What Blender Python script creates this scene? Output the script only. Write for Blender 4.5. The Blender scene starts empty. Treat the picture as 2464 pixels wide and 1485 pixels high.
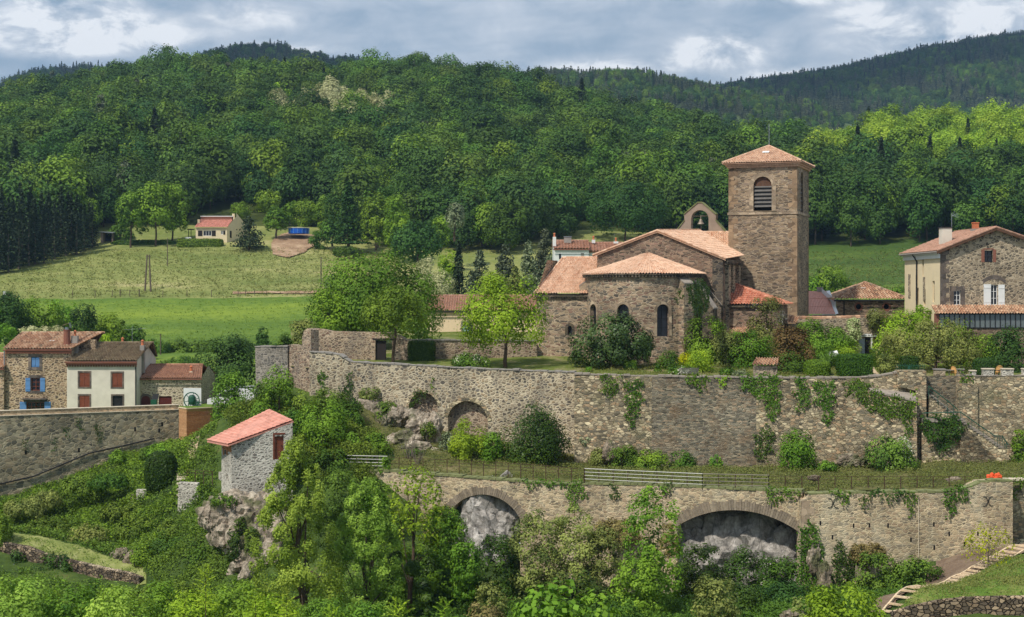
import bpy, bmesh, math, random
import numpy as np
from mathutils import Vector, Matrix, noise as mnoise

# ------------------------------------------------------------------ camera, sky, sun, exposure
SC = bpy.context.scene
COL = SC.collection
F, CX, HY = 3800.0, 1232.0, 710.0       # focal length, centre column and horizon row of the survey grid
R = math.radians
cam_d = bpy.data.cameras.new("camera"); cam = bpy.data.objects.new("camera", cam_d); COL.objects.link(cam)
cam.location = (0, 0, 0); cam.rotation_euler = (R(90), 0, 0)
cam_d.sensor_width = 36; cam_d.lens = 36 * F / 2464; cam_d.shift_y = -32.5 / 2464
cam_d.clip_start = 0.5; cam_d.clip_end = 12000
SC.camera = cam

SUN = Vector((-0.50, -0.58, 1.0)).normalized()           # towards the sun: left of and a little behind the viewer
el = math.asin(SUN.z); az = math.atan2(SUN.x, SUN.y)
sd = bpy.data.lights.new("sun", 'SUN'); so = bpy.data.objects.new("sun", sd); COL.objects.link(so)
sd.energy = 3.4; sd.angle = R(2.5); sd.color = (1.0, 0.94, 0.845)
so.rotation_euler = SUN.to_track_quat('Z', 'Y').to_euler(); so.location = (-200, -150, 300)

world = bpy.data.worlds.new("World"); SC.world = world; world.use_nodes = True
wn, wl = world.node_tree.nodes, world.node_tree.links
bg = wn['Background']; bg.inputs[1].default_value = 0.113
sky = wn.new('ShaderNodeTexSky'); sky.sky_type = 'NISHITA'; sky.sun_disc = False
sky.sun_elevation = el; sky.sun_rotation = az; sky.air_density = 1.2; sky.dust_density = 2.0
def wnode(t, **k):
    n = wn.new(t)
    for a, b in k.items(): setattr(n, a, b)
    return n
tc = wnode('ShaderNodeTexCoord')
def wmap(sc, loc=(0, 0, 0)):
    m = wnode('ShaderNodeMapping'); m.inputs['Scale'].default_value = sc; m.inputs['Location'].default_value = loc
    wl.new(tc.outputs['Generated'], m.inputs[0]); return m.outputs[0]
def wnoise(sc, scale, det, loc=(0, 0, 0), dist=0.0):
    n = wnode('ShaderNodeTexNoise'); n.inputs['Scale'].default_value = scale; n.inputs['Detail'].default_value = det
    n.inputs['Roughness'].default_value = 0.6; n.inputs['Distortion'].default_value = dist
    wl.new(wmap(sc, loc), n.inputs['Vector']); return n.outputs['Fac']
def wmath(op, a, b=None, c=None):
    n = wnode('ShaderNodeMath', operation=op)
    for i, x in enumerate((a, b, c)):
        if x is None: continue
        if hasattr(x, 'is_linked'): wl.new(x, n.inputs[i])
        else: n.inputs[i].default_value = x
    return n.outputs[0]
def wblob(px, py, rx, rz):
    """a brighter cloud bank standing in the sky in one compass direction"""
    d = Vector(((px - CX) / F, 1, (HY - py) / F)).normalized()
    v = wnode('ShaderNodeVectorMath', operation='SUBTRACT'); wl.new(tc.outputs['Generated'], v.inputs[0]); v.inputs[1].default_value = d
    s = wnode('ShaderNodeVectorMath', operation='MULTIPLY'); wl.new(v.outputs[0], s.inputs[0]); s.inputs[1].default_value = (F / rx, 4, F / rz)
    l = wnode('ShaderNodeVectorMath', operation='LENGTH'); wl.new(s.outputs[0], l.inputs[0])
    m = wnode('ShaderNodeMapRange', interpolation_type='SMOOTHERSTEP'); wl.new(l.outputs['Value'], m.inputs[0])
    m.inputs[1].default_value = 0.0; m.inputs[2].default_value = 1.0; m.inputs[3].default_value = 1.0; m.inputs[4].default_value = 0.0
    return m.outputs[0]
big = wnoise((5, 5, 26), 1.0, 4, (3.1, 0, 0.4), 0.3)
fine = wnoise((24, 24, 46), 1.0, 8, (1.7, 2, 0), 0.35)
banks = None
for (px, py, rx, rz, k) in [(150, 40, 330, 130, .75), (330, 90, 260, 70, .35), (620, 30, 260, 60, .35), (1740, 122, 200, 75, .75), (1490, 158, 320, 40, .5),
                            (2090, 40, 160, 60, .5), (2380, 60, 380, 110, .6), (2210, 100, 240, 60, .5), (1950, 185, 330, 45, .45), (1900, -10, 300, 40, .5),
                            (60, 110, 220, 40, .4), (1500, -40, 500, 70, .3), (700, 125, 300, 30, .3)]:
    b = wmath('MULTIPLY', wblob(px, py, rx, rz), k)
    banks = b if banks is None else wmath('ADD', banks, b)
cov = wmath('ADD', wmath('MULTIPLY', big, 0.72), wmath('MULTIPLY', fine, 0.62))
cov = wmath('ADD', cov, wmath('MULTIPLY', banks, wmath('ADD', wmath('MULTIPLY', fine, 2.6), -0.85)))
ramp = wnode('ShaderNodeValToRGB'); wl.new(cov, ramp.inputs[0])
for i, (p, c) in enumerate([(0.48, (2.2, 3.0, 4.0)), (0.62, (3.0, 3.7, 4.6)), (0.82, (4.7, 5.15, 5.8)), (1.0, (7.6, 7.7, 7.9))]):
    e = ramp.color_ramp.elements[i] if i < 2 else ramp.color_ramp.elements.new(p)
    e.position = p; e.color = (*c, 1)
mix = wnode('ShaderNodeMix', data_type='RGBA'); mix.inputs[0].default_value = 0.93
wl.new(sky.outputs[0], mix.inputs[6]); wl.new(ramp.outputs[0], mix.inputs[7]); wl.new(mix.outputs[2], bg.inputs[0])

SC.view_settings.view_transform = 'Standard'; SC.view_settings.look = 'None'
SC.view_settings.exposure = 0.25; SC.view_settings.gamma = 1.0
cy = SC.cycles
cy.max_bounces = 5; cy.diffuse_bounces = 3; cy.glossy_bounces = 2; cy.transmission_bounces = 3; cy.transparent_max_bounces = 4; cy.volume_bounces = 0
cy.use_adaptive_sampling = True; cy.adaptive_threshold = 0.02; cy.caustics_reflective = False; cy.caustics_refractive = False
cy.use_denoising = True
SC.render.use_persistent_data = False

# ------------------------------------------------------------------ helpers
def W(px, py, Y): return Vector(((px - CX) / F * Y, Y, (HY - py) / F * Y))
def XY(px, Y): return Vector(((px - CX) / F * Y, Y))
rng = np.random.default_rng(11)
random.seed(4)

def tag(o, label=None, cat=None, group=None, kind=None):
    if label: o['label'] = label
    if cat: o['category'] = cat
    if group: o['group'] = group
    if kind: o['kind'] = kind
    return o
def empty(name, loc, label, cat, group=None):
    o = bpy.data.objects.new(name, None); COL.objects.link(o); o.location = loc; o.empty_display_size = 0.5
    return tag(o, label, cat, group)
def adopt(o, parent):
    """every part is modelled in place; its thing's origin is the only transform above it"""
    if parent is not None:
        o.parent = parent
        if parent.parent is None: o.matrix_parent_inverse = Matrix.Translation(parent.location).inverted()
    return o

class MB:
    """collects faces of ONE mesh object"""
    def __init__(s): s.v = []; s.f = []; s.a = []; s.m = []; s.mi = 0
    def poly(s, pts, a=0.5):
        n = len(s.v); s.v.extend([tuple(p) for p in pts]); s.f.append(tuple(range(n, n + len(pts)))); s.a.append(a); s.m.append(s.mi)
    def mesh(s, vs, fs, a=0.5):
        n = len(s.v); s.v.extend([tuple(p) for p in vs])
        for q in fs: s.f.append(tuple(i + n for i in q)); s.a.append(a); s.m.append(s.mi)
    def box8(s, p, a=0.5):      # p: 4 bottom then 4 top, counterclockwise from above
        s.mesh(p, [(3, 2, 1, 0), (4, 5, 6, 7), (0, 1, 5, 4), (1, 2, 6, 5), (2, 3, 7, 6), (3, 0, 4, 7)], a)
    def box(s, c, sx, sy, sz, u=(1, 0), a=0.5):     # centre of the base, turned so that its x runs along u
        c = Vector(c); ux = Vector((u[0], u[1], 0)).normalized(); uy = Vector((-ux.y, ux.x, 0)); z = Vector((0, 0, sz))
        b = [c - ux * sx / 2 - uy * sy / 2, c + ux * sx / 2 - uy * sy / 2, c + ux * sx / 2 + uy * sy / 2, c - ux * sx / 2 + uy * sy / 2]
        s.box8(b + [q + z for q in b], a)
    def bar(s, p, q, w, h=None, a=0.5):
        p, q = Vector(p), Vector(q); h = h or w; d = (q - p).normalized()
        up = Vector((0, 0, 1)) if abs(d.z) < 0.9 else Vector((0, 1, 0))
        x = d.cross(up).normalized() * w / 2; y = x.cross(d).normalized() * h / 2
        P = [p - x - y, p + x - y, p + x + y, p - x + y]; Q = [k + (q - p) for k in P]
        s.mesh(P + Q, [(0, 1, 2, 3), (7, 6, 5, 4), (0, 4, 5, 1), (1, 5, 6, 2), (2, 6, 7, 3), (3, 7, 4, 0)], a)
    def tube(s, pts, rad, seg=6, cap=True, a=0.5):
        pts = [Vector(p) for p in pts]; n0 = len(s.v); N = len(pts)
        rad = rad if isinstance(rad, (list, tuple)) else [rad] * N
        prev = None
        for i, p in enumerate(pts):
            d = (pts[min(i + 1, N - 1)] - pts[max(i - 1, 0)]).normalized()
            x = d.orthogonal().normalized() if prev is None else (prev - d * prev.dot(d)).normalized()
            prev = x; y = d.cross(x)
            for k in range(seg):
                t = 2 * math.pi * k / seg; s.v.append(tuple(p + (x * math.cos(t) + y * math.sin(t)) * rad[i]))
        for i in range(N - 1):
            for k in range(seg):
                k2 = (k + 1) % seg
                s.f.append((n0 + i * seg + k, n0 + i * seg + k2, n0 + (i + 1) * seg + k2, n0 + (i + 1) * seg + k)); s.a.append(a); s.m.append(s.mi)
        if cap:
            s.f.append(tuple(n0 + k for k in reversed(range(seg)))); s.a.append(a); s.m.append(s.mi)
            s.f.append(tuple(n0 + (N - 1) * seg + k for k in range(seg))); s.a.append(a); s.m.append(s.mi)
    def lathe(s, c, prof, seg=16, a=0.5):
        c = Vector(c); n0 = len(s.v)
        for r, z in prof:
            for k in range(seg):
                t = 2 * math.pi * k / seg; s.v.append((c.x + r * math.cos(t), c.y + r * math.sin(t), c.z + z))
        for i in range(len(prof) - 1):
            for k in range(seg):
                k2 = (k + 1) % seg
                s.f.append((n0 + i * seg + k, n0 + i * seg + k2, n0 + (i + 1) * seg + k2, n0 + (i + 1) * seg + k)); s.a.append(a); s.m.append(s.mi)
    def build(s, name, mat, parent=None, smooth=False):
        me = bpy.data.meshes.new(name); me.from_pydata(s.v, [], s.f)
        at = me.attributes.new('v', 'FLOAT', 'FACE'); at.data.foreach_set('value', np.array(s.a, dtype=np.float32))
        for m in (mat if isinstance(mat, (list, tuple)) else [mat]): me.materials.append(m)
        if any(s.m): me.polygons.foreach_set('material_index', np.array(s.m, dtype=np.int32))
        if smooth: me.polygons.foreach_set('use_smooth', np.ones(len(s.f), dtype=bool))
        me.update(); o = bpy.data.objects.new(name, me); COL.objects.link(o)
        return adopt(o, parent)

class Plane:
    """an upright wall plane through two surveyed points; h() finds where a surveyed bearing meets it"""
    def __init__(s, a, b):
        s.a = Vector((a[0], a[1])); d = Vector((b[0], b[1])) - s.a; s.L = d.length; s.d = d.normalized()
        s.n = Vector((s.d.y, -s.d.x))
        if s.n.dot(s.a) > 0: s.n = -s.n
    def Y(s, px):
        k = (px - CX) / F
        # a + d*t : x = k*y
        t = (k * s.a.y - s.a.x) / (s.d.x - k * s.d.y); return s.a.y + s.d.y * t
    def h(s, px, py):
        k = (px - CX) / F; t = (k * s.a.y - s.a.x) / (s.d.x - k * s.d.y); y = s.a.y + s.d.y * t
        return (t, (HY - py) / F * y)
    def p(s, t, z, off=0.0):
        q = s.a + s.d * t + s.n * off; return Vector((q.x, q.y, z))
    def w(s, px, py, off=0.0): return s.p(*s.h(px, py), off)
    def hs(s, pts): return [s.h(*q) for q in pts]

def fill2d(outline, holes):
    bm = bmesh.new(); es = []
    for loop in [outline] + list(holes):
        vs = [bm.verts.new((x, y, 0)) for x, y in loop]
        es += [bm.edges.new((vs[i], vs[(i + 1) % len(vs)])) for i in range(len(vs))]
    bmesh.ops.triangle_fill(bm, edges=es, use_beauty=True, use_dissolve=False, normal=(0, 0, 1))
    bm.verts.index_update(); V = [tuple(v.co[:2]) for v in bm.verts]; T = [tuple(v.index for v in f.verts) for f in bm.faces]
    bm.free(); return V, T
def panel(m, pl, outline, holes=(), reveal=0.25, thick=None, off=0.0, a=0.5):
    """a wall face with real openings; thick makes it a solid slab"""
    V, T = fill2d(outline, holes)
    m.mesh([pl.p(x, z, off) for x, z in V], T, a)
    back = off - (thick if thick else reveal)
    for hl in holes:
        n = len(hl)
        for i in range(n):
            p, q = hl[i], hl[(i + 1) % n]
            m.poly([pl.p(*p, off), pl.p(*q, off), pl.p(*q, back), pl.p(*p, back)], a)
    if thick:
        m.mesh([pl.p(x, z, back) for x, z in V], [t[::-1] for t in T], a); n = len(outline)
        for i in range(n):
            p, q = outline[i], outline[(i + 1) % n]
            m.poly([pl.p(*p, off), pl.p(*p, back), pl.p(*q, back), pl.p(*q, off)], a)
def prect(pl, x0, y0, x1, y1):
    (a, b), (c, d) = pl.h(x0, y0), pl.h(x1, y1); return [(a, d), (c, d), (c, b), (a, b)]
def rect(t0, z0, t1, z1): return [(t0, z0), (t1, z0), (t1, z1), (t0, z1)]
def archhole(t0, z0, t1, zs, n=8, pointed=0.0):
    """opening with upright sides up to zs and a round (or slightly pointed) head"""
    r = (t1 - t0) / 2; c = (t0 + t1) / 2; pts = [(t0, z0), (t1, z0)]
    for i in range(n + 1):
        th = math.pi * i / n; pts.append((c + r * math.cos(th), zs + r * math.sin(th) * (1 + pointed)))
    return pts
def arc3(p1, p2, p3, n=14):
    p1, p2, p3 = sorted((p1, p2, p3))
    (x1, y1), (x2, y2), (x3, y3) = p1, p2, p3
    d = 2 * (x1 * (y2 - y3) + x2 * (y3 - y1) + x3 * (y1 - y2))
    ux = ((x1 ** 2 + y1 ** 2) * (y2 - y3) + (x2 ** 2 + y2 ** 2) * (y3 - y1) + (x3 ** 2 + y3 ** 2) * (y1 - y2)) / d
    uy = ((x1 ** 2 + y1 ** 2) * (x3 - x2) + (x2 ** 2 + y2 ** 2) * (x1 - x3) + (x3 ** 2 + y3 ** 2) * (x2 - x1)) / d
    r = math.hypot(x1 - ux, y1 - uy); a1 = math.atan2(y1 - uy, x1 - ux); a3 = math.atan2(y3 - uy, x3 - ux)
    if a1 < a3: a1 += 2 * math.pi
    return [(ux + r * math.cos(a1 + (a3 - a1) * i / n), uy + r * math.sin(a1 + (a3 - a1) * i / n)) for i in range(n + 1)], (ux, uy, r, a1, a3)
def slab(m, pl, rc, o0, o1, a=0.5):
    """box on a wall plane between offsets o0 (back) and o1 (front); rc is a 4-corner outline"""
    b = [pl.p(*q, o1) for q in rc]; f = [pl.p(*q, o0) for q in rc]
    m.mesh(b + f, [(0, 1, 2, 3), (7, 6, 5, 4), (0, 4, 5, 1), (1, 5, 6, 2), (2, 6, 7, 3), (3, 7, 4, 0)], a)

# ------------------------------------------------------------------ materials
def nmat(name):
    m = bpy.data.materials.new(name); m.use_nodes = True
    return m, m.node_tree.nodes, m.node_tree.links, m.node_tree.nodes['Principled BSDF']
def lin(c):
    """colour given as the 0-255 screen value of the bare material"""
    return tuple(((x / 255) / 12.92 if x / 255 <= 0.04045 else ((x / 255 + 0.055) / 1.055) ** 2.4) for x in c)
def plain(name, c, rough=0.7, metal=0.0, var=0.12, scale=3.0, bump=0.0, spec=0.3):
    m, n, l, b = nmat(name); b.inputs['Roughness'].default_value = rough; b.inputs['Metallic'].default_value = metal
    b.inputs['Specular IOR Level'].default_value = spec
    c = lin(c); t = n.new('ShaderNodeTexCoord'); z = n.new('ShaderNodeTexNoise'); z.inputs['Scale'].default_value = scale; z.inputs['Detail'].default_value = 5
    l.new(t.outputs['Object'], z.inputs[0]); r = n.new('ShaderNodeValToRGB'); l.new(z.outputs['Fac'], r.inputs[0])
    r.color_ramp.elements[0].position = 0.3; r.color_ramp.elements[1].position = 0.7
    r.color_ramp.elements[0].color = (*[x * (1 - var) for x in c], 1); r.color_ramp.elements[1].color = (*[min(1, x * (1 + var)) for x in c], 1)
    l.new(r.outputs[0], b.inputs['Base Color'])
    if bump:
        bu = n.new('ShaderNodeBump'); bu.inputs['Strength'].default_value = bump; l.new(z.outputs['Fac'], bu.inputs['Height']); l.new(bu.outputs[0], b.inputs['Normal'])
    return m
def ramp_(n, stops, interp='LINEAR'):
    r = n.new('ShaderNodeValToRGB'); r.color_ramp.interpolation = interp
    while len(r.color_ramp.elements) < len(stops): r.color_ramp.elements.new(0.5)
    for e, (p, c) in zip(r.color_ramp.elements, stops): e.position = p; e.color = (*c, 1)
    return r
def stone(name, stones, mortar, size=0.34, flat=1.9, joint=0.055, stain=None, stain_amt=0.5, bump=0.5, streak=0.0, warp=0.25):
    """rubble masonry: flattened cells of different stones in a lighter mortar, weather stains and moss of their own shape"""
    m, n, l, b = nmat(name); b.inputs['Roughness'].default_value = 0.93; b.inputs['Specular IOR Level'].default_value = 0.15
    t = n.new('ShaderNodeTexCoord'); mp = n.new('ShaderNodeMapping'); mp.inputs['Scale'].default_value = (1 / size, 1 / size, flat / size)
    wz = n.new('ShaderNodeTexNoise'); wz.inputs['Scale'].default_value = 1.6; wz.inputs['Detail'].default_value = 3; l.new(t.outputs['Object'], wz.inputs[0])
    wv = n.new('ShaderNodeVectorMath'); wv.operation = 'SCALE'; wv.inputs['Scale'].default_value = warp; l.new(wz.outputs['Color'], wv.inputs[0])
    wa = n.new('ShaderNodeVectorMath'); l.new(t.outputs['Object'], wa.inputs[0]); l.new(wv.outputs[0], wa.inputs[1]); l.new(wa.outputs[0], mp.inputs[0])
    v = n.new('ShaderNodeTexVoronoi'); v.inputs['Scale'].default_value = 1; l.new(mp.outputs[0], v.inputs['Vector'])
    e = n.new('ShaderNodeTexVoronoi'); e.feature = 'DISTANCE_TO_EDGE'; e.inputs['Scale'].default_value = 1; l.new(mp.outputs[0], e.inputs['Vector'])
    sp = n.new('ShaderNodeSeparateColor'); l.new(v.outputs['Color'], sp.inputs[0])
    k = len(stones); rs = ramp_(n, [(i / k, lin(c)) for i, c in enumerate(stones)], 'CONSTANT'); l.new(sp.outputs[0], rs.inputs[0])
    # brightness from stone to stone and grain inside each
    g = n.new('ShaderNodeTexNoise'); g.inputs['Scale'].default_value = 9; g.inputs['Detail'].default_value = 6; l.new(t.outputs['Object'], g.inputs[0])
    ad = n.new('ShaderNodeMath'); ad.operation = 'ADD'; l.new(sp.outputs[1], ad.inputs[0]); l.new(g.outputs['Fac'], ad.inputs[1])
    mr = n.new('ShaderNodeMapRange'); l.new(ad.outputs[0], mr.inputs[0]); mr.inputs[1].default_value = 0.3; mr.inputs[2].default_value = 1.6; mr.inputs[3].default_value = 0.55; mr.inputs[4].default_value = 1.4
    mu = n.new('ShaderNodeMix'); mu.data_type = 'RGBA'; mu.blend_type = 'MULTIPLY'; mu.inputs[0].default_value = 1; l.new(rs.outputs[0], mu.inputs[6]); l.new(mr.outputs[0], mu.inputs[7])
    jm = n.new('ShaderNodeMapRange'); l.new(e.outputs['Distance'], jm.inputs[0]); jm.inputs[1].default_value = joint * 0.5; jm.inputs[2].default_value = joint * 1.6
    m2 = n.new('ShaderNodeMix'); m2.data_type = 'RGBA'; l.new(jm.outputs[0], m2.inputs[0]); m2.inputs[6].default_value = (*lin(mortar), 1); l.new(mu.outputs[2], m2.inputs[7])
    out = m2.outputs[2]
    # broad tone drift
    g2 = n.new('ShaderNodeTexNoise'); g2.inputs['Scale'].default_value = 0.35; g2.inputs['Detail'].default_value = 5; l.new(t.outputs['Object'], g2.inputs[0])
    md = n.new('ShaderNodeMapRange'); l.new(g2.outputs['Fac'], md.inputs[0]); md.inputs[1].default_value = 0.3; md.inputs[2].default_value = 0.7; md.inputs[3].default_value = 0.74; md.inputs[4].default_value = 1.24
    mm = n.new('ShaderNodeMix'); mm.data_type = 'RGBA'; mm.blend_type = 'MULTIPLY'; mm.inputs[0].default_value = 1; l.new(out, mm.inputs[6]); l.new(md.outputs[0], mm.inputs[7]); out = mm.outputs[2]
    if stain:
        g3 = n.new('ShaderNodeTexNoise'); g3.inputs['Scale'].default_value = 0.55; g3.inputs['Detail'].default_value = 8; g3.inputs['Roughness'].default_value = 0.65
        mp3 = n.new('ShaderNodeMapping'); mp3.inputs['Location'].default_value = (7.3, 2.2, 4.1); mp3.inputs['Scale'].default_value = (1, 1, 1 if not streak else 0.35)
        l.new(t.outputs['Object'], mp3.inputs[0]); l.new(mp3.outputs[0], g3.inputs[0])
        ms = n.new('ShaderNodeMapRange'); l.new(g3.outputs['Fac'], ms.inputs[0]); ms.inputs[1].default_value = 0.5; ms.inputs[2].default_value = 0.68; ms.inputs[4].default_value = min(.8, stain_amt * 1.35)
        m3 = n.new('ShaderNodeMix'); m3.data_type = 'RGBA'; l.new(ms.outputs[0], m3.inputs[0]); l.new(out, m3.inputs[6]); m3.inputs[7].default_value = (*lin(stain), 1); out = m3.outputs[2]
    l.new(out, b.inputs['Base Color'])
    hm = n.new('ShaderNodeMath'); hm.operation = 'ADD'; l.new(jm.outputs[0], hm.inputs[0]); l.new(sp.outputs[2], hm.inputs[1])
    bu = n.new('ShaderNodeBump'); bu.inputs['Strength'].default_value = bump; bu.inputs['Distance'].default_value = 0.08; l.new(hm.outputs[0], bu.inputs['Height']); l.new(bu.outputs[0], b.inputs['Normal'])
    return m
def facevar(name, stops, rough=0.85, scale=6.0, spec=0.2, dirt=None, dirt_amt=0.5, bump=0.0):
    """colour chosen piece by piece (tile by tile, plank by plank)"""
    m, n, l, b = nmat(name); b.inputs['Roughness'].default_value = rough; b.inputs['Specular IOR Level'].default_value = spec
    a = n.new('ShaderNodeAttribute'); a.attribute_name = 'v'
    r = ramp_(n, [(i / max(1, len(stops) - 1), lin(c)) for i, c in enumerate(stops)]); l.new(a.outputs['Fac'], r.inputs[0])
    t = n.new('ShaderNodeTexCoord'); z = n.new('ShaderNodeTexNoise'); z.inputs['Scale'].default_value = scale; z.inputs['Detail'].default_value = 6; l.new(t.outputs['Object'], z.inputs[0])
    mr = n.new('ShaderNodeMapRange'); l.new(z.outputs['Fac'], mr.inputs[0]); mr.inputs[1].default_value = 0.25; mr.inputs[2].default_value = 0.75; mr.inputs[3].default_value = 0.72; mr.inputs[4].default_value = 1.25
    mu = n.new('ShaderNodeMix'); mu.data_type = 'RGBA'; mu.blend_type = 'MULTIPLY'; mu.inputs[0].default_value = 1; l.new(r.outputs[0], mu.inputs[6]); l.new(mr.outputs[0], mu.inputs[7]); out = mu.outputs[2]
    if dirt:
        g = n.new('ShaderNodeTexNoise'); g.inputs['Scale'].default_value = 0.9; g.inputs['Detail'].default_value = 8; g.inputs['Roughness'].default_value = 0.7; l.new(t.outputs['Object'], g.inputs[0])
        ms = n.new('ShaderNodeMapRange'); l.new(g.outputs['Fac'], ms.inputs[0]); ms.inputs[1].default_value = 0.48; ms.inputs[2].default_value = 0.7; ms.inputs[4].default_value = dirt_amt
        m3 = n.new('ShaderNodeMix'); m3.data_type = 'RGBA'; l.new(ms.outputs[0], m3.inputs[0]); l.new(out, m3.inputs[6]); m3.inputs[7].default_value = (*lin(dirt), 1); out = m3.outputs[2]
    l.new(out, b.inputs['Base Color'])
    return m
def leafmat(name, dark, light, trans=0.3, rough=0.6, spec=0.12, hue=0.013, drift=0.16, flower=None, flower_at=0.9):
    """foliage: every leaf its own tone between two greens, light passing through"""
    m, n, l, b = nmat(name); b.inputs['Roughness'].default_value = rough; b.inputs['Specular IOR Level'].default_value = spec
    a = n.new('ShaderNodeAttribute'); a.attribute_name = 'v'
    st = [(0.0, dark), (0.85 if flower else 1.0, light)]
    if flower: st = [(0.0, dark), (flower_at - 0.03, light), (flower_at, flower)]
    r = ramp_(n, st); l.new(a.outputs['Fac'], r.inputs[0])
    oi = n.new('ShaderNodeObjectInfo')
    hs = n.new('ShaderNodeHueSaturation'); hs.inputs['Saturation'].default_value = 1.04; l.new(r.outputs[0], hs.inputs['Color'])
    mh = n.new('ShaderNodeMapRange'); l.new(oi.outputs['Random'], mh.inputs[0]); mh.inputs[3].default_value = 0.498 - hue; mh.inputs[4].default_value = 0.498 + hue; l.new(mh.outputs[0], hs.inputs['Hue'])
    wn_ = n.new('ShaderNodeTexWhiteNoise'); wn_.noise_dimensions = '1D'; l.new(oi.outputs['Random'], wn_.inputs['W'])
    mv = n.new('ShaderNodeMapRange'); l.new(wn_.outputs['Value'], mv.inputs[0]); mv.inputs[3].default_value = 1 - drift; mv.inputs[4].default_value = 1 + drift; l.new(mv.outputs[0], hs.inputs['Value'])
    l.new(hs.outputs[0], b.inputs['Base Color'])
    tr = n.new('ShaderNodeBsdfTranslucent'); hs2 = n.new('ShaderNodeHueSaturation'); hs2.inputs['Hue'].default_value = 0.49; hs2.inputs['Value'].default_value = 1.35; l.new(hs.outputs[0], hs2.inputs['Color']); l.new(hs2.outputs[0], tr.inputs['Color'])
    mx = n.new('ShaderNodeMixShader'); mx.inputs[0].default_value = trans * .75; l.new(b.outputs[0], mx.inputs[1]); l.new(tr.outputs[0], mx.inputs[2])
    l.new(mx.outputs[0], n['Material Output'].inputs['Surface'])
    return m
def groundmat(name, stops, s1=0.15, s2=2.5, stretch=(1, 1, 1), bump=0.4):
    m, n, l, b = nmat(name); b.inputs['Roughness'].default_value = 0.97; b.inputs['Specular IOR Level'].default_value = 0.1
    t = n.new('ShaderNodeTexCoord'); mp = n.new('ShaderNodeMapping'); mp.inputs['Scale'].default_value = stretch; l.new(t.outputs['Object'], mp.inputs[0])
    z = n.new('ShaderNodeTexNoise'); z.inputs['Scale'].default_value = s1; z.inputs['Detail'].default_value = 6; z.inputs['Roughness'].default_value = 0.6; l.new(mp.outputs[0], z.inputs[0])
    y = n.new('ShaderNodeTexNoise'); y.inputs['Scale'].default_value = s2; y.inputs['Detail'].default_value = 8; y.inputs['Roughness'].default_value = 0.7; l.new(t.outputs['Object'], y.inputs[0])
    ad = n.new('ShaderNodeMath'); ad.operation = 'MULTIPLY_ADD'; l.new(y.outputs['Fac'], ad.inputs[0]); ad.inputs[1].default_value = 0.6; l.new(z.outputs['Fac'], ad.inputs[2])
    k = len(stops); r = ramp_(n, [(0.5 + 0.6 * i / (k - 1), lin(c)) for i, c in enumerate(stops)]); l.new(ad.outputs[0], r.inputs[0]); l.new(r.outputs[0], b.inputs['Base Color'])
    bu = n.new('ShaderNodeBump'); bu.inputs['Strength'].default_value = bump; bu.inputs['Distance'].default_value = 0.3; l.new(y.outputs['Fac'], bu.inputs['Height']); l.new(bu.outputs[0], b.inputs['Normal'])
    return m

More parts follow.
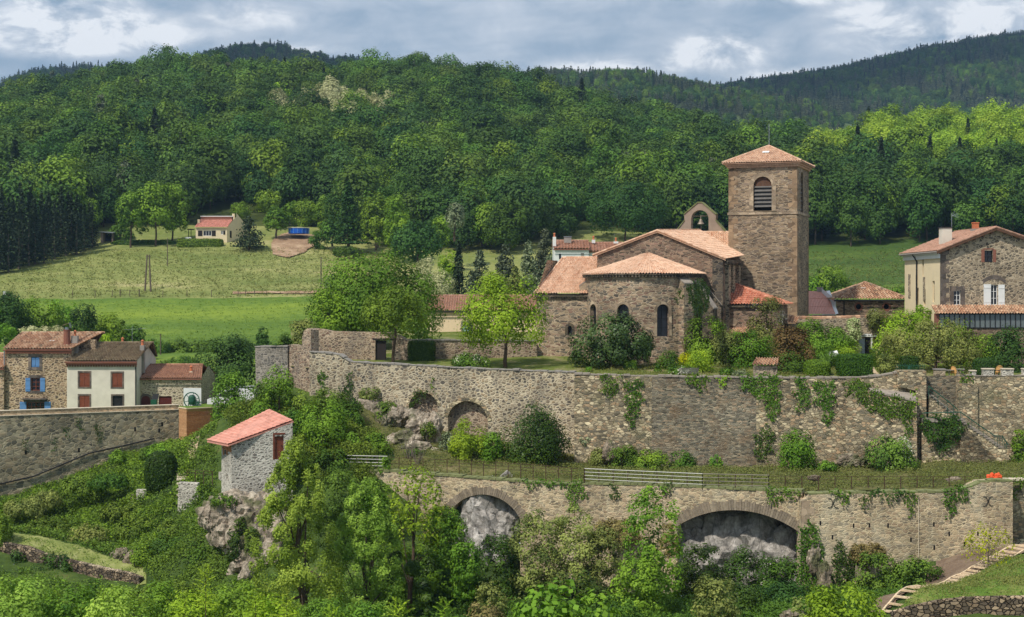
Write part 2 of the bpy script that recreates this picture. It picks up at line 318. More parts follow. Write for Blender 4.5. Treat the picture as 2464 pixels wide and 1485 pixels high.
ST = {
 'tower': stone('tower rubble', [(137, 117, 96), (113, 98, 84), (155, 134, 111), (98, 87, 77), (144, 123, 99), (129, 113, 98)], (176, 158, 132), 0.5, 3.5, 0.055, (93, 82, 69), 0.35),
 'apse': stone('apse masonry', [(145, 128, 109), (112, 104, 92), (164, 144, 118), (97, 90, 81), (152, 130, 107), (133, 107, 92)], (185, 166, 141), 0.52, 2.7, 0.06, (103, 92, 79), 0.3),
 'nave': stone('nave masonry', [(130, 108, 92), (106, 90, 79), (145, 122, 102), (91, 80, 70), (133, 107, 92)], (158, 139, 117), 0.5, 2.8, 0.055, (92, 80, 69), 0.4),
 'butt': stone('dark and shade toned stone', [(92, 84, 74), (76, 70, 64), (108, 96, 82), (66, 62, 58)], (120, 108, 92), 0.5, 1.7, 0.05, (60, 62, 44), 0.5),  # dark cornice stone; on the apse buttresses its tone also stands for shade
 'light': stone('pale mortared rampart', [(145, 131, 110), (118, 108, 95), (163, 148, 125), (103, 97, 88), (152, 133, 107)], (197, 184, 157), 0.34, 1.5, 0.11, (101, 95, 88), 0.45, streak=1),
 'old': stone('old brown rampart', [(168, 153, 126), (140, 128, 106), (192, 175, 142), (117, 110, 94), (176, 150, 119), (204, 189, 156)], (154, 141, 116), 0.36, 2.0, 0.06, (110, 110, 80), 0.4, bump=0.8),
 'slate': stone('dark coursed rampart', [(125, 118, 103), (106, 99, 87), (146, 135, 115), (92, 89, 78), (146, 128, 106)], (166, 158, 135), 0.38, 3.0, 0.05, (134, 109, 83), 0.45, bump=0.8),
 'lower': stone('lower terrace masonry', [(172, 154, 124), (149, 135, 113), (186, 165, 134), (133, 122, 104), (160, 139, 114)], (201, 185, 152), 0.38, 2.2, 0.07, (216, 207, 178), 0.35, streak=1),
 'road': stone('grey road wall', [(148, 139, 118), (124, 118, 101), (163, 152, 127), (109, 105, 92), (154, 139, 114)], (169, 158, 131), 0.5, 1.7, 0.06, (94, 92, 73), 0.4, bump=0.7),
 'parapet': stone('pale parapet stone', [(176, 152, 122), (160, 140, 114), (186, 164, 134)], (192, 172, 144), 0.34, 1.8, 0.06),
 'house': stone('ochre house rubble', [(141, 118, 92), (119, 101, 83), (158, 134, 108), (101, 88, 76)], (193, 171, 142), 0.38, 1.9, 0.10),
 'low': stone('pale low house rubble', [(136, 122, 103), (115, 106, 93), (151, 135, 114)], (191, 177, 154), 0.36, 1.6, 0.13),
 'white': stone('white pointed rubble', [(166, 160, 148), (138, 132, 122), (180, 174, 162), (122, 116, 108)], (208, 202, 188), 0.30, 2.0, 0.12),
 'gable': stone('gable rubble', [(143, 128, 107), (116, 106, 91), (157, 142, 120), (99, 92, 81)], (182, 166, 141), 0.36, 1.6, 0.08),
 'court': stone('warm courtyard wall', [(144, 124, 104), (120, 104, 88), (158, 138, 116), (106, 92, 81), (132, 107, 91)], (181, 163, 140), 0.32, 1.6, 0.09, (109, 104, 98), 0.5, streak=1),
 'grey': stone('grey corner tower', [(124, 118, 108), (104, 100, 94), (140, 132, 120)], (160, 152, 140), 0.34, 1.6, 0.08),
 'dry': stone('drystone wall', [(138, 120, 98), (112, 100, 84), (156, 138, 114), (94, 84, 72)], (48, 42, 36), 0.34, 1.5, 0.06, bump=1.0),
 'ashlar': stone('dressed stone', [(160, 142, 120), (148, 130, 110), (170, 152, 128)], (140, 124, 104), 0.6, 1.3, 0.02, bump=0.15),
 'dash': stone('dark dressed stone', [(108, 98, 90), (98, 90, 84), (116, 104, 94)], (88, 82, 76), 0.6, 1.3, 0.02, bump=0.15),
}
TL = {
 'church': facevar('new pink clay tiles', [(188, 141, 112), (210, 171, 142), (222, 189, 162), (199, 155, 125)], dirt=(154, 113, 90), dirt_amt=0.45),
 'annex': facevar('red clay tiles', [(180, 112, 88), (200, 134, 108), (210, 150, 124)], dirt=(140, 90, 70), dirt_amt=0.45),
 'tower': facevar('pale clay tiles', [(180, 140, 115), (202, 165, 138), (212, 179, 152), (171, 129, 105)], dirt=(135, 106, 87), dirt_amt=0.4),
 'old': facevar('old mixed clay tiles', [(109, 93, 78), (164, 124, 98), (186, 148, 119), (200, 169, 140), (129, 111, 92)], dirt=(102, 93, 76), dirt_amt=0.5),
 'lichen': facevar('brown lichened tiles', [(94, 81, 65), (123, 105, 83), (142, 125, 99), (109, 91, 73)], dirt=(90, 86, 66), dirt_amt=0.6),
 'mech': facevar('interlocking brown red tiles', [(154, 113, 92), (170, 129, 105), (140, 101, 82)], dirt=(120, 94, 77), dirt_amt=0.4),
 'coral': facevar('flat coral tiles', [(202, 142, 124), (214, 156, 138), (192, 132, 114)], scale=2, dirt=(170, 120, 104), dirt_amt=.4),
 'dull': facevar('weathered pink tiles', [(166, 127, 106), (182, 143, 122), (154, 115, 95)], dirt=(117, 98, 83), dirt_amt=0.5),
}
MT = {
 'glass': plain('dark window glass', (26, 28, 32), 0.15, spec=0.6, var=0.3), 'lead': plain('leaded glass', (34, 36, 44), 0.35, spec=0.5, var=0.3, scale=8),
 'dark': plain('painted interior shade', (14, 13, 12), 0.9), 'white': plain('white painted wood', (222, 222, 218), 0.5, var=0.05), 'render': plain('aged white render', (214, 206, 190), 0.9, var=0.09, scale=1.2, bump=0.1),  # near-black first entry stands in for the shade inside openings
 'cream': plain('cream render', (226, 208, 172), 0.9, var=0.05, scale=1.0), 'cream2': plain('pale peach render', (232, 208, 172), 0.9, var=0.05), 'blue': plain('blue painted shutter', (92, 134, 182), 0.55, var=0.08),
 'rust': plain('red brown shutter', (122, 66, 46), 0.6, var=0.14), 'oxblood': plain('oxblood door paint', (92, 38, 34), 0.55), 'blackwood': plain('dark stained wood', (40, 34, 32), 0.7),
 'wood': facevar('larch boards', [(150, 100, 62), (170, 118, 76), (138, 90, 54)], 0.75), 'paleboard': facevar('bleached boards', [(206, 180, 146), (222, 198, 166), (190, 164, 130)], 0.8),
 'brick': plain('red brick', (134, 88, 72), 0.9, var=0.2, scale=14), 'grey': plain('grey cement', (148, 142, 134), 0.92, var=0.12, scale=2), 'metal': plain('galvanised steel', (170, 172, 172), 0.35, 0.8, var=0.08),
 'shiny': plain('polished steel rail', (176, 178, 178), 0.5, 0.6, var=0.05), 'rusty': plain('rusty iron', (78, 58, 46), 0.85, var=0.2), 'iron': plain('black iron', (34, 34, 36), 0.6), 'green': plain('green painted iron', (38, 84, 66), 0.6),
 'pot': plain('orange chimney pot', (190, 112, 76), 0.8, var=0.12), 'bluepool': plain('blue pool liner', (28, 92, 190), 0.45, var=0.05), 'poolrib': plain('pale blue pool frame', (110, 160, 220), 0.45), 'pole': plain('weathered pole wood', (96, 84, 72), 0.9),
 'orange': plain('orange plastic netting', (226, 92, 48), 0.6, var=0.15, scale=9), 'louvre': plain('grey louvre board', (98, 94, 90), 0.75, var=0.15), 'brownboard': plain('brown boarded panel', (92, 66, 50), 0.8, var=0.2), 'bronze': plain('weathered bell bronze', (150, 138, 124), 0.55, 0.4),
 'slate': plain('grey stone slabs', (150, 140, 128), 0.9, var=0.2, scale=2.5), 'lightledge': plain('pale coping stone', (214, 200, 176), 0.9, var=0.1), 'moss': plain('mossy coping', (120, 124, 82), 0.95, var=0.3, scale=2.5), 'seaglass': plain('pale green shutter', (150, 184, 170), 0.6), 'bluegrey': plain('blue grey door paint', (160, 170, 190), 0.5),
 'veranda': plain('veranda glass', (104, 112, 112), 0.2, spec=0.6, var=0.15, scale=0.8), 'bark': plain('bark', (84, 70, 56), 0.95, var=0.3, scale=8, bump=0.5), 'greybark': plain('grey bark', (116, 106, 94), 0.95, var=0.25, scale=8, bump=0.4), 'rattan': plain('tan rattan', (206, 158, 96), 0.7), 'rail': plain('pale grey rail paint', (204, 202, 196), 0.6, var=.1), 'dullrail': plain('dull grey brown rail', (138, 130, 120), 0.7), 'corr': plain('pink corrugated sheet', (208, 152, 134), 0.75, var=0.1), 'ropink': plain('weathered pink plaster', (152, 134, 118), 0.95, var=0.14, scale=1.5, bump=0.2),
 'sign': plain('white sign board', (226, 226, 224), 0.6, var=0.03), 'ink': plain('black sign ink', (44, 44, 46), 0.7), 'red': plain('red petals', (200, 40, 36), 0.6), 'bin': plain('green plastic bin', (34, 84, 62), 0.5), 'earth': plain('bare earth', (146, 116, 94), 0.95, var=0.2, scale=0.7, bump=0.5),
}
# ------------------------------------------------------------------ terrain
def rockmat(name, dark, mid, light, moss=None):
    m, n, l, b = nmat(name); b.inputs['Roughness'].default_value = 0.95; b.inputs['Specular IOR Level'].default_value = 0.15
    t = n.new('ShaderNodeTexCoord'); z = n.new('ShaderNodeTexNoise'); z.inputs['Scale'].default_value = 0.9; z.inputs['Detail'].default_value = 10; z.inputs['Roughness'].default_value = 0.7; z.inputs['Distortion'].default_value = 0.8
    mp = n.new('ShaderNodeMapping'); mp.inputs['Scale'].default_value = (1, 1, 0.55); l.new(t.outputs['Object'], mp.inputs[0]); l.new(mp.outputs[0], z.inputs[0])
    r = ramp_(n, [(0.34, lin(dark)), (0.5, lin(mid)), (0.66, lin(light))]); l.new(z.outputs['Fac'], r.inputs[0]); out = r.outputs[0]
    if moss:
        g = n.new('ShaderNodeTexNoise'); g.inputs['Scale'].default_value = 0.7; g.inputs['Detail'].default_value = 8; l.new(t.outputs['Object'], g.inputs[0])
        ms = n.new('ShaderNodeMapRange'); l.new(g.outputs['Fac'], ms.inputs[0]); ms.inputs[1].default_value = 0.5; ms.inputs[2].default_value = 0.6; ms.inputs[4].default_value = 0.8
        m3 = n.new('ShaderNodeMix'); m3.data_type = 'RGBA'; l.new(ms.outputs[0], m3.inputs[0]); l.new(out, m3.inputs[6]); m3.inputs[7].default_value = (*lin(moss), 1); out = m3.outputs[2]
    mc = n.new('ShaderNodeMapping'); mc.inputs['Scale'].default_value = (.9, .9, .35); mc.inputs['Rotation'].default_value = (.3, .25, 0); wv = n.new('ShaderNodeVectorMath'); wv.operation = 'MULTIPLY_ADD'; l.new(z.outputs['Color'], wv.inputs[0]); wv.inputs[1].default_value = (.5, .5, .5); l.new(t.outputs['Object'], wv.inputs[2]); l.new(wv.outputs[0], mc.inputs[0])
    vc = n.new('ShaderNodeTexVoronoi'); vc.feature = 'DISTANCE_TO_EDGE'; vc.inputs['Scale'].default_value = 1.0; l.new(mc.outputs[0], vc.inputs['Vector'])
    cr = n.new('ShaderNodeMapRange'); l.new(vc.outputs['Distance'], cr.inputs[0]); cr.inputs[1].default_value = .0; cr.inputs[2].default_value = .05; cr.inputs[3].default_value = .62; cr.inputs[4].default_value = 1
    f2 = n.new('ShaderNodeTexNoise'); f2.inputs['Scale'].default_value = 5; f2.inputs['Detail'].default_value = 8; f2.inputs['Roughness'].default_value = .7; l.new(t.outputs['Object'], f2.inputs[0]); fr = n.new('ShaderNodeMapRange'); l.new(f2.outputs['Fac'], fr.inputs[0]); fr.inputs[1].default_value = .3; fr.inputs[2].default_value = .7; fr.inputs[3].default_value = .6; fr.inputs[4].default_value = 1.25
    mq = n.new('ShaderNodeMath'); mq.operation = 'MULTIPLY'; l.new(cr.outputs[0], mq.inputs[0]); l.new(fr.outputs[0], mq.inputs[1]); mk = n.new('ShaderNodeMix'); mk.data_type = 'RGBA'; mk.blend_type = 'MULTIPLY'; mk.inputs[0].default_value = 1; l.new(out, mk.inputs[6]); l.new(mq.outputs[0], mk.inputs[7]); out = mk.outputs[2]
    l.new(out, b.inputs['Base Color'])
    bu = n.new('ShaderNodeBump'); bu.inputs['Strength'].default_value = 0.55; bu.inputs['Distance'].default_value = 0.2; l.new(mq.outputs[0], bu.inputs['Height']); l.new(bu.outputs[0], b.inputs['Normal'])
    return m
ROCK = rockmat('limestone rock', (98, 88, 76), (146, 132, 114), (188, 174, 154), (80, 88, 52))
ROCKD = rockmat('grey cliff rock', (112, 108, 102), (166, 160, 152), (204, 198, 190))
G = {
 'slope': groundmat('rough green slope', [(42, 56, 26), (58, 76, 34), (78, 96, 44), (96, 100, 56)], 0.25, 2.2),
 'terrace': groundmat('dry grass terrace', [(58, 60, 34), (80, 84, 46), (108, 106, 64), (124, 114, 80)], 0.4, 2.5),
 'garden': groundmat('garden ground', [(70, 84, 36), (100, 112, 50), (150, 136, 104)], 0.4, 2.5),
 'field': groundmat('young green wheat', [(74, 100, 44), (96, 120, 48), (126, 144, 54)], 0.03, 0.7, (0.5, 1.5, 1), 0.5),
 'meadow': groundmat('dry hay meadow', [(90, 106, 54), (116, 126, 68), (144, 146, 88), (168, 160, 112)], 0.05, 0.55, (0.5, 1.3, 1), 0.6),
 'hill': groundmat('wood floor', [(40, 46, 24), (62, 72, 34), (84, 92, 46)], 0.1, 0.6),
 'right': groundmat('pasture', [(52, 74, 36), (72, 94, 40), (98, 116, 50)], 0.03, 0.6, (0.5, 1.5, 1), 0.2),
 'soil': groundmat('brown soil bank', [(92, 76, 64), (118, 100, 84), (138, 120, 100)], 0.5, 3.0),
 'lawn': groundmat('lawn', [(66, 92, 36), (92, 118, 46), (134, 136, 76)], 0.4, 3.0),
 'gravel': groundmat('sandy path', [(176, 156, 124), (196, 174, 142), (208, 190, 160)], 0.6, 4.0),
 'dirt': groundmat('dug earth', [(120, 96, 76), (158, 130, 104), (186, 160, 132)], 0.2, 1.4),
}
class TPS:
    """smooth ground through surveyed points (bearing, row, distance)"""
    def __init__(s, pts, smooth=0.02):
        P = np.array([[*XY(a, y), (HY - b) / F * y] for a, b, y in pts]); s.c = P[:, :2].mean(0); s.k = np.abs(P[:, :2] - s.c).max()
        X = (P[:, :2] - s.c) / s.k; n = len(X); s.X = X
        K = s.U(np.linalg.norm(X[:, None] - X[None], axis=2)) + np.eye(n) * smooth * 0.01; Q = np.c_[np.ones(n), X]
        A = np.block([[K, Q], [Q.T, np.zeros((3, 3))]]); s.w = np.linalg.solve(A, np.r_[P[:, 2], np.zeros(3)])
    @staticmethod
    def U(r): return np.where(r > 1e-9, r * r * np.log(np.maximum(r, 1e-9)), 0)
    def __call__(s, x, y):
        x = np.atleast_1d(np.asarray(x, float)); y = np.atleast_1d(np.asarray(y, float)); shp = np.broadcast(x, y).shape
        q = (np.stack([np.broadcast_to(x, shp).ravel(), np.broadcast_to(y, shp).ravel()], 1) - s.c) / s.k; out = np.empty(len(q)); n = len(s.X)
        for i in range(0, len(q), 20000):
            c = q[i:i + 20000]; out[i:i + 20000] = s.U(np.linalg.norm(c[:, None] - s.X[None], axis=2)) @ s.w[:n] + s.w[n] + c @ s.w[n + 1:]
        return out.reshape(shp)
    def at(s, px, Y): q = XY(px, Y); return Vector((q.x, q.y, float(s(q.x, q.y)[0])))
def fbm(x, y, seed=0):
    r = np.random.default_rng(seed); z = np.zeros_like(x)
    for k in range(6):
        f = 0.08 * 1.9 ** k; th = r.uniform(0, 6.28, 3); ph = r.uniform(0, 6.28, 3)
        for a, b in zip(th, ph): z += np.sin((x * np.cos(a) + y * np.sin(a)) * f * 6.28 + b) / (3 * 1.7 ** k)
    return z
def sheet(name, H, us, vs, mat, bump=0.0, seed=1, keep=None, edge=None, kind='structure'):
    """ground sheet over a fan of bearings (us) and distances (vs)"""
    U, V = np.meshgrid(us, vs); X = (U - CX) / F * V; Yv = V; Z = H(X, Yv) + (fbm(X, Yv, seed) * bump if bump else 0)
    if edge is not None: Z = Z + edge
    n, k = U.shape; idx = np.arange(n * k).reshape(n, k)
    q = np.stack([idx[:-1, :-1], idx[:-1, 1:], idx[1:, 1:], idx[1:, :-1]], -1).reshape(-1, 4)
    if keep is not None:
        m = keep(U, V); q = q[m[:-1, :-1].ravel()]
    me = bpy.data.meshes.new(name); me.from_pydata(np.stack([X, Yv, Z], -1).reshape(-1, 3).tolist(), [], q.tolist())
    me.materials.append(mat); me.polygons.foreach_set('use_smooth', np.ones(len(q), dtype=bool)); me.update()
    o = bpy.data.objects.new(name, me); COL.objects.link(o); return tag(o, kind=kind)
NEAR = TPS([(-900, 1178, 150), (0, 1178, 149), (200, 1118, 151), (430, 1062, 153), (505, 1052, 148), (470, 1125, 138), (440, 1150, 136), (520, 1190, 128), (560, 1195, 126.5), (640, 1195, 128), (0, 1280, 136), (250, 1250, 137), (430, 1230, 133.5), (450, 1300, 128.5),
            (480, 1385, 123), (20, 1300, 131.5), (170, 1335, 129), (320, 1390, 125), (-200, 1290, 133), (-900, 1290, 135), (0, 1375, 125.5), (150, 1425, 121), (330, 1445, 117), (0, 1490, 108), (400, 1500, 108), (-900, 1490, 108), (800, 1400, 118), (900, 1400, 115), (1150, 1420, 117), (1400, 1450, 112), (1700, 1450, 111), (2000, 1430, 112), (2260, 1348, 113.4), (2430, 1314, 113.2), (2464, 1302, 113.8), (3200, 1250, 116),
            (2200, 1435, 105), (2320, 1385, 106.5), (2464, 1330, 108.5), (2152, 1472, 97), (2300, 1405, 104), (2464, 1326, 110), (2300, 1432, 96.5), (2464, 1395, 98.5), (3200, 1380, 99), (2300, 1650, 88), (2464, 1650, 88), (2150, 1640, 90), (3200, 1650, 88), (1700, 1560, 95), (1232, 1560, 95), (800, 1560, 98), (1400, 1400, 130), (2000, 1400, 130), (2464, 1400, 130), (1400, 1350, 145), (2464, 1350, 145), (3200, 1300, 145),
            (560, 1005, 142), (700, 1085, 131), (640, 1090, 134), (600, 1060, 138), (760, 1110, 129), (820, 1120, 127.8), (740, 950, 140), (690, 950, 141.5), (830, 990, 138), (870, 1140, 127), (620, 950, 142), (520, 1010, 145.5),
            (0, 1560, 80), (1232, 1640, 80), (2464, 1600, 80), (-900, 1560, 80), (3300, 1600, 80), (0, 1700, 50), (2464, 1700, 50), (1232, 1700, 50), (1232, 1900, 20), (1232, 4200, 5), (-2500, 1700, 50), (4800, 1700, 50)], 0.05)
LWP = Plane(XY(862, 127.6), XY(1930, 114.6))
TERR = TPS([(a, b, LWP.Y(a) + .5) for a, b in ((868, 1133), (1000, 1141), (1130, 1151), (1240, 1160), (1300, 1166), (1400, 1167), (1500, 1168), (1640, 1173), (1800, 1180), (1925, 1185))] + [(1928, 1185, 114.4), (2130, 1186, 114.2), (2300, 1178, 114.2), (2464, 1160, 115), (3000, 1150, 116), (870, 1120, 129), (1400, 1108, 133.2), (1700, 1122, 131), (2000, 1126, 129.3), (2200, 1112, 128.6), (2464, 1106, 128.6), (3000, 1100, 129), (1500, 1152, 122), (1800, 1160, 119), (2200, 1168, 118), (2464, 1143, 119), (1100, 1100, 130), (1050, 1062, 134.5), (950, 1045, 135.5), (860, 960, 138), (760, 915, 140), (1200, 1090, 132), (1100, 1135, 125.5), (1400, 1145, 124), (900, 1090, 131), (2300, 1128, 124), (2464, 1122, 124), (2100, 1140, 124)], 0.05)
BACK = TPS([(-400, 1010, 160), (0, 1003, 160), (430, 985, 160), (0, 1000, 170), (430, 972, 172), (600, 975, 165), (900, 1010, 160), (1500, 1010, 165), (2464, 1010, 165), (3200, 1010, 165), (350, 872, 205), (0, 900, 200), (-400, 900, 200), (560, 832, 240), (-400, 850, 240), (0, 840, 245), (400, 828, 252), (760, 828, 252), (1232, 826, 250), (1800, 820, 250), (2464, 800, 250), (3200, 790, 250),
            (0, 722, 312), (400, 722, 312), (760, 716, 312), (1100, 716, 312), (1700, 715, 310), (2170, 703, 300), (2464, 690, 300), (3200, 680, 300), (-400, 725, 312), (0, 668, 335), (-400, 668, 335), (240, 594, 375), (600, 588, 378), (830, 590, 380), (1050, 600, 380), (1400, 575, 385), (1945, 612, 380), (2464, 600, 375), (3200, 590, 375),
            (500, 500, 422), (750, 520, 414), (1400, 545, 405), (-400, 440, 430), (0, 480, 420), (1700, 545, 420), (1950, 575, 405), (2300, 560, 405), (3200, 540, 405),
            (-400, 385, 620), (0, 338, 630), (270, 232, 690), (500, 208, 710), (700, 268, 730), (970, 220, 735), (1200, 248, 730), (1400, 298, 715), (1500, 322, 700), (1600, 350, 685), (1700, 374, 665), (1800, 398, 645), (1930, 424, 610), (2120, 366, 600), (2464, 358, 610), (3200, 345, 610),
            (-400, 400, 800), (270, 300, 850), (970, 290, 880), (1400, 420, 830), (1600, 450, 800), (1850, 470, 760), (2464, 420, 760), (3200, 420, 760)], 0.02)
def C_h(x, y): return -6.85 + (np.asarray(y, float) - 136) * 0.068 + 0 * np.asarray(x, float)
lin_ = np.linspace
sheet('ground', NEAR, np.r_[lin_(-1400, -100, 20), lin_(-60, 2500, 150), lin_(2560, 3900, 20)], np.r_[lin_(4, 80, 30), lin_(82, 152, 80), lin_(156, 168, 4)], G['slope'], 0.25, 3, keep=lambda U, V: ~((U > 905) & (V > 131)) & ~((V > 146) & (U > 620)))
sheet('terrace', TERR, lin_(864, 3500, 220), lin_(113.7, 142, 110), G['terrace'], 0.16, 5, keep=lambda U, V: V > np.where(U < 1928, LWP.Y(U) + .15, np.interp(U, [1928, 2440, 2442, 3500], [113.9, 113.9, 115.5, 119.2])))
sheet('garden', lambda X, Y: C_h(X, Y), np.r_[lin_(700, 3500, 84)], np.r_[lin_(129.5, 146, 70), lin_(147, 178, 16)], G['garden'], 0.06, 8, keep=lambda U, V: V > np.interp(U, [700, 745, 1382, 1384, 2232, 3500], [142, 140.2, 134.6, 131.6, 129.9, 129.2]))
sheet('field', BACK, lin_(-700, 3300, 120), lin_(158, 313.5, 70), G['field'], 0.15, 10)
sheet('meadow', BACK, lin_(-700, 1760, 74), lin_(313, 400, 40), G['meadow'], 0.15, 10)
sheet('pasture', BACK, lin_(1760, 3300, 50), lin_(313, 400, 40), G['right'], 0.15, 10)
sheet('hillside', BACK, lin_(-700, 3300, 120), lin_(399, 900, 90), G['hill'], 0.15, 10)
# far ridges, each a long rounded hill
FARM = groundmat('far hill floor', [(46, 58, 40), (66, 82, 48), (90, 104, 60)], 0.02, 0.2)
def ridge(name, Y, prof, depth, base, back=1.3, mat=FARM):
    xs = lin_(prof[0][0], prof[-1][0], 60); top = np.interp(xs, [p[0] for p in prof], [p[1] for p in prof])
    zt = (HY - top) / F * Y
    def H(X, Yv):
        u = X / Yv * F + CX; t = np.interp(u, xs, zt); b = np.interp(u, [q[0] for q in base], [(HY - q[1]) / F * (Y - depth) for q in base])
        s = np.clip((Yv - (Y - depth)) / depth, 0, 1); f = np.sin(s * math.pi / 2) ** 1.1
        g = np.clip((Yv - Y) / (depth * back), 0, 1)
        return b + (t - b) * f - g * g * 0.5 * (t - b)
    sheet(name, H, xs, lin_(Y - depth, Y + depth * back, 50), mat, 1.5, 20); return H
RA = ridge('far_hill', 1650, [(380, 225), (470, 175), (520, 160), (570, 149), (640, 145), (720, 148), (790, 162), (870, 184), (960, 208), (1060, 250)], 420, [(300, 330), (1100, 330)])
RB = ridge('far_hill', 1900, [(-500, 230), (-100, 240), (0, 232), (60, 208), (130, 196), (230, 190), (330, 192), (450, 210), (600, 250)], 450, [(-500, 330), (700, 330)])
RC = ridge('far_hill', 1500, [(1180, 250), (1260, 215), (1330, 205), (1420, 212), (1500, 206), (1560, 212), (1640, 230), (1720, 246), (1800, 258), (1900, 276), (2050, 316)], 460, [(1100, 420), (2200, 420)])
RD = ridge('far_hill', 2100, [(1600, 284), (1700, 256), (1760, 246), (1830, 238), (1900, 226), (2000, 214), (2100, 190), (2200, 168), (2300, 150), (2400, 134), (2500, 124), (3000, 90), (3500, 130)], 800, [(1500, 400), (3600, 380)])
# a flat apron far beyond so the ground reaches the horizon
sheet('plain', lambda X, Y: -20 + 0 * X, lin_(-6000, 8000, 8), lin_(2500, 9000, 6), FARM)

def blob_rock(m, c, r, seed, sq=(1, 1, 1), lev=3):
    bm = bmesh.new(); bmesh.ops.create_icosphere(bm, subdivisions=lev, radius=1)
    o = Vector((seed * 3.1, seed * 1.7, seed * 0.9))
    for v in bm.verts:
        d = v.co.normalized(); w1, w2 = mnoise.voronoi(d * 1.6 + o)[0], mnoise.voronoi(d * 4.2 + o)[0]; k = 0.8 + 0.35 * mnoise.noise(d * 1.3 + o) + 0.5 * min(.7, w1[1] - w1[0]) + 0.22 * min(.5, w2[1] - w2[0]) + 0.1 * mnoise.noise(d * 7 + o)
        v.co = Vector((d.x * sq[0], d.y * sq[1], d.z * sq[2])) * k * r
    bm.verts.index_update(); m.mesh([Vector(c) + v.co for v in bm.verts], [tuple(v.index for v in f.verts) for f in bm.faces]); bm.free()
def cliff(name, rocks, mat=ROCK):
    m = MB()
    for i, (px, py, Y, r, sx, sy, sz) in enumerate(rocks): blob_rock(m, W(px, py, Y), r, i + len(name) + px * 0.01, (sx, sy, sz), 4)
    return tag(m.build(name, mat), kind='structure')
ROCKL = rockmat('pale cracked rock', (116, 106, 92), (168, 154, 136), (206, 194, 174), (86, 92, 54))
cliff('cliff', [(527, 1240, 124.1, 1.5, 1, .9, 1.1), (575, 1232, 123.9, 1.6, 1.2, .9, 1), (625, 1248, 123.9, 1.7, 1, .9, 1.3), (552, 1280, 123.3, 1.5, 1, .9, 1.2), (605, 1300, 122.9, 1.9, 1.1, .9, 1.4), (650, 1320, 122.7, 2.0, 1, 1, 1.5), (512, 1250, 123.3, 1.0, .8, .9, 1.1), (610, 1350, 121.5, 1.7, 1, 1, 1.2), (640, 1258, 124.3, 1.8, 1, .8, 1.1), (560, 1238, 123.2, 1.5, 1.2, .9, 1.1), (600, 1240, 123.4, 1.6, 1.2, .9, 1.1), (640, 1242, 123.9, 1.5, 1.2, .9, 1.1)], ROCKL)
cliff('cliff', [(975, 1062, 134.0, 1.2, 1.3, .8, .8), (1010, 1082, 133, 1.1, 1.2, .9, .7), (965, 1090, 133, 1.0, 1.2, .9, .7), (1038, 1040, 135, 1.2, .8, .7, 1.4), (1010, 1020, 135.6, 1.0, 1.2, .6, 1.2), (930, 1015, 136.8, 1.0, 1.1, .8, 1.2), (890, 990, 138, 1.0, 1.2, .8, 1.1), (955, 1000, 136.8, 1.0, 1.2, .8, 1), (1045, 1095, 132.4, .8, 1.2, .9, .7)], ROCKL)
cliff('cliff', [(1190, 1240, 125.1, 2.3, 1.1, .6, 1.3), (1150, 1270, 125.0, 1.8, 1, .6, 1.3), (1230, 1260, 124.5, 1.6, 1, .6, 1.2), (1180, 1310, 124, 1.9, 1, .7, 1.3), (1140, 1330, 123, 1.6, 1, .7, 1.2)], ROCKD)
cliff('cliff', [(1680, 1335, 119.9, 2.6, 1.2, .6, 1.0), (1760, 1335, 119.4, 2.8, 1.2, .6, 1.15), (1840, 1335, 118.6, 2.7, 1.1, .6, 1.15), (1905, 1345, 117.9, 2.5, 1, .6, 1.0), (1725, 1270, 120, 1.6, 1.8, .5, .9), (1850, 1272, 119.2, 1.6, 1.6, .5, .9), (1790, 1262, 119.7, 1.3, 1.3, .5, 1.0)], ROCKD)
cliff('cliff', [(1470, 1090, 130, .7, 1, .8, 1.3), (1500, 1098, 130, .6, 1, .8, 1.2), (2040, 1108, 127.5, .7, 1.5, .8, .9), (1960, 1150, 118.5, .35, 1.4, .8, .6), (2150, 1120, 127, .6, 1.3, .8, .8), (1700, 1120, 129.5, .4, .7, .8, 1.5), (2300, 1158, 118, .5, 1.4, .9, .6), (2070, 1112, 127, .5, 1, .8, .8)])
cliff('cliff', [(60, 1298, 134.0, .7, 1.3, .7, .7), (100, 1308, 133.4, .7, 1.2, .7, .7), (180, 1325, 131.8, .7, 1.2, .7, .7), (240, 1340, 130.4, .7, 1.2, .7, .8), (290, 1345, 129.2, .9, 1, .7, 1), (325, 1352, 128.4, 1.0, 1, .7, 1.1), (345, 1365, 127.4, .9, 1, .7, .9)])
cliff('cliff', [(1958, 1350, 113.6, .8, .7, .5, 1.5), (1982, 1390, 112.6, .9, .6, .5, 1.3), (2075, 1390, 112.4, .8, .6, .5, 1.6), (2110, 1330, 113.6, .6, 1, .5, .8)])
cliff('boulder', [(1908, 1482, 97, 0.55, 1.5, 1, .7)])

# soil bank, lawn, dug earth and paths: thin sheets lying on the ground they cover
def inside(poly, X, Y):
    r = np.zeros(np.shape(X), bool); n = len(poly)
    for i in range(n):
        (x1, y1), (x2, y2) = poly[i], poly[(i + 1) % n]
        c = ((y1 > Y) != (y2 > Y)) & (X < (x2 - x1) * (Y - y1) / (y2 - y1 + 1e-12) + x1); r ^= c
    return r
def patch(name, H, poly, mat, lift=0.05, n=40, bump=0.0):
    """ground cover inside an outline given by bearing and distance, following the ground"""
    us = lin_(min(p[0] for p in poly), max(p[0] for p in poly), n); vs = lin_(min(p[1] for p in poly), max(p[1] for p in poly), n)
    return sheet(name, lambda X, Y: H(X, Y) + lift, us, vs, mat, bump, 33, keep=lambda U, V: inside(poly, U, V))
NB = lambda X, Y: NEAR(X, Y) + fbm(np.asarray(X, float), np.asarray(Y, float), 3) * 0.25
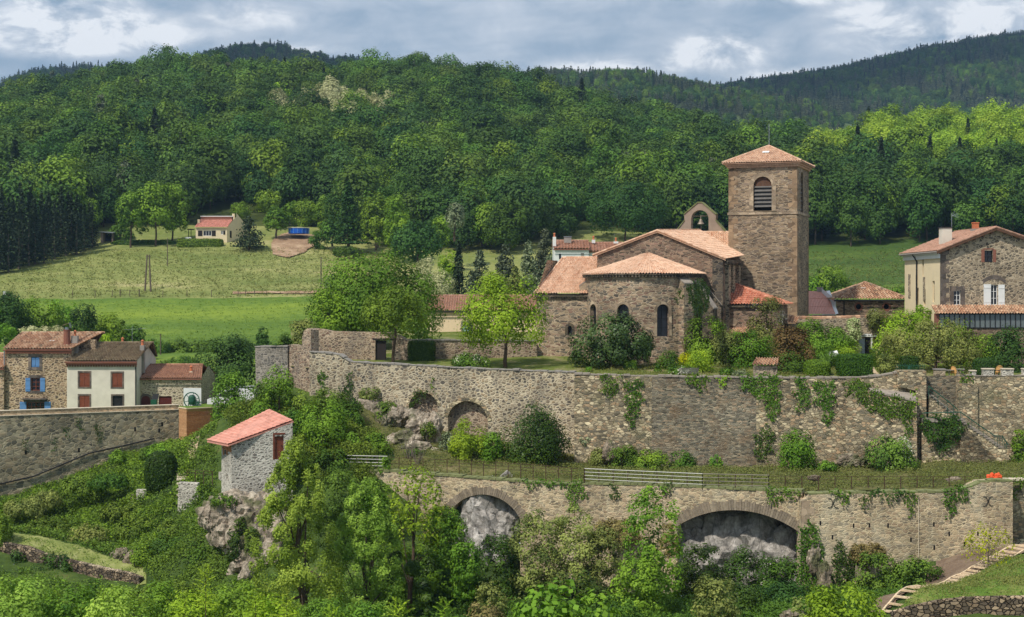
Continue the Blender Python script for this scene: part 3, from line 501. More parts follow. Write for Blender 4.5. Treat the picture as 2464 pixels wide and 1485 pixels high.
BM = lambda X, Y: BACK(X, Y) + fbm(np.asarray(X, float), np.asarray(Y, float), 10) * 0.15
patch('soil_bank', NB, [(2260, 113.2), (2500, 113.5), (2500, 108.2), (2400, 107.6), (2280, 104.2), (2150, 98), (2080, 96), (2100, 100), (2180, 106), (2230, 110)], G['soil'], 0.10)
patch('lawn', NB, [(2190, 98.5), (2300, 104), (2420, 107.2), (2520, 108), (2520, 95.2), (2150, 96.4)], G['lawn'], 0.09)
patch('dirt', BM, [(655, 366), (690, 361), (730, 368), (760, 379), (765, 390), (700, 393), (665, 387), (650, 378)], G['dirt'], 0.25)
patch('track', BM, [(560, 318), (760, 316), (960, 316), (960, 319), (700, 319.5), (560, 320)], G['dirt'], 0.2)
patch('path', lambda X, Y: C_h(X, Y) + fbm(np.asarray(X, float), np.asarray(Y, float), 8) * 0.06, [(2096, 130.5), (2130, 130.5), (2104, 139), (2094, 150), (2082, 150), (2086, 140)], G['gravel'], 0.06)
patch('path', NB, [(-80, 134.8), (60, 132.8), (200, 130.2), (335, 127.0), (352, 124.4), (345, 123.2), (180, 126.2), (60, 128.4), (-80, 130.2)], groundmat('grassy path', [(104, 118, 60), (136, 142, 82), (166, 162, 118)], 0.5, 3.0), 0.09, 60)
patch('dirt', NB, [(445, 152), (500, 149), (470, 139), (452, 139)], G['gravel'], 0.05)
# ------------------------------------------------------------------ building pieces
def V3(q, z): return Vector((q[0], q[1], z))
def tile_roof(m, a, b, c, d, tile=0.24, row=0.40, amp=0.055, clip=False, sub=6, flat=False):
    """clay tiles laid up a slope: a-b is the eave, d-c the top; every tile keeps its own tone"""
    a, b, c, d = map(Vector, (a, b, c, d)); e = (b - a); L = e.length; e.normalize()
    nrm = e.cross(((d + c) / 2 - (a + b) / 2)).normalized()
    if nrm.z < 0: nrm = -nrm
    up = nrm.cross(e).normalized()
    if up.dot((d + c) / 2 - (a + b) / 2) < 0: up = -up
    cs, ct = (c - a).dot(e), (c - a).dot(up); ds, dt = (d - a).dot(e), (d - a).dot(up); T = max(ct, dt)
    nc = max(2, round(L / tile)); nr = max(2, round(T / row)); rv = .5 + (rng.random((nr + 1, nc + 1)) - .5) * .55 + (rng.random((1, nc + 1)) - .5) * .35; amp *= 1.35
    ns = nc * sub + 1
    def col(s):
        x = s * L
        if not clip: return None
        if x < ds: return T * x / ds if ds > 1e-6 else T
        if x > cs: return T * (L - x) / (L - cs) if L - cs > 1e-6 else T
        return T
    n0 = len(m.v); rows = []
    for k in range(nr):
        rows += [(k, 0.0), (k, 1.0)]
    for k, fr in rows:
        for i in range(ns):
            s = i / (ns - 1); ph = (i % sub) / sub
            h = (amp * (0.5 - 0.5 * math.cos(2 * math.pi * (ph + 0.5))) if not flat else amp * 0.25 * (1 if ph == 0 else 0)) + (1 - fr) * amp * 0.55 + (rv[k, min(i // sub, nc)] - .5) * amp * 0.35
            if clip:
                t = min((k + fr) / nr * T, col(s)); p = a + e * (s * L) + up * t + nrm * h
            else:
                v = (k + fr) / nr; p = a.lerp(b, s).lerp(d.lerp(c, s), v) + nrm * h
            m.v.append(tuple(p))
    for j in range(len(rows) - 1):
        k = rows[j][0]
        for i in range(ns - 1):
            q = n0 + j * ns + i
            m.f.append((q, q + 1, q + ns + 1, q + ns)); m.a.append(float(rv[k, min(i // sub, nc)])); m.m.append(m.mi)
def ridge_tiles(m, p, q, r=0.13, step=0.38):
    p, q = Vector(p), Vector(q); n = max(1, int((q - p).length / step))
    for i in range(n):
        s, t = p.lerp(q, i / n), p.lerp(q, (i + 1.12) / n); m.tube([s, t], [r, r * 0.86], 7, True, float(rng.random()))
def surround(m, pl, loop, w, o0=-0.1, o1=0.03, skip_bottom=True):
    """dressed stones round an opening, block by block"""
    n = len(loop)
    nv = []
    for i in range(n):
        (x0, y0), (x1, y1), (x2, y2) = loop[i - 1], loop[i], loop[(i + 1) % n]
        a = Vector((y1 - y0, x0 - x1)); b = Vector((y2 - y1, x1 - x2))
        if skip_bottom and i == 0: a = b * 0 + Vector((-1, 0)); b = a
        if skip_bottom and i == 1: a = Vector((1, 0)); b = a
        v = (a.normalized() + b.normalized()); v = v / max(0.3, v.length) * (1.0 if v.length < 1e-6 else 1); k = 1 / max(0.6, v.normalized().dot(a.normalized()))
        nv.append((x1 + v.normalized().x * w * k, y1 + v.normalized().y * w * k))
    for i in range(1 if skip_bottom else 0, n):
        p, q, P, Q = loop[i], loop[(i + 1) % n], nv[i], nv[(i + 1) % n]; ln = math.hypot(q[0] - p[0], q[1] - p[1]); k = max(1, round(ln / 0.5))
        for j in range(k):
            f = lambda A, B, t: (A[0] + (B[0] - A[0]) * t, A[1] + (B[1] - A[1]) * t)
            slab(m, pl, [f(p, q, j / k), f(P, Q, j / k), f(P, Q, (j + 1) / k), f(p, q, (j + 1) / k)], o0, o1 + float(rng.random()) * 0.012, float(rng.random()))
def window(parent, pl, hole, mframe, mglass, nx=2, ny=3, depth=0.16, fw=0.06, sill=None):
    """a window set back in its opening: frame with bars, pane behind it, sill below"""
    x0, x1 = min(p[0] for p in hole), max(p[0] for p in hole); z0, z1 = min(p[1] for p in hole), max(p[1] for p in hole)
    m = MB(); e = 0.004
    for r_ in (rect(x0, z0, x0 + fw, z1), rect(x1 - fw, z0, x1, z1), rect(x0 + fw, z0, x1 - fw, z0 + fw), rect(x0 + fw, z1 - fw, x1 - fw, z1)): slab(m, pl, r_, -depth - .05, -depth)
    for i in range(1, nx): c = x0 + (x1 - x0) * i / nx; slab(m, pl, rect(c - fw * .4, z0 + fw, c + fw * .4, z1 - fw), -depth - .045, -depth - .006)
    for i in range(1, ny): c = z0 + (z1 - z0) * i / ny; slab(m, pl, rect(x0 + fw, c - fw * .3, x1 - fw, c + fw * .3), -depth - .04, -depth - .012)
    o = m.build('window', mframe, parent)
    g = MB(); g.poly([pl.p(x, z, -depth - .055) for x, z in hole]); g.build('pane', mglass, o)
    if sill:
        s = MB(); slab(s, pl, rect(x0 - .1, z0 - .12, x1 + .1, z0 - .003), -.1, .07); s.build('sill', sill, o)
    return o
def shutter(parent, pl, rc, mat, o0=0.02, o1=0.065, name='shutter'):
    m = MB(); (x0, z0), (x1, z1) = rc[0], rc[2]
    slab(m, pl, rc, o0, o1)
    for f in (0.16, 0.84): slab(m, pl, rect(x0 + .03, z0 + (z1 - z0) * f - .05, x1 - .03, z0 + (z1 - z0) * f + .05), o1 + .001, o1 + .025)
    return m.build(name, mat, parent)
def door(parent, pl, hole, mat, depth=0.15, name='door', handle=True):
    m = MB(); m.poly([pl.p(x, z, -depth) for x, z in hole]); x0, x1 = min(p[0] for p in hole), max(p[0] for p in hole); z0, z1 = min(p[1] for p in hole), max(p[1] for p in hole)
    k = max(2, round((x1 - x0) / .2))
    for i in range(k): slab(m, pl, rect(x0 + (x1 - x0) * (i + .06) / k, z0 + .03, x0 + (x1 - x0) * (i + .94) / k, z0 + (z1 - z0) * .8), -depth, -depth + .025)
    o = m.build(name, mat, parent)
    if handle:
        h = MB(); h.box(pl.p(x1 - .14, z0 + 1.0, -depth + .05), .04, .05, .12); h.build('handle', MT['iron'], o)
    return o
def chimney(parent, c, sx, sy, h, mat, pot=None, cap=None, u=(1, 0), name='chimney'):
    m = MB(); m.box(c, sx, sy, h, u); o = m.build(name, mat, parent)
    if cap: k = MB(); k.box(Vector(c) + Vector((0, 0, h + .002)), sx + .16, sy + .16, .09, u); k.build('cap', cap, o)
    if pot:
        k = MB(); k.lathe(Vector(c) + Vector((0, 0, h + (.09 if cap else 0))), [(.17, 0), (.13, .22), (.13, .42), (.19, .46), (.15, .52), (.001, .62)], 10); k.build('chimney_pot', pot, o)
    return o
def pipe(parent, pts, r, mat, name='downpipe'):
    m = MB(); m.tube(pts, r, 6); return m.build(name, mat, parent)
def cut(pl, *pts): return pl.hs(pts)

# ------------------------------------------------------------------ bell tower
PH = R(20); U = Vector((math.cos(PH), -math.sin(PH))); Vd = Vector((math.sin(PH), math.cos(PH)))
A = XY(1753, 158); w_ = 6.85
t = empty('bell_tower', V3(A, -6), 'tall square stone bell tower with louvred arched window and pale tiled hipped roof', 'bell tower')
fp, rp = Plane(A, A + U * w_), Plane(A + U * w_, A + (U + Vd) * w_)
zt = 13.1
(x0, zb), (x1, _) = fp.h(1813, 508), fp.h(1857, 508); zs = fp.h(1835, 447)[1]
h1 = archhole(x0, zb, x1, zs, 10)
(q0, qb), (q1, _) = rp.h(1925.5, 510), rp.h(1932.5, 510); qs = rp.h(1929, 440)[1]; h2 = archhole(q0, qb, q1, qs, 8, 0.3)
m = MB(); panel(m, fp, rect(0, -7, w_, zt), [h1], 0.55); panel(m, rp, rect(0, -7, w_, zt), [h2], 0.5)
P = [A, A + U * w_, A + (U + Vd) * w_, A + Vd * w_]
m.poly([V3(P[3], -7), V3(P[0], -7), V3(P[0], zt), V3(P[3], zt)]); m.poly([V3(P[2], -7), V3(P[3], -7), V3(P[3], zt), V3(P[2], zt)])
m.build('wall', ST['tower'], t)
m = MB(); zc = fp.h(1835, 509)[1]
slab(m, fp, rect(-.09, zc - .3, w_ + .09, zc - .06), 0.002, .09); slab(m, rp, rect(0, zc - .3, w_ + .09, zc - .06), 0.002, .09); m.build('string_course', ST['ashlar'], t)
m = MB(); surround(m, fp, h1, .42, -.1, .03); slab(m, fp, rect(x0 - .5, zb - .055, x1 + .5, zb - .004), -.3, .1); m.build('window_surround', ST['ashlar'], t)
m = MB(); surround(m, rp, h2, .35, -.1, .03); m.build('window_surround', ST['ashlar'], t)
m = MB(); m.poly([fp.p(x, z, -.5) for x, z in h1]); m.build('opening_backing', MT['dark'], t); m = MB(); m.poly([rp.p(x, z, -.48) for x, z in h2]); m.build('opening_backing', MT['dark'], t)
m = MB(); hd = [q for q in h1[2:]]; m.poly([fp.p(x, z, -.22) for x, z in [(x0, zs - .06), (x1, zs - .06)] + hd]); m.build('head_panel', MT['brownboard'], t)
for i in range(6):
    zz = zb + .42 + (zs - zb - .45) * i / 5.3; m = MB()
    b = [fp.p(x0 + .02, zz, -.12), fp.p(x1 - .02, zz, -.12), fp.p(x1 - .02, zz + .36, -.42), fp.p(x0 + .02, zz + .36, -.42)]
    m.box8([q - Vector((0, 0, .04)) for q in b] + b); m.build('louvre_board', MT['louvre'], t)
for i in range(7):
    zz = qb + .3 + (qs - qb) * i / 7; m = MB(); b = [rp.p(q0 + .01, zz, -.08), rp.p(q1 - .01, zz, -.08), rp.p(q1 - .01, zz + .3, -.4), rp.p(q0 + .01, zz + .3, -.4)]
    m.box8([q - Vector((0, 0, .04)) for q in b] + b); m.build('louvre_board', MT['louvre'], t)
m = MB(); zz = -5.0; i = 0
while zz < zt - .45:
    hgt = .42 + float(rng.random()) * .14; lw = (.55, .95)[i % 2]; lr = (.9, .5)[i % 2]
    if not (zc - .4 < zz + hgt and zz < zc):
        slab(m, fp, rect(0.0, zz, lw, zz + hgt - .02), -.05, .012, float(rng.random())); slab(m, fp, rect(w_ - lr, zz, w_ + .011, zz + hgt - .02), -.05, .012, float(rng.random())); slab(m, rp, rect(0.001, zz, lw, zz + hgt - .02), -.05, .012); slab(m, rp, rect(w_ - lr, zz, w_ - .001, zz + hgt - .02), -.05, .012)
    zz += hgt; i += 1
m.build('quoin_strip', stone('tower corner stone', [(138, 116, 92), (124, 104, 84), (150, 126, 100)], (130, 110, 90), .7, 1.4, .02, bump=.2), t)
def sq(k, z): return [V3(A + (U * (-k) + Vd * (-k)), z), V3(A + U * (w_ + k) - Vd * k, z), V3(A + U * (w_ + k) + Vd * (w_ + k), z), V3(A - U * k + Vd * (w_ + k), z)]
m = MB()
for k, z0, z1 in ((.14, zt - .42, zt - .24), (.28, zt - .235, zt - .05)): m.box8(sq(k, z0) + sq(k, z1))
for pl_ in (fp, rp):
    for k, z0, of in ((.14, zt - .42, .2), (.28, zt - .235, .34)):
        for j in range(int((w_ + .3) / .26)): slab(m, pl_, rect(-.1 + j * .26, z0 + .0, .04 + j * .26, z0 + .15), k + .001, of, .3)
m.build('cornice', TL['tower'], t)
e4 = sq(.52, zt + .02); apex = V3(A + (U + Vd) * (w_ / 2), 15.05)
m = MB()
for i in range(4): tile_roof(m, e4[i], e4[(i + 1) % 4], apex, apex, .25, .42, .07, True)
m.box8([q - Vector((0, 0, .06)) for q in e4] + [q - Vector((0, 0, .012)) for q in e4], .2)
rf = m.build('roof', TL['tower'], t)
m = MB()
for i in range(4): ridge_tiles(m, e4[i] + Vector((0, 0, .08)), apex + Vector((0, 0, .06)), .14)
m.build('ridge_cap', TL['tower'], rf)
m = MB(); f0 = (e4[0] + e4[1]) / 2; q = f0.lerp(apex, .52) + Vector((0, 0, .16)); uu = Vector((U.x, U.y, 0)); sl = (apex - f0).normalized()
m.mesh([q - uu * .34, q + uu * .34, q + uu * .34 + sl * .42, q - uu * .34 + sl * .42], [(0, 1, 2, 3)]); m.build('roof_hatch', MT['sign'], rf)
pipe(t, [apex, apex + Vector((0, 0, 2.3))], .028, MT['metal'], 'lightning_rod')

# ------------------------------------------------------------------ church: apse, nave, chapel, sacristy, bell gable
C = XY(1549, 150.2); Ra = 5.5; ez = 1.9
ch = empty('church', V3(C, -7), 'long stone church with rounded apse, pink tiled roofs and small bell gable', 'church')
def ap(th, r=Ra): return C + Vector((math.sin(th), -math.cos(th))) * r
m = MB(); sm = MB(); wins = []
for k in range(-7, 12):
    th0, th1 = R(-25 - 6.5 + 13 * k), R(-25 + 6.5 + 13 * k); pl = Plane(ap(th0), ap(th1)); hl = []
    if abs(th0) > R(75) and pl.n.dot(ap((th0 + th1) / 2) - C) < 0: pl.n = -pl.n
    if k in (-3, 0, 3):
        c = pl.L / 2; hh = archhole(c - .58, -3.8, c + .58, -1.42, 8); hl = [hh]; wins.append((pl, hh))
    panel(m, pl, rect(0, -8, pl.L, ez), hl, .4)
m.build('apse_wall', ST['apse'], ch)
for pl, hh in wins:
    sm = MB(); surround(sm, pl, hh, .26, -.1, .025); so_ = sm.build('window_surround', ST['ashlar'], ch)
    x0, x1 = hh[0][0], hh[1][0]; wm = MB()
    for i in range(1, 4): slab(wm, pl, rect(x0, -3.8 + i * .8, x1, -3.76 + i * .8), -.36, -.32)
    slab(wm, pl, rect((x0 + x1) / 2 - .02, -3.8, (x0 + x1) / 2 + .02, -.9), -.355, -.325)
    wo = wm.build('window', MT['iron'], ch); g = MB(); g.poly([pl.p(x, z, -.37) for x, z in hh]); g.build('pane', MT['lead'], wo)
m = MB(); apx = V3(C + Vd * 1.6, 4.1); NS = 100; th = [R(-112 + 232 * i / NS) for i in range(NS + 1)]
nt = int(Ra * 4.05 / .25); sub = 5; ns = nt * sub; nr = 15; rv = .5 + (rng.random((nr + 1, nt + 1)) - .5) * .6 + (rng.random((1, nt + 1)) - .5) * .3
n0 = len(m.v)
for j in range(nr * 2):
    k, fr = j // 2, j % 2
    for i in range(ns + 1):
        a_ = R(-112 + 232 * i / ns); e_ = V3(ap(a_, Ra + .42), ez + .04); s_ = (k + fr) / nr
        taper = max(.1, 1 - s_); h = .10 * (.5 - .5 * math.cos(2 * math.pi * ((i % sub) / sub + .5))) * (taper if taper > .25 else .25) + (1 - fr) * .035 + (rv[k, min(i // sub, nt)] - .5) * .03
        m.v.append(tuple(e_.lerp(apx, s_ * .985) + Vector((0, 0, h))))
for j in range(nr * 2 - 1):
    for i in range(ns):
        q = n0 + j * (ns + 1) + i; m.f.append((q, q + 1, q + ns + 2, q + ns + 1)); m.a.append(float(rv[j // 2, min(i // sub, nt)])); m.m.append(0)
m.build('apse_roof', TL['church'], ch)
m = MB()
for i in range(74):      # corbel blocks under the apse eave
    a_ = R(-108 + 3.1 * i); q = ap(a_, Ra + .14); m.box(V3(q, ez - .26), .16, .34, .2, (math.cos(a_), math.sin(a_)), .4)
for i in range(74):
    a_, b_ = R(-110 + 3.1 * i), R(-110 + 3.1 * (i + 1)); m.box8([V3(ap(a_, Ra - .1), ez - .055), V3(ap(a_, Ra + .36), ez - .055), V3(ap(b_, Ra + .36), ez - .055), V3(ap(b_, Ra - .1), ez - .055), V3(ap(a_, Ra - .1), ez + .03), V3(ap(a_, Ra + .36), ez + .03), V3(ap(b_, Ra + .36), ez + .03), V3(ap(b_, Ra - .1), ez + .03)], .2)
m.build('cornice', ST['butt'], ch)
def buttress(a_, wd, dp, z1, slope, mat):
    m = MB(); q = ap(a_, Ra + dp / 2 - .1); u = (math.cos(a_), math.sin(a_)); ux = Vector((u[0], u[1])); o = Vector((math.sin(a_), -math.cos(a_)))
    B = [q - ux * wd / 2 + o * dp / 2, q + ux * wd / 2 + o * dp / 2, q + ux * wd / 2 - o * dp / 2, q - ux * wd / 2 - o * dp / 2]
    m.box8([V3(p, -8) for p in B] + [V3(B[0], z1), V3(B[1], z1), V3(B[2], z1 + slope), V3(B[3], z1 + slope)]); bo = m.build('buttress', mat, ch)
    m = MB(); k = .06; T = [V3(B[0] + o * k, z1 + .004), V3(B[1] + o * k, z1 + .004), V3(B[2], z1 + slope + .03), V3(B[3], z1 + slope + .03)]; m.box8(T + [p + Vector((0, 0, .12)) for p in T]); m.build('weathering', MT['slate'], bo)
buttress(R(37), 1.2, .8, 1.0, .5, ST['apse']); buttress(R(60), 1.0, 1.9, -1.3, 2.6, ST['butt']); buttress(R(84), 1.1, 1.9, -1.0, 2.4, ST['butt']); buttress(R(-88), .55, .7, .8, .5, ST['ashlar'])  # right-hand buttresses in darker stone put the apse's shaded side into colour
# nave gable and roof
gq = C + Vd * 2.3; np_ = Plane(gq - U * 8, gq + U * 8)
pk, le, re_ = np_.h(1583, 556), np_.h(1437, 611), np_.h(1739, 620)
m = MB(); panel(m, np_, [(le[0], -4), (re_[0], -4), (re_[0], re_[1] - .1), (pk[0], pk[1] - .1), (le[0], le[1] - .1)])
Lr = 9.0
rpn = Plane(np_.p(re_[0], 0).xy, XY(1778, 156.2)); panel(m, rpn, rect(0, -4, rpn.L, re_[1] - .12))
lq = np_.p(le[0], 0).xy; m.poly([V3(lq + Vd * Lr, -4), V3(lq, -4), V3(lq, le[1] - .1), V3(lq + Vd * Lr, le[1] - .1)])
m.build('nave_wall', ST['nave'], ch)
o_ = V3(-Vd * .25, 0); bk = V3(Vd, 0)
pk3, re3, le3 = np_.p(*pk) + o_, np_.p(re_[0] + .35, re_[1] - .16) + o_, np_.p(le[0] - .4, le[1] - .18) + o_
m = MB(); far_e, far_r = W(1790, 616, 156.1), W(1684, 555, 162.5); tile_roof(m, re3, far_e, far_r, pk3, .25, .42, .07); tile_roof(m, le3 + (far_r - pk3), le3, pk3, far_r, .25, .42, .07)
for a3 in (re3, le3): m.mesh([a3, pk3, pk3 - Vector((0, 0, .14)), a3 - Vector((0, 0, .14))], [(0, 1, 2, 3)], .3)
nr_ = m.build('nave_roof', TL['church'], ch)
m = MB(); ridge_tiles(m, pk3 + Vector((0, 0, .05)), far_r + Vector((0, 0, .05))); ridge_tiles(m, re3 + Vector((0, 0, .07)), pk3 + Vector((0, 0, .07)), .1); ridge_tiles(m, le3 + Vector((0, 0, .07)), pk3 + Vector((0, 0, .07)), .1); m.build('ridge_cap', TL['church'], nr_)
m = MB(); slab(m, np_, [np_.h(1716, 760), np_.h(1741, 760), np_.h(1741, 628), np_.h(1716, 622)], .002, .35); m.build('buttress', ST['butt'], ch)
m = MB()
for tt in (1.0, 2.9, 5.2): slab(m, rpn, rect(tt, -4, tt + .8, re_[1] - .5), .002, .35)
m.build('pilaster_strip', ST['gable'], ch)
m = MB(); slab(m, rpn, rect(-.1, re_[1] - .46, rpn.L - .1, re_[1] - .2), .36, .5)
for i in range(22): slab(m, rpn, rect(i * .3, re_[1] - .66, i * .3 + .15, re_[1] - .465), .2, .48)
m.build('cornice', ST['butt'], ch)
# second stretch of nave roof, against the tower
m = MB(); a3, b3, c3, d3 = W(1700, 612, 160.6), W(1762, 612, 158.9), W(1764, 560.5, 163.5), W(1692, 560.5, 163.9); tile_roof(m, a3, b3, c3, d3, .25, .42, .08); nr2 = m.build('rear_roof', TL['church'], ch)
m = MB(); ridge_tiles(m, d3 + Vector((0, 0, .06)), c3 + Vector((0, 0, .06)), .15); m.build('ridge_cap', TL['church'], nr2)
m = MB(); m.poly([a3 + Vector((0, .3, -.1)), b3 + Vector((0, .3, -.1)), b3 + Vector((0, .3, -5)), a3 + Vector((0, .3, -5))]); m.build('rear_wall', ST['nave'], ch)
# chapel on the left
ca = XY(1291, 151.2); cp = Plane(ca, ca + U * 5.5); cz = cp.h(1320, 707)[1]
hc = archhole(cp.h(1366, 806)[0], cp.h(1366, 806)[1], cp.h(1376, 806)[0], cp.h(1371, 789)[1], 6)
m = MB(); panel(m, cp, rect(0, -8, 5.5, cz), [hc], .35); m.poly([V3(ca + Vd * 6.4, -8), V3(ca, -8), V3(ca, cz), V3(ca + Vd * 3.2, cz + 3.3), V3(ca + Vd * 6.4, cz + 3.3)]); m.build('chapel_wall', ST['apse'], ch)
m = MB(); surround(m, cp, hc, .26, -.1, .02); m.build('window_surround', ST['butt'], ch); m = MB(); m.poly([cp.p(x, z, -.3) for x, z in hc]); m.build('window', MT['lead'], ch)
a3 = V3(ca - U * .15 - Vd * .35, cz - .02); b3 = V3(ca + U * 6 - Vd * .35, cz - .02); d3 = W(1354, 622, 157.6); c3 = d3 + V3(U * 6, 0)
m = MB(); tile_roof(m, a3, b3, c3, d3, .26, .42, .085); cr = m.build('chapel_roof', TL['church'], ch)
m = MB(); ridge_tiles(m, d3 + Vector((0, 0, .06)), c3 + Vector((0, 0, .06)), .15); ridge_tiles(m, a3 + Vector((0, 0, .06)), d3 + Vector((0, 0, .06)), .12); m.build('ridge_cap', TL['church'], cr)
m = MB(); slab(m, cp, rect(-.1, cz - .3, 5.5, cz - .06), .002, .24)
for i in range(20): slab(m, cp, rect(i * .27, cz - .45, i * .27 + .14, cz - .305), .002, .2)
m.build('cornice', ST['butt'], ch)
# sacristy on the right
sa = XY(1722, 151.6); sp = Plane(sa, sa + U * 6.6); sz = sp.h(1760, 733)[1]
m = MB(); panel(m, sp, rect(0, -8, 6.2, sz)); e_ = sa + U * 6.2; m.poly([V3(e_, -8), V3(e_ + Vd * 4, -8), V3(e_ + Vd * 4, sz), V3(e_, sz)]); m.build('sacristy_wall', ST['nave'], ch)
a3, b3 = V3(sa - U * .1 - Vd * .35, sz), V3(sa + U * 6.65 - Vd * .35, sz); d3 = W(1741, 674, 155.4); e3 = b3 + V3(Vd * 4.7, 0)
m = MB(); tile_roof(m, a3, b3, d3, d3, .27, .42, .085, True); tile_roof(m, b3, e3, d3 + V3(Vd * .3, 0), d3, .27, .42, .085, False); sr = m.build('sacristy_roof', TL['annex'], ch)
m = MB(); ridge_tiles(m, b3 + Vector((0, 0, .08)), d3 + Vector((0, 0, .08)), .15); m.build('ridge_cap', TL['annex'], sr)
m = MB(); slab(m, sp, rect(0, sz - .26, 6.3, sz - .04), .002, .26); m.build('cornice', ST['butt'], ch)
m = MB(); c_ = sp.h(1765, 775); m.tube([sp.p(*c_, -.05), sp.p(*c_, .06)], [.4, .38], 14); m.build('roundel', ST['ashlar'], ch)
m = MB(); q = [sp.h(1745, 790), sp.h(1822, 788)]; a3, b3 = sp.w(1740, 803, 1.3), sp.w(1826, 802, 1.3); tile_roof(m, a3, b3, sp.w(1826, 787, .01), sp.w(1740, 789, .01), .27, .4, .08); lt = m.build('porch_roof', TL['old'], ch)
# bell gable
bp = Plane(XY(1684, 164.5) - U * 3, XY(1684, 164.5) + U * 3)
out = cut(bp, (1625, 572), (1747, 572), (1747, 560), (1722, 531), (1723, 517), (1689, 488), (1679, 488), (1646, 516), (1647, 531), (1626, 558))
x0, x1 = bp.h(1663, 568)[0], bp.h(1705, 568)[0]; hb = archhole(x0, bp.h(1663, 568)[1], x1, bp.h(1684, 527)[1], 12)
m = MB(); panel(m, bp, out, [hb], thick=.85); bg_ = m.build('bell_gable', MT['ropink'], ch)
m = MB()
for p, q in (((1723, 517), (1689, 488)), ((1679, 488), (1646, 516)), ((1747, 560), (1722, 531)), ((1647, 531), (1626, 558)), ((1689, 488), (1679, 488))):
    P0, P1 = bp.w(*p, -.42), bp.w(*q, -.42); m.bar(P0 + Vector((0, 0, .05)), P1 + Vector((0, 0, .05)), 1.0, .1)
m.build('coping', MT['moss'], bg_)
m = MB(); bc = bp.w(1684, 539, -.45); m.lathe(bc, [(.36, 0), (.33, .06), (.22, .2), (.17, .4), (.13, .5), (.001, .54)], 14); m.tube([bc + Vector((0, 0, .5)), bc + Vector((0, 0, .85))], .05); m.tube([bc + Vector((.03, 0, 0)), bc + Vector((.03, 0, -1.2))], .03)
m.tube([bp.p(x0, bc.z + .85, -.45), bp.p(x1, bc.z + .85, -.45)], .05); m.build('bell', MT['bronze'], bg_)

# ------------------------------------------------------------------ house on the right
ph = R(-4); u2 = Vector((math.cos(ph), -math.sin(ph))); v2 = Vector((math.sin(ph), math.cos(ph)))
A2 = XY(2262, 145); GW = 10.6; GD = 10.2
hr = empty('village_house', V3(A2, -6), 'large stone house with cream rendered side, white shutters and veranda beside the garden', 'house')
gp, sp2 = Plane(A2, A2 + u2 * GW), Plane(A2, A2 + v2 * GD)
zl = gp.h(2262, 602)[1]; pkx = gp.h(2393, 549)
HW = lambda *r_: prect(gp, *r_)
w1, w2, w3 = HW(2295, 699, 2312, 734), HW(2384, 685, 2401, 734), HW(2369, 603, 2389, 631)
m = MB(); zr = zl + .2; panel(m, gp, [(0, -8), (GW, -8), (GW, zr), (pkx[0], pkx[1] - .12), (0, zl - .1)], [w1, w2, w3], .25)
m.build('gable_wall', ST['gable'], hr)
SW = lambda *r_: prect(sp2, *r_)
m = MB(); sh = []
for (xa, ya, xb, yb) in [(2249, 676, 2243.5, 727), (2223, 665, 2219, 624), (2210.5, 735, 2207, 693), (2227, 735, 2222, 696)]:
    r_ = prect(sp2, xa, min(ya, yb), xb, max(ya, yb)); (p_, q_), (s_, t_) = r_[0], r_[2]; sh.append(rect(min(p_, s_), min(q_, t_), max(p_, s_), max(q_, t_)))
panel(m, sp2, rect(0, -8, GD, zl - .1), sh, .2); m.build('rendered_wall', MT['cream'], hr)
for k_, s_ in enumerate(sh): m = MB(); m.poly([sp2.p(x, z, -.18) for x, z in s_]); m.build('window', [ST['gable'], MT['blackwood'], ST['ashlar'], ST['ashlar']][k_], hr)
for (xa, ya, xb, yb) in [(2191, 660, 2186, 718), (2208, 661, 2204, 724), (2226, 667, 2221.5, 724)]:
    (p_, q_), (s_, t_) = sp2.h(xa, yb), sp2.h(xb, ya); m = MB(); slab(m, sp2, rect(min(p_, s_), min(q_, t_), max(p_, s_), max(q_, t_)), .002, .03); m.build('bare_stone_strip', ST['gable'], hr)
m = MB(); e_ = A2 + u2 * GW; m.poly([V3(e_, -8), V3(e_ + v2 * GD, -8), V3(e_ + v2 * GD, zr), V3(e_, zr)]); b_ = A2 + v2 * GD; m.poly([V3(b_ + u2 * GW, -8), V3(b_, -8), V3(b_, zl), V3(b_ + u2 * pkx[0], pkx[1]), V3(b_ + u2 * GW, zr)]); m.build('rear_wall', ST['gable'], hr)
m = MB(); slab(m, sp2, rect(-.05, zl - .75, GD, zl - .16), .002, .16); slab(m, sp2, rect(-.05, zl - .34, GD, zl - .155), .161, .34); m.build('cornice', MT['white'], hr)
f_ = -v2 * .45; l_ = -u2 * .45
a3 = V3(A2 + v2 * (GD + .3) + l_, zl - .12); b3 = V3(A2 + f_ + l_, zl - .12); pk3 = V3(A2 + u2 * pkx[0] + f_, pkx[1] + .02); pb3 = V3(A2 + u2 * pkx[0] + v2 * (GD + .3), pkx[1] + .02)
c3 = V3(A2 + u2 * (GW + .4) + f_, zr - .1); d3 = V3(A2 + u2 * (GW + .4) + v2 * (GD + .3), zr - .1)
m = MB(); tile_roof(m, a3, b3, pk3, pb3, .25, .42, .07); tile_roof(m, c3, d3, pb3, pk3, .25, .42, .07)
hrr = m.build('roof', TL['dull'], hr)
m = MB()
for p, q in ((b3, pk3), (c3, pk3)): m.bar(p - Vector((0, 0, .13)), q - Vector((0, 0, .13)), .12, .2)
for i in range(7):
    q = b3.lerp(pk3, (i + .5) / 7); m.bar(q - Vector((0, 0, .3)) + V3(v2 * .46, 0), q - Vector((0, 0, .3)), .14, .16)
m.build('verge_board', MT['brownboard'], hrr)
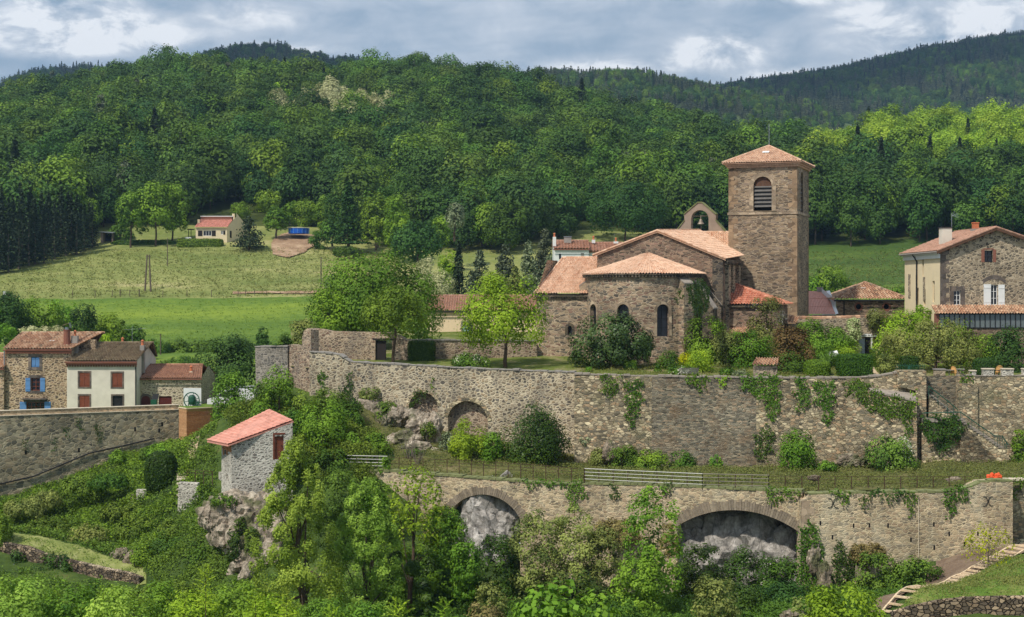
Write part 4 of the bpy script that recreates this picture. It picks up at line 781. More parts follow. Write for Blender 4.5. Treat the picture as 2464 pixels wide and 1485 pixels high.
m = MB(); ridge_tiles(m, pk3 + Vector((0, 0, .05)), pb3 + Vector((0, 0, .05))); ridge_tiles(m, b3 + Vector((0, 0, .07)), pk3 + Vector((0, 0, .07)), .11); ridge_tiles(m, c3 + Vector((0, 0, .07)), pk3 + Vector((0, 0, .07)), .11); m.build('ridge_cap', TL['dull'], hrr)
pipe(hr, [a3 + Vector((0, 0, -.06)), b3 + Vector((0, 0, -.06))], .08, MT['grey'], 'gutter')
tq = sp2.h(2208, 620)[0]; pipe(hr, [sp2.p(tq + .3, zl - .25, .4), sp2.p(tq, zl - .9, .1), sp2.p(tq, -6, .1)], .07, MT['iron'])
c_ = W(2275, 578, 148.5); chimney(hr, c_ - Vector((0, 0, .6)), .95, .9, 1.75, MT['render'], None, MT['iron'], u2); c_ = W(2347, 562, 149.5); chimney(hr, c_ - Vector((0, 0, .7)), .72, .72, 1.15, MT['grey'], None, None, u2)
m = MB(); m.box(c_ + Vector((0, 0, .453)), .5, .5, .5, u2); m.box(c_ + Vector((0, 0, .956)), .58, .58, .1, u2); m.build('chimney_pot', MT['pot'], hr)
aq = W(2290, 566, 149); m = MB(); m.tube([aq - Vector((0, 0, 1.0)), aq + Vector((0, 0, 2.1))], .025)
for k in range(4): m.tube([aq + Vector((.05, 0, 1.85)), aq + Vector((.65, -.1 + k * .07, 1.62 + k * .16))], .015, 4)
m.tube([aq + Vector((0, 0, 1.8)), aq + Vector((.3, 0, 2.25))], .015, 4); m.build('antenna', MT['metal'], hr)
for hl, mf, nx, ny in ((w1, MT['white'], 2, 3), (w2, MT['white'], 2, 3), (w3, MT['iron'], 2, 2)): window(hr, gp, hl, mf, MT['glass'], nx, ny, .16, .07)
m = MB(); surround(m, gp, w1, .38, -.1, .02, False); m.build('window_surround', ST['dash'], hr)
m = MB(); (x0, z0), (x1, z1) = w3[0], w3[2]; slab(m, gp, rect(x0 - .3, z0, x0 - .004, z1 + .1), -.05, .02); slab(m, gp, rect(x1 + .004, z0, x1 + .3, z1 + .1), -.05, .02); slab(m, gp, rect(x0 - .1, z1 + .105, x1 + .1, z1 + .2), -.05, .022); m.build('brick_jamb', MT['brick'], hr)
m = MB(); arc, _ = arc3(gp.h(2365, 683), gp.h(2393, 672), gp.h(2420, 683), 8); up_ = [(x, z + .38) for x, z in arc]
for i in range(8): slab(m, gp, [arc[i], arc[i + 1], up_[i + 1], up_[i]], -.05, .02)
m.build('arched_lintel', ST['dash'], hr)
shutter(hr, gp, HW(2366.5, 684, 2384, 735), MT['white']); shutter(hr, gp, HW(2401.5, 685, 2417, 735), MT['white'])
m = MB(); zz = -8; i = 0
for i in range(22): zz = -5.5 + i * .44; slab(m, gp, rect(0.001, zz, (.55, .85)[i % 2], zz + .42), -.05, .015)
m.build('quoin_strip', ST['dash'], hr)
# veranda
vo = 2.0; a3, b3 = gp.w(2232, 755.5, vo), gp.w(2560, 755.5, vo); c3, d3 = gp.w(2560, 735, .02), gp.w(2238, 735, .02)
a3.z = b3.z; m = MB(); tile_roof(m, a3, b3, c3, d3, .27, .42, .085); m.build('veranda_roof', TL['old'], hr)
vp = Plane(Vector((gp.w(2236, 760, vo - .3)).xy), Vector((gp.w(2560, 760, vo - .3)).xy)); z0, z1 = vp.h(2300, 788)[1], vp.h(2300, 757)[1]
m = MB(); k = 26
for i in range(k + 1): tt = .35 + (vp.L - .4) * i / k; slab(m, vp, rect(tt - .03, z0, tt + .03, z1), -.06, .03)
slab(m, vp, rect(.2, z1, vp.L, z1 + .12), -.06, .04); slab(m, vp, rect(.2, z0 - .1, vp.L, z0 - .001), -.06, .05)
vf = m.build('veranda_frame', MT['iron'], hr); m = MB(); m.poly([vp.p(x, z, -.03) for x, z in rect(.3, z0, vp.L, z1)]); m.build('pane', MT['veranda'], vf)
m = MB(); slab(m, vp, rect(-.1, z0 - .1, .3, z1 + .1), -.1, .06); m.build('brick_post', MT['brick'], hr)
m = MB(); panel(m, vp, rect(-.1, -8, vp.L, z0 - .105), off=-.02); m.build('terrace_wall', ST['nave'], hr)

# ------------------------------------------------------------------ barns and garden wall behind
BY = 166; b1 = Plane(XY(2012, BY), XY(2176, BY)); bz = b1.h(2012, 721)[1]
bn = empty('barn', V3(XY(2090, BY), -6), 'low stone barn with mottled hipped tile roof and two small round windows', 'barn')
rc_ = []
for cx in (2066, 2133): c_ = b1.h(cx, 738); rc_.append([(c_[0] + .3 * math.cos(k * .524), c_[1] + .3 * math.sin(k * .524)) for k in range(12)])
m = MB(); panel(m, b1, rect(0, -8, b1.L, bz), rc_, .3); m.build('wall', ST['nave'], bn)
for r_ in rc_: m = MB(); surround(m, b1, r_, .16, -.05, .02, False); so_ = m.build('round_window', MT['brick'], bn); m = MB(); m.poly([b1.p(x, z, -.28) for x, z in r_]); m.build('pane', MT['dark'], so_)
a3, b3 = b1.p(-.5, bz, .4), b1.p(b1.L + .4, bz, .4); apx = W(2080, 681, 170.2); m = MB(); tile_roof(m, a3, b3, apx + Vector((.3, 0, 0)), apx, .3, .42, .1, True)
tile_roof(m, a3 + Vector((0, 8, 0)), a3, apx, apx + Vector((0, .1, 0)), .3, .42, .1, True); tile_roof(m, b3, b3 + Vector((0, 8, 0)), apx + Vector((.3, .1, 0)), apx + Vector((.3, 0, 0)), .3, .42, .1, True); br = m.build('roof', TL['old'], bn)
m = MB(); ridge_tiles(m, a3 + Vector((0, 0, .1)), apx + Vector((0, 0, .08)), .16); ridge_tiles(m, b3 + Vector((0, 0, .1)), apx + Vector((0, 0, .08)), .16); m.build('ridge_cap', TL['old'], br)
m = MB(); q = a3.lerp(apx + Vector((0, 0, 0)), .62) + Vector((1.1, -.2, .12)); m.box(q, .5, .3, .05); m.build('roof_light', MT['sign'], br)
pipe(bn, [a3 + Vector((.2, -.05, -.1)), b3 + Vector((-.2, -.05, -.1))], .09, MT['iron'], 'gutter')
pipe(bn, [b1.p(.8, bz - .1, .15), b1.p(.8, -6, .15)], .06, MT['iron'])
m = MB(); p0 = b1.p(-.02, -8, -.02); m.mesh([p0, p0 + Vector((-.8, 3.5, 0)), p0 + Vector((-.8, 3.5, 8 + bz + 1.2)), p0 + Vector((0, 0, 8 + bz))], [(0, 1, 2, 3)]); m.build('plaster_wall', MT['white'], bn)
sh_ = empty('metal_roofed_shed', W(1975, 765, 165), 'shed under a pink corrugated metal roof between tower and barn', 'shed')
a3, b3, c3, d3 = W(1925, 757, 164), W(2010, 757, 164), W(1988, 701, 170), W(1925, 701, 170)
m = MB(); tile_roof(m, a3, b3, c3, d3, .18, 2.2, .04); m.build('roof', MT['corr'], sh_)
m = MB(); m.poly([a3 + Vector((0, .2, -.05)), a3 + Vector((0, .2, -4)), b3 + Vector((-.1, .2, -4)), b3 + Vector((-.1, .2, -.05))]); m.build('wall', MT['cream'], sh_)
m = MB(); m.tube([a3 + Vector((0, -.05, -.08)), b3 + Vector((0, -.05, -.08))], .08); m.build('gutter', MT['grey'], sh_)
chimney(sh_, W(1973, 704, 170) - Vector((0, 0, .4)), .6, .5, 1.0, MT['grey'])
m = MB(); m.mesh([b3 + Vector((-.02, 0, .02)), b3 + Vector((.35, .1, .1)), c3 + Vector((.4, .1, .1)), c3 + Vector((-.02, 0, .02))], [(0, 1, 2, 3)]); m.build('flashing', MT['sign'], sh_)
gw = Plane(XY(1915, 152.8), XY(2140, 151.2)); gwo = empty('garden_wall', gw.w(2000, 860), 'old stone wall with tile coping and tea room doorway at the back of the garden', 'wall')
hd = prect(gw, 2067, 812, 2095, 852)
m = MB(); panel(m, gw, cut(gw, (1915, 905), (2240, 905), (2240, 768), (2140, 764), (2085, 764), (1960, 768), (1922, 768), (1915, 768)), [hd], thick=.6); m.build('masonry', ST['gable'], gwo)
m = MB(); pts = [gw.w(x, y, -.3) for x, y in ((1918, 766), (1990, 767), (2070, 764), (2140, 762), (2240, 766))]
for p, q in zip(pts, pts[1:]): ridge_tiles(m, p, q, .26, .42)
m.build('coping', TL['old'], gwo)
(x0, z0), (x1, z1) = hd[0], hd[2]
m = MB(); slab(m, gw, rect(x0, z0, x0 + (x1 - x0) * .5, z1 - .12), -.12, -.06); m.build('door', MT['bluegrey'], gwo)
m = MB(); slab(m, gw, rect(x0 + (x1 - x0) * .5, z0, x1, z1), -.2, -.12); slab(m, gw, rect(x0 + (x1 - x0) * .52, z0 + 1.0, x1 - .2, z0 + 1.06), -.119, -.1); m.build('door', MT['blackwood'], gwo)
m = MB(); sl_ = prect(gw, 2095.5, 812, 2100, 850); (a_, b_), (c_, d_) = sl_[0], sl_[2]
for i in range(11): zz = b_ + (d_ - b_) * i / 11; slab(m, gw, rect(a_, zz, c_, zz + (d_ - b_) / 14), .02, .05)
shu = m.build('louvred_shutter', MT['white'], gwo); m = MB(); slab(m, gw, prect(gw, 2100.5, 812, 2108, 851), .01, .04); m.build('board_panel', MT['brownboard'], gwo)
m = MB(); slab(m, gw, prect(gw, 2066, 810.5, 2109, 807.2), .002, .09); m.build('lintel', MT['sign'], gwo)
sg = prect(gw, 2077.5, 810.2, 2098, 803.6); sx = [p[0] for p in sg]; szz = [p[1] for p in sg]
m = MB(); slab(m, gw, rect(min(sx), min(szz), max(sx), max(szz)), .1, .14); sgo = m.build('sign', MT['sign']); sgo.name = 'shop_sign'; tag(sgo, 'white board reading Salon de thé above the garden doorway', 'sign')
cu = bpy.data.curves.new('lettering', 'FONT'); cu.body = 'Salon de thé'; cu.size = (max(szz) - min(szz)) * .86; cu.align_x = 'CENTER'; cu.align_y = 'CENTER'; cu.extrude = .004; cu.shear = .15; cu.materials.append(MT['ink'])
lt_ = bpy.data.objects.new('lettering', cu); COL.objects.link(lt_); bpy.context.view_layer.update(); me_ = bpy.data.meshes.new_from_object(lt_); bpy.data.objects.remove(lt_); lo = bpy.data.objects.new('lettering', me_); COL.objects.link(lo); qq = gw.p((min(sx) + max(sx)) / 2, (min(szz) + max(szz)) / 2, .147)
lo.location = qq; lo.rotation_euler = (R(90), 0, math.atan2(gw.d.y, gw.d.x)); adopt(lo, sgo)
ni = empty('tile_roofed_niche', W(1905, 790, 151.5), 'small tile roofed niche against the garden wall under the tower', 'niche')
m = MB(); tile_roof(m, W(1893, 778, 150.8), W(1917, 780, 150.6), W(1923, 764, 152.4), W(1900, 758, 152.4), .27, .4, .09); m.build('roof', TL['old'], ni); m = MB(); m.box(W(1906, 806, 151.9), .95, .9, 1.05); m.build('pier', ST['court'], ni)
# ------------------------------------------------------------------ terrace and rampart walls
def topbar(m, pl, pts, w, h, off, lift=0.0):
    P = [pl.w(x, y, off) + Vector((0, 0, lift)) for x, y in pts]
    for p, q in zip(P, P[1:]):
        n = max(1, int((q - p).length / .55))
        for i in range(n):
            k = float(rng.uniform(.55, 1.5)) * h; a_, b_ = p.lerp(q, (i + .03) / n), p.lerp(q, (i + .97) / n); d_ = Vector((0, float(rng.uniform(-.05, .05)), (k - h) / 2))
            m.bar(a_ + d_, b_ + d_ + Vector((0, 0, float(rng.uniform(-.03, .03)))), w, k, float(rng.random()))
# pale mortared rampart with two blind arches
rl = Plane(XY(745, 140.2), XY(1383, 134.5))
o = empty('rampart_wall', rl.w(1060, 1090), 'pale mortared rampart below the church court with two blind arches and a sloping top', 'wall')
top = [(745, 847), (800, 852), (816, 854), (842, 871), (900, 875), (1000, 880), (1100, 886), (1200, 890), (1300, 894), (1383, 896.5)]
aA, kA = arc3(rl.h(1053, 978), rl.h(1020, 944), rl.h(985, 988), 14); aA = aA[::-1] if aA[0][0] < aA[-1][0] else aA
aB, kB = arc3(rl.h(1174, 1014), rl.h(1126, 965), rl.h(1078, 1004), 16); aB = aB[::-1] if aB[0][0] < aB[-1][0] else aB
def notch(arc, zb): return [(arc[-1][0], zb), (arc[0][0], zb)] + arc
hA, hB = notch(aA, rl.h(1020, 1075)[1]), notch(aB, rl.h(1126, 1090)[1])
m = MB(); panel(m, rl, cut(rl, *([(1383, 1140), (1000, 1130), (860, 1060), (745, 960)] + top)), [hA, hB], thick=.8); m.build('masonry', ST['light'], o)
for arc in (aA, aB):
    m = MB(); c = (sum(p[0] for p in arc) / len(arc), arc[0][1]); up_ = [(x + (x - c[0]) * .2, z + .32 * max(.25, (z - arc[0][1]) / 1.6)) for x, z in arc]
    for i in range(len(arc) - 1): slab(m, rl, [arc[i], arc[i + 1], up_[i + 1], up_[i]], -.3, .03 + float(rng.random()) * .03, float(rng.random()))
    m.build('arch_ring', ST['old'], o)
for hh in (hA, hB): m = MB(); m.poly([rl.p(x, z, -.62) for x, z in hh]); m.build('arch_infill', ST['court'], o)
m = MB(); topbar(m, rl, top, .95, .1, -.4, .055); m.build('coping', MT['grey'], o)
# dark older rampart under the garden
rd = Plane(XY(1382, 131.6), XY(2176, 129.3))
o = empty('rampart_wall', rd.w(1780, 1120), 'dark brown older rampart hung with ivy below the garden and the church apse', 'wall')
top = [(1382, 902), (1420, 902), (1500, 905), (1600, 907.5), (1700, 908.5), (1850, 910), (1950, 911.5), (2050, 909.5), (2090, 908), (2120, 905), (2150, 900), (2168, 897)]
seams = [1382, 1568, 1820, 2176]
def upto(a, b):
    xs = [p[0] for p in top]; ys = [p[1] for p in top]; return [(a, float(np.interp(a, xs, ys)))] + [p for p in top if a < p[0] < b] + [(b, float(np.interp(b, xs, ys)))]
for a_, b_, mt, nm in ((1382, 1568, ST['old'], 'masonry'), (1568, 1820, ST['slate'], 'dark_masonry'), (1820, 2212, ST['old'], 'masonry')):
    m = MB(); panel(m, rd, cut(rd, *([(b_, 1165), (a_, 1165)] + upto(a_, b_))), thick=.8); m.build(nm, mt, o)
m = MB(); p0, p1 = rd.w(1382, 902, -.8), rl.w(1383, 897); m.poly([p0, p1, Vector((p1.x, p1.y, -18)), Vector((p0.x, p0.y, -18))]); m.build('return_wall', ST['old'], o)
m = MB(); topbar(m, rd, top, .9, .12, -.4, .062); m.build('coping', MT['slate'], o)
# lower stepped-out wall with a slab ledge
lb = Plane(XY(2035, 128.6), XY(2210, 127.6))
o = empty('buttress_wall', lb.w(2120, 1120), 'stepped out wall with a sloping grey stone ledge beside the garden stairs', 'wall')
m = MB(); panel(m, lb, cut(lb, (2207, 1150), (2035, 1150), (2035, 960), (2060, 942), (2100, 941), (2150, 951), (2206, 966)), thick=.5); m.build('masonry', ST['old'], o)
m = MB(); P = [lb.w(2094, 938, .05), lb.w(2140, 949, .06), lb.w(2208, 964, .08), rd.p(*rd.h(2200, 935), .01), rd.p(*rd.h(2090, 937), .01)]
P[3].z = lb.w(2208, 964).z + .55; P[4].z = lb.w(2094, 938).z + .1; m.mesh(P + [p - Vector((0, 0, .14)) for p in P], [(0, 1, 2, 3, 4), (1, 0, 5, 6), (2, 1, 6, 7), (3, 2, 7, 8)]); m.build('ledge', MT['slate'], o)
# right-hand terrace wall: pier, stair recess, battlements
o = empty('terrace_wall', W(2350, 1110, 129), 'battlemented stone terrace wall with a recessed stair at the right edge', 'wall')
pr = Plane(XY(2160, 128.9), XY(2229, 128.7)); rc2 = Plane(XY(2227, 129.7), XY(2310, 129.6)); rr = Plane(XY(2305, 128.6), XY(3400, 127.6))
m = MB(); panel(m, pr, cut(pr, (2229, 1130), (2204, 1130), (2204, 940), (2160, 930), (2160, 892), (2229, 892)), thick=1.6); m.build('pier', ST['old'], o)
m = MB(); panel(m, rc2, cut(rc2, (2310, 1130), (2227, 1130), (2227, 905), (2310, 905)), thick=.6); m.build('recess_wall', ST['slate'], o)
m = MB(); panel(m, rr, cut(rr, (3400, 1130), (2305, 1130), (2305, 905), (3400, 905)), thick=.7); m.build('masonry', ST['old'], o)
m = MB(); slab(m, rr, [rr.h(2305, 1130), rr.h(2353, 1120), rr.h(2351, 925), rr.h(2305, 920)], .002, .22); m.build('buttress', ST['old'], o)
for (pl_, x0, x1, y0) in ((rc2, 2249, 2275, 890), (rr, 2306, 2320, 890), (rr, 2335.5, 2349, 893.5), (rr, 2366, 2392, 889), (rr, 2412, 2439, 889), (rr, 2462, 2490, 889)):
    m = MB(); q = prect(pl_, x0, y0, x1, 904.6); slab(m, pl_, q, -.55, -.02); mo = m.build('merlon', ST['white'] if x0 > 2330 else ST['gable'], o)
    m = MB(); (a_, b_), (c_, d_) = q[0], q[2]; slab(m, pl_, rect(a_ - .04, d_ + .003, c_ + .04, d_ + .08), -.6, .04); m.build('coping', MT['lightledge'] if x0 > 2330 else MT['grey'], mo)
m = MB(); topbar(m, rr, [(2305, 905), (3400, 905)], .8, .06, -.35, .035); m.build('coping', MT['slate'], o)
m = MB(); slab(m, rc2, cut(rc2, (2208, 1012), (2310, 1012), (2310, 1003), (2208, 1003)), .0, 1.75); m.build('landing', MT['slate'], o)
m = MB(); slab(m, rc2, cut(rc2, (2208, 1130), (2310, 1130), (2310, 1012.5), (2208, 1012.5)), .0, 1.6); m.build('landing_wall', ST['old'], o)
m = MB(); slab(m, rr, cut(rr, (2303, 1135), (2420, 1135), (2420, 1086), (2403, 1076), (2303, 1009)), .0, .88); slab(m, rc2, cut(rc2, (2229, 1003), (2300, 1003), (2298, 1001), (2231, 952)), .0, .88); m.build('stair_wall', ST['old'], o)
for i in range(14):
    f = i / 13; x, y = 2303 + (2400 - 2303) * f, 1006 + (1072 - 1006) * f; m = MB(); q = rr.w(x, y, .5); m.box(q - Vector((0, 0, .1)), .42, .9, .12); m.build('step', MT['slate'], o)
for i in range(9):
    f = i / 8; x, y = 2236 + (2296 - 2236) * f, 950 + (1000 - 950) * f; m = MB(); q = rc2.w(x, y, .5); m.box(q - Vector((0, 0, .1)), .36, .9, .12); m.build('step', MT['slate'], o)
m = MB(); pts = [rc2.w(2228, 928, 1.0), rc2.w(2272, 962, 1.0), rc2.w(2302, 988, 1.0)]; m.tube(pts, .04)
for p in pts + [pts[0].lerp(pts[1], .5), pts[1].lerp(pts[2], .5)]: m.tube([p, p - Vector((0, 0, 1.0))], .022, 4)
for d_ in (.3, .6): m.tube([p - Vector((0, 0, d_)) for p in pts], .018, 4)
h1_ = m.build('handrail', MT['green'], o)
m = MB(); pts = [rc2.w(2208, 990.5, 1.7), rr.w(2304, 989.7, .95), rr.w(2386, 1046.7, .95), rr.w(2404, 1046.7, .95), rr.w(2418, 1069, .95)]; m.tube(pts, .04)
for i in range(len(pts) - 1):
    for f in (0, .33, .66): p = pts[i].lerp(pts[i + 1], f); m.tube([p, p - Vector((0, 0, .75))], .02, 4)
m.tube([p - Vector((0, 0, .35)) for p in pts], .018, 4); m.build('handrail', MT['green'], o)
# lower wall carried on two arches
lw = Plane(XY(862, 127.6), XY(1930, 114.6))
o = empty('arched_wall', lw.w(1400, 1300), 'long lower terrace wall carried over the rock on two wide arches', 'wall')
top = [(862, 1131), (1000, 1140), (1130, 1150), (1240, 1159), (1300, 1165), (1500, 1167), (1640, 1172), (1800, 1179), (1930, 1185)]
a1, k1 = arc3(lw.h(1252, 1248), lw.h(1166, 1190), lw.h(1083, 1232), 22); a2, k2 = arc3(lw.h(1925, 1282), lw.h(1765, 1227.5), lw.h(1630, 1266), 26)
a1 = a1 if a1[0][0] > a1[-1][0] else a1[::-1]; a2 = a2 if a2[0][0] > a2[-1][0] else a2[::-1]
m = MB(); panel(m, lw, cut(lw, *([(1930, 1520), (862, 1420)] + top)), [notch(a1, lw.h(1166, 1430)[1]), notch(a2, lw.h(1765, 1480)[1])], thick=1.0); m.build('masonry', ST['lower'], o)
for arc, (ux, uy, r, *_r), dpt in ((a1, k1, .62), (a2, k2, .72)):
    m = MB(); n = int(len(arc) * 1.9); pts, _k = arc3(arc[0], arc[len(arc) // 2], arc[-1], n)
    for i in range(n):
        p, q = pts[i], pts[i + 1]; jit = dpt * (.85 + .3 * float(rng.random())); P, Q = [(ux + (x - ux) * (r + jit) / r, uy + (z - uy) * (r + jit) / r) for x, z in (p, q)]; g_ = .06
        L_ = lambda A_, B_, t_: (A_[0] + (B_[0] - A_[0]) * t_, A_[1] + (B_[1] - A_[1]) * t_)
        slab(m, lw, [L_(p, q, g_), L_(p, q, 1 - g_), L_(P, Q, 1 - g_), L_(P, Q, g_)], -.6, .02 + float(rng.random()) * .04, float(rng.random()))
    m.build('arch_ring', facevar('arch stones', [(120, 108, 92), (144, 130, 112), (132, 120, 104), (158, 144, 124)], scale=5, dirt=(104, 96, 84)), o)
m = MB(); topbar(m, lw, top, 1.0, .14, -.45, .06); m.build('coping', MT['moss'], o)
lw2 = Plane(XY(1928, 113.7), XY(2437, 113.7))
o = empty('retaining_wall', lw2.w(2200, 1340), 'tall plain section of the lower terrace wall with iron wall anchors', 'wall')
top = [(1928, 1207), (1940, 1201), (1946, 1191), (2040, 1188), (2130, 1187), (2290, 1185), (2335, 1174), (2360, 1161), (2437, 1158)]
m = MB(); panel(m, lw2, cut(lw2, *([(2437, 1460), (1928, 1500)] + top)), thick=1.8); m.build('masonry', ST['lower'], o)
m = MB()
for i in range(16): zz = lw2.h(0, 1204)[1] - .55 * (i + 1); slab(m, lw2, rect(0.0, zz, (.6, .95)[i % 2], zz + .53), -.1, .02)
m.build('quoin_strip', ST['ashlar'], o)
m = MB(); topbar(m, lw2, top[2:], 1.0, .12, -.5, .06); m.build('coping', MT['moss'], o)
for (px, py) in ((2004, 1210), (2377, 1206)):
    m = MB(); c = lw2.w(px, py, .05); pts = []
    for s_ in (-1, 1): m.tube([c + Vector((s_ * (.28 - .25 * math.cos(a_)), 0, .34 * math.sin(a_) * 1.0)) for a_ in [R(-110 + 22 * i) for i in range(11)]], .024, 5)
    m.build('wall_anchor', MT['iron'], o)
m = MB(); m.tube([lw2.w(2210, 1193, .05), lw2.w(2210, 1340, .05)], .024); m.build('drain_pipe', MT['lightledge'], o)
for (px, py) in ((1974, 1259), (2054, 1265), (2092, 1264), (2137, 1265), (2247, 1262), (2003, 1293), (2192, 1299), (2284, 1285), (2383, 1293), (2321, 1309), (2353, 1284), (2248, 1318)):
    m = MB(); c_ = lw2.h(px, py); slab(m, lw2, rect(c_[0] - .06, c_[1] - .16, c_[0] + .06, c_[1] + .16), -.05, .004); m.build('weep_hole', MT['dark'], o)  # near-black slab on the wall face stands for the dark of a hole
lw3 = Plane(XY(2437, 115.4), XY(3400, 118.7)); o = empty('retaining_wall', lw3.w(2470, 1310), 'set back end of the lower terrace wall at the right edge above the stairs', 'wall')
m = MB(); panel(m, lw3, cut(lw3, (3400, 1420), (2437, 1420), (2437, 1156), (3400, 1142)), thick=.8); m.build('masonry', ST['old'], o)
m = MB(); topbar(m, lw3, [(2420, 1157), (3400, 1142)], .9, .1, -.35, .055); m.build('coping', MT['lightledge'], o)
# courtyard walls at the left end
cw = Plane(XY(735, 149.5), XY(952, 147.5)); o = empty('courtyard_wall', cw.w(850, 880), 'tall ruined courtyard wall with an open doorway under the dark trees', 'wall')
hd = prect(cw, 903, 818, 943, 876)
m = MB(); panel(m, cw, cut(cw, (1000, 900), (735, 900), (735, 812), (729, 806), (738, 796), (752, 790), (775, 792), (800, 797), (880, 799), (945, 800), (962, 808), (978, 818), (1000, 822)), [hd], thick=.7); m.build('masonry', ST['court'], o)
(x0, z0), (x1, z1) = hd[0], hd[2]; m = MB(); slab(m, cw, rect(x0 + .03, z0, x0 + (x1 - x0) * .6, z1 - .05), -.3, -.2); m.build('door', MT['blackwood'], o)
m = MB(); slab(m, cw, rect(x0 - .25, z1 + .01, x1 + .25, z1 + .14), -.3, .05); m.build('lintel', MT['blackwood'], o)
c2 = Plane(XY(985, 147.3), XY(1292, 150.3)); o = empty('courtyard_wall', c2.w(1150, 885), 'low pale courtyard wall between the ivy and the church chapel', 'wall')
m = MB(); panel(m, c2, cut(c2, (1292, 910), (985, 910), (985, 820), (1045, 819), (1180, 820), (1292, 822)), thick=.6); m.build('masonry', ST['court'], o)
m = MB(); topbar(m, c2, [(985, 819), (1292, 821)], .75, .1, -.3, .055); m.build('coping', MT['grey'], o)
jt = Plane(XY(690, 143), XY(748, 140.6)); o = empty('broken_wall', jt.w(720, 930), 'crumbling wall end with broken stones joining the corner tower to the rampart', 'wall')
m = MB(); panel(m, jt, cut(jt, (748, 965), (690, 965), (690, 832), (697, 829), (715, 832), (727, 829), (727, 812), (731, 796), (741, 790), (748, 794)), thick=.9); m.build('masonry', ST['court'], o)
o = empty('corner_tower', W(655, 950, 142.6), 'short grey stone corner tower stub at the left end of the rampart', 'tower')
ct = Plane(XY(614, 143.6), XY(692, 142.6)); cl = Plane(XY(614, 143.6), XY(600, 150))
m = MB(); panel(m, ct, cut(ct, (692, 990), (617, 1000), (614, 836), (640, 835), (692, 834)), thick=.8); q_ = ct.p(0, 0, -.8); m.poly([ct.p(0, -18, -.8), ct.p(0, -18, -7), ct.p(0, ct.h(614, 836)[1], -7), ct.p(0, ct.h(614, 836)[1], -.8)]); m.build('wall', ST['grey'], o)
m = MB(); topbar(m, ct, [(613, 835), (693, 834)], .95, .1, -.4, .05); m.build('coping', MT['grey'], o)
# hut on the rampart
o = empty('tile_roofed_hut', W(1840, 910, 131.5), 'tiny stone hut with a clay tile roof standing on the garden rampart', 'hut')
m = MB(); m.box(W(1841, 914, 131.6), 1.82, 1.3, 1.15); m.build('wall', ST['gable'], o)
m = MB(); tile_roof(m, W(1809, 880.5, 130.7), W(1872, 881, 130.7), W(1873, 863, 132.4), W(1821, 862, 132.4), .27, .4, .1); rfo = m.build('roof', TL['old'], o)

# ------------------------------------------------------------------ road wall and houses on the left
rw = Plane(XY(-420, 137.5), XY(431, 153)); o = empty('road_wall', rw.w(200, 1120), 'high grey stone road wall with a pale parapet in front of the left houses', 'wall')
ztp, zld = rw.h(431, 975)[1], rw.h(431, 986)[1]
m = MB(); panel(m, rw, rect(0, -26, rw.L, zld), thick=1.0); m.poly([rw.p(rw.L, -26), rw.p(rw.L, -26, -4), rw.p(rw.L, zld, -4), rw.p(rw.L, zld)]); m.build('masonry', ST['road'], o)
m = MB(); panel(m, rw, rect(0, zld + .06, rw.L, ztp), thick=.45, off=-.12); m.build('parapet', ST['parapet'], o)
m = MB(); slab(m, rw, rect(0, zld + .001, rw.L + .05, zld + .058), -.6, .06); m.build('ledge', MT['lightledge'], o)
m = MB(); slab(m, rw, rect(0, ztp + .003, rw.L + .05, ztp + .07), -.62, -.06); m.build('coping', MT['lightledge'], o)
for (px, py) in ((383, 1036), (543 / 1.0 - 0, 0), (325, 1033), (190, 1083), (62, 1089), (390, 1021)):
    if py: m = MB(); c_ = rw.h(px, py); slab(m, rw, rect(c_[0] - .09, c_[1] - .2, c_[0] + .09, c_[1] + .2), -.05, .004); m.build('weep_hole', MT['dark'], o)  # each hole is a near-black slab, its shade put into the colour
tag(pipe(None, [rw.w(x, y, .12) for x, y in ((-60, 1178), (0, 1164), (80, 1146), (150, 1117), (215, 1090), (290, 1074), (370, 1055))], .07, MT['iron'], 'black_pipe'), 'black pipe sloping along the foot of the grey road wall', 'pipe')
o = empty('plank_fence', W(490, 1060, 152), 'brown larch plank enclosure at the end of the road wall', 'fence')
f1, f2 = Plane(XY(430.5, 152.6), XY(449, 150.9)), Plane(XY(449, 150.9), XY(536, 153.2))
for pl_, nm in ((f1, 'end_panel'), (f2, 'board_panel')):
    m = MB(); zz = -14.6
    while zz < -10.95: slab(m, pl_, rect(0.002, zz, pl_.L - .002, zz + .115), -.04, float(rng.random()) * .006, float(rng.random())); zz += .13
    m.build(nm, facevar('sun painted larch boards', [(176, 132, 92), (196, 152, 110)], .8) if nm == 'end_panel' else MT['wood'], o)  # end panel boards are paler: its sunlit face is put into the colour
m = MB()
for pl_ in (f1, f2): slab(m, pl_, rect(-.02, -10.9, pl_.L + .02, -10.82), -.12, .05)
m.build('capping', MT['paleboard'], o)
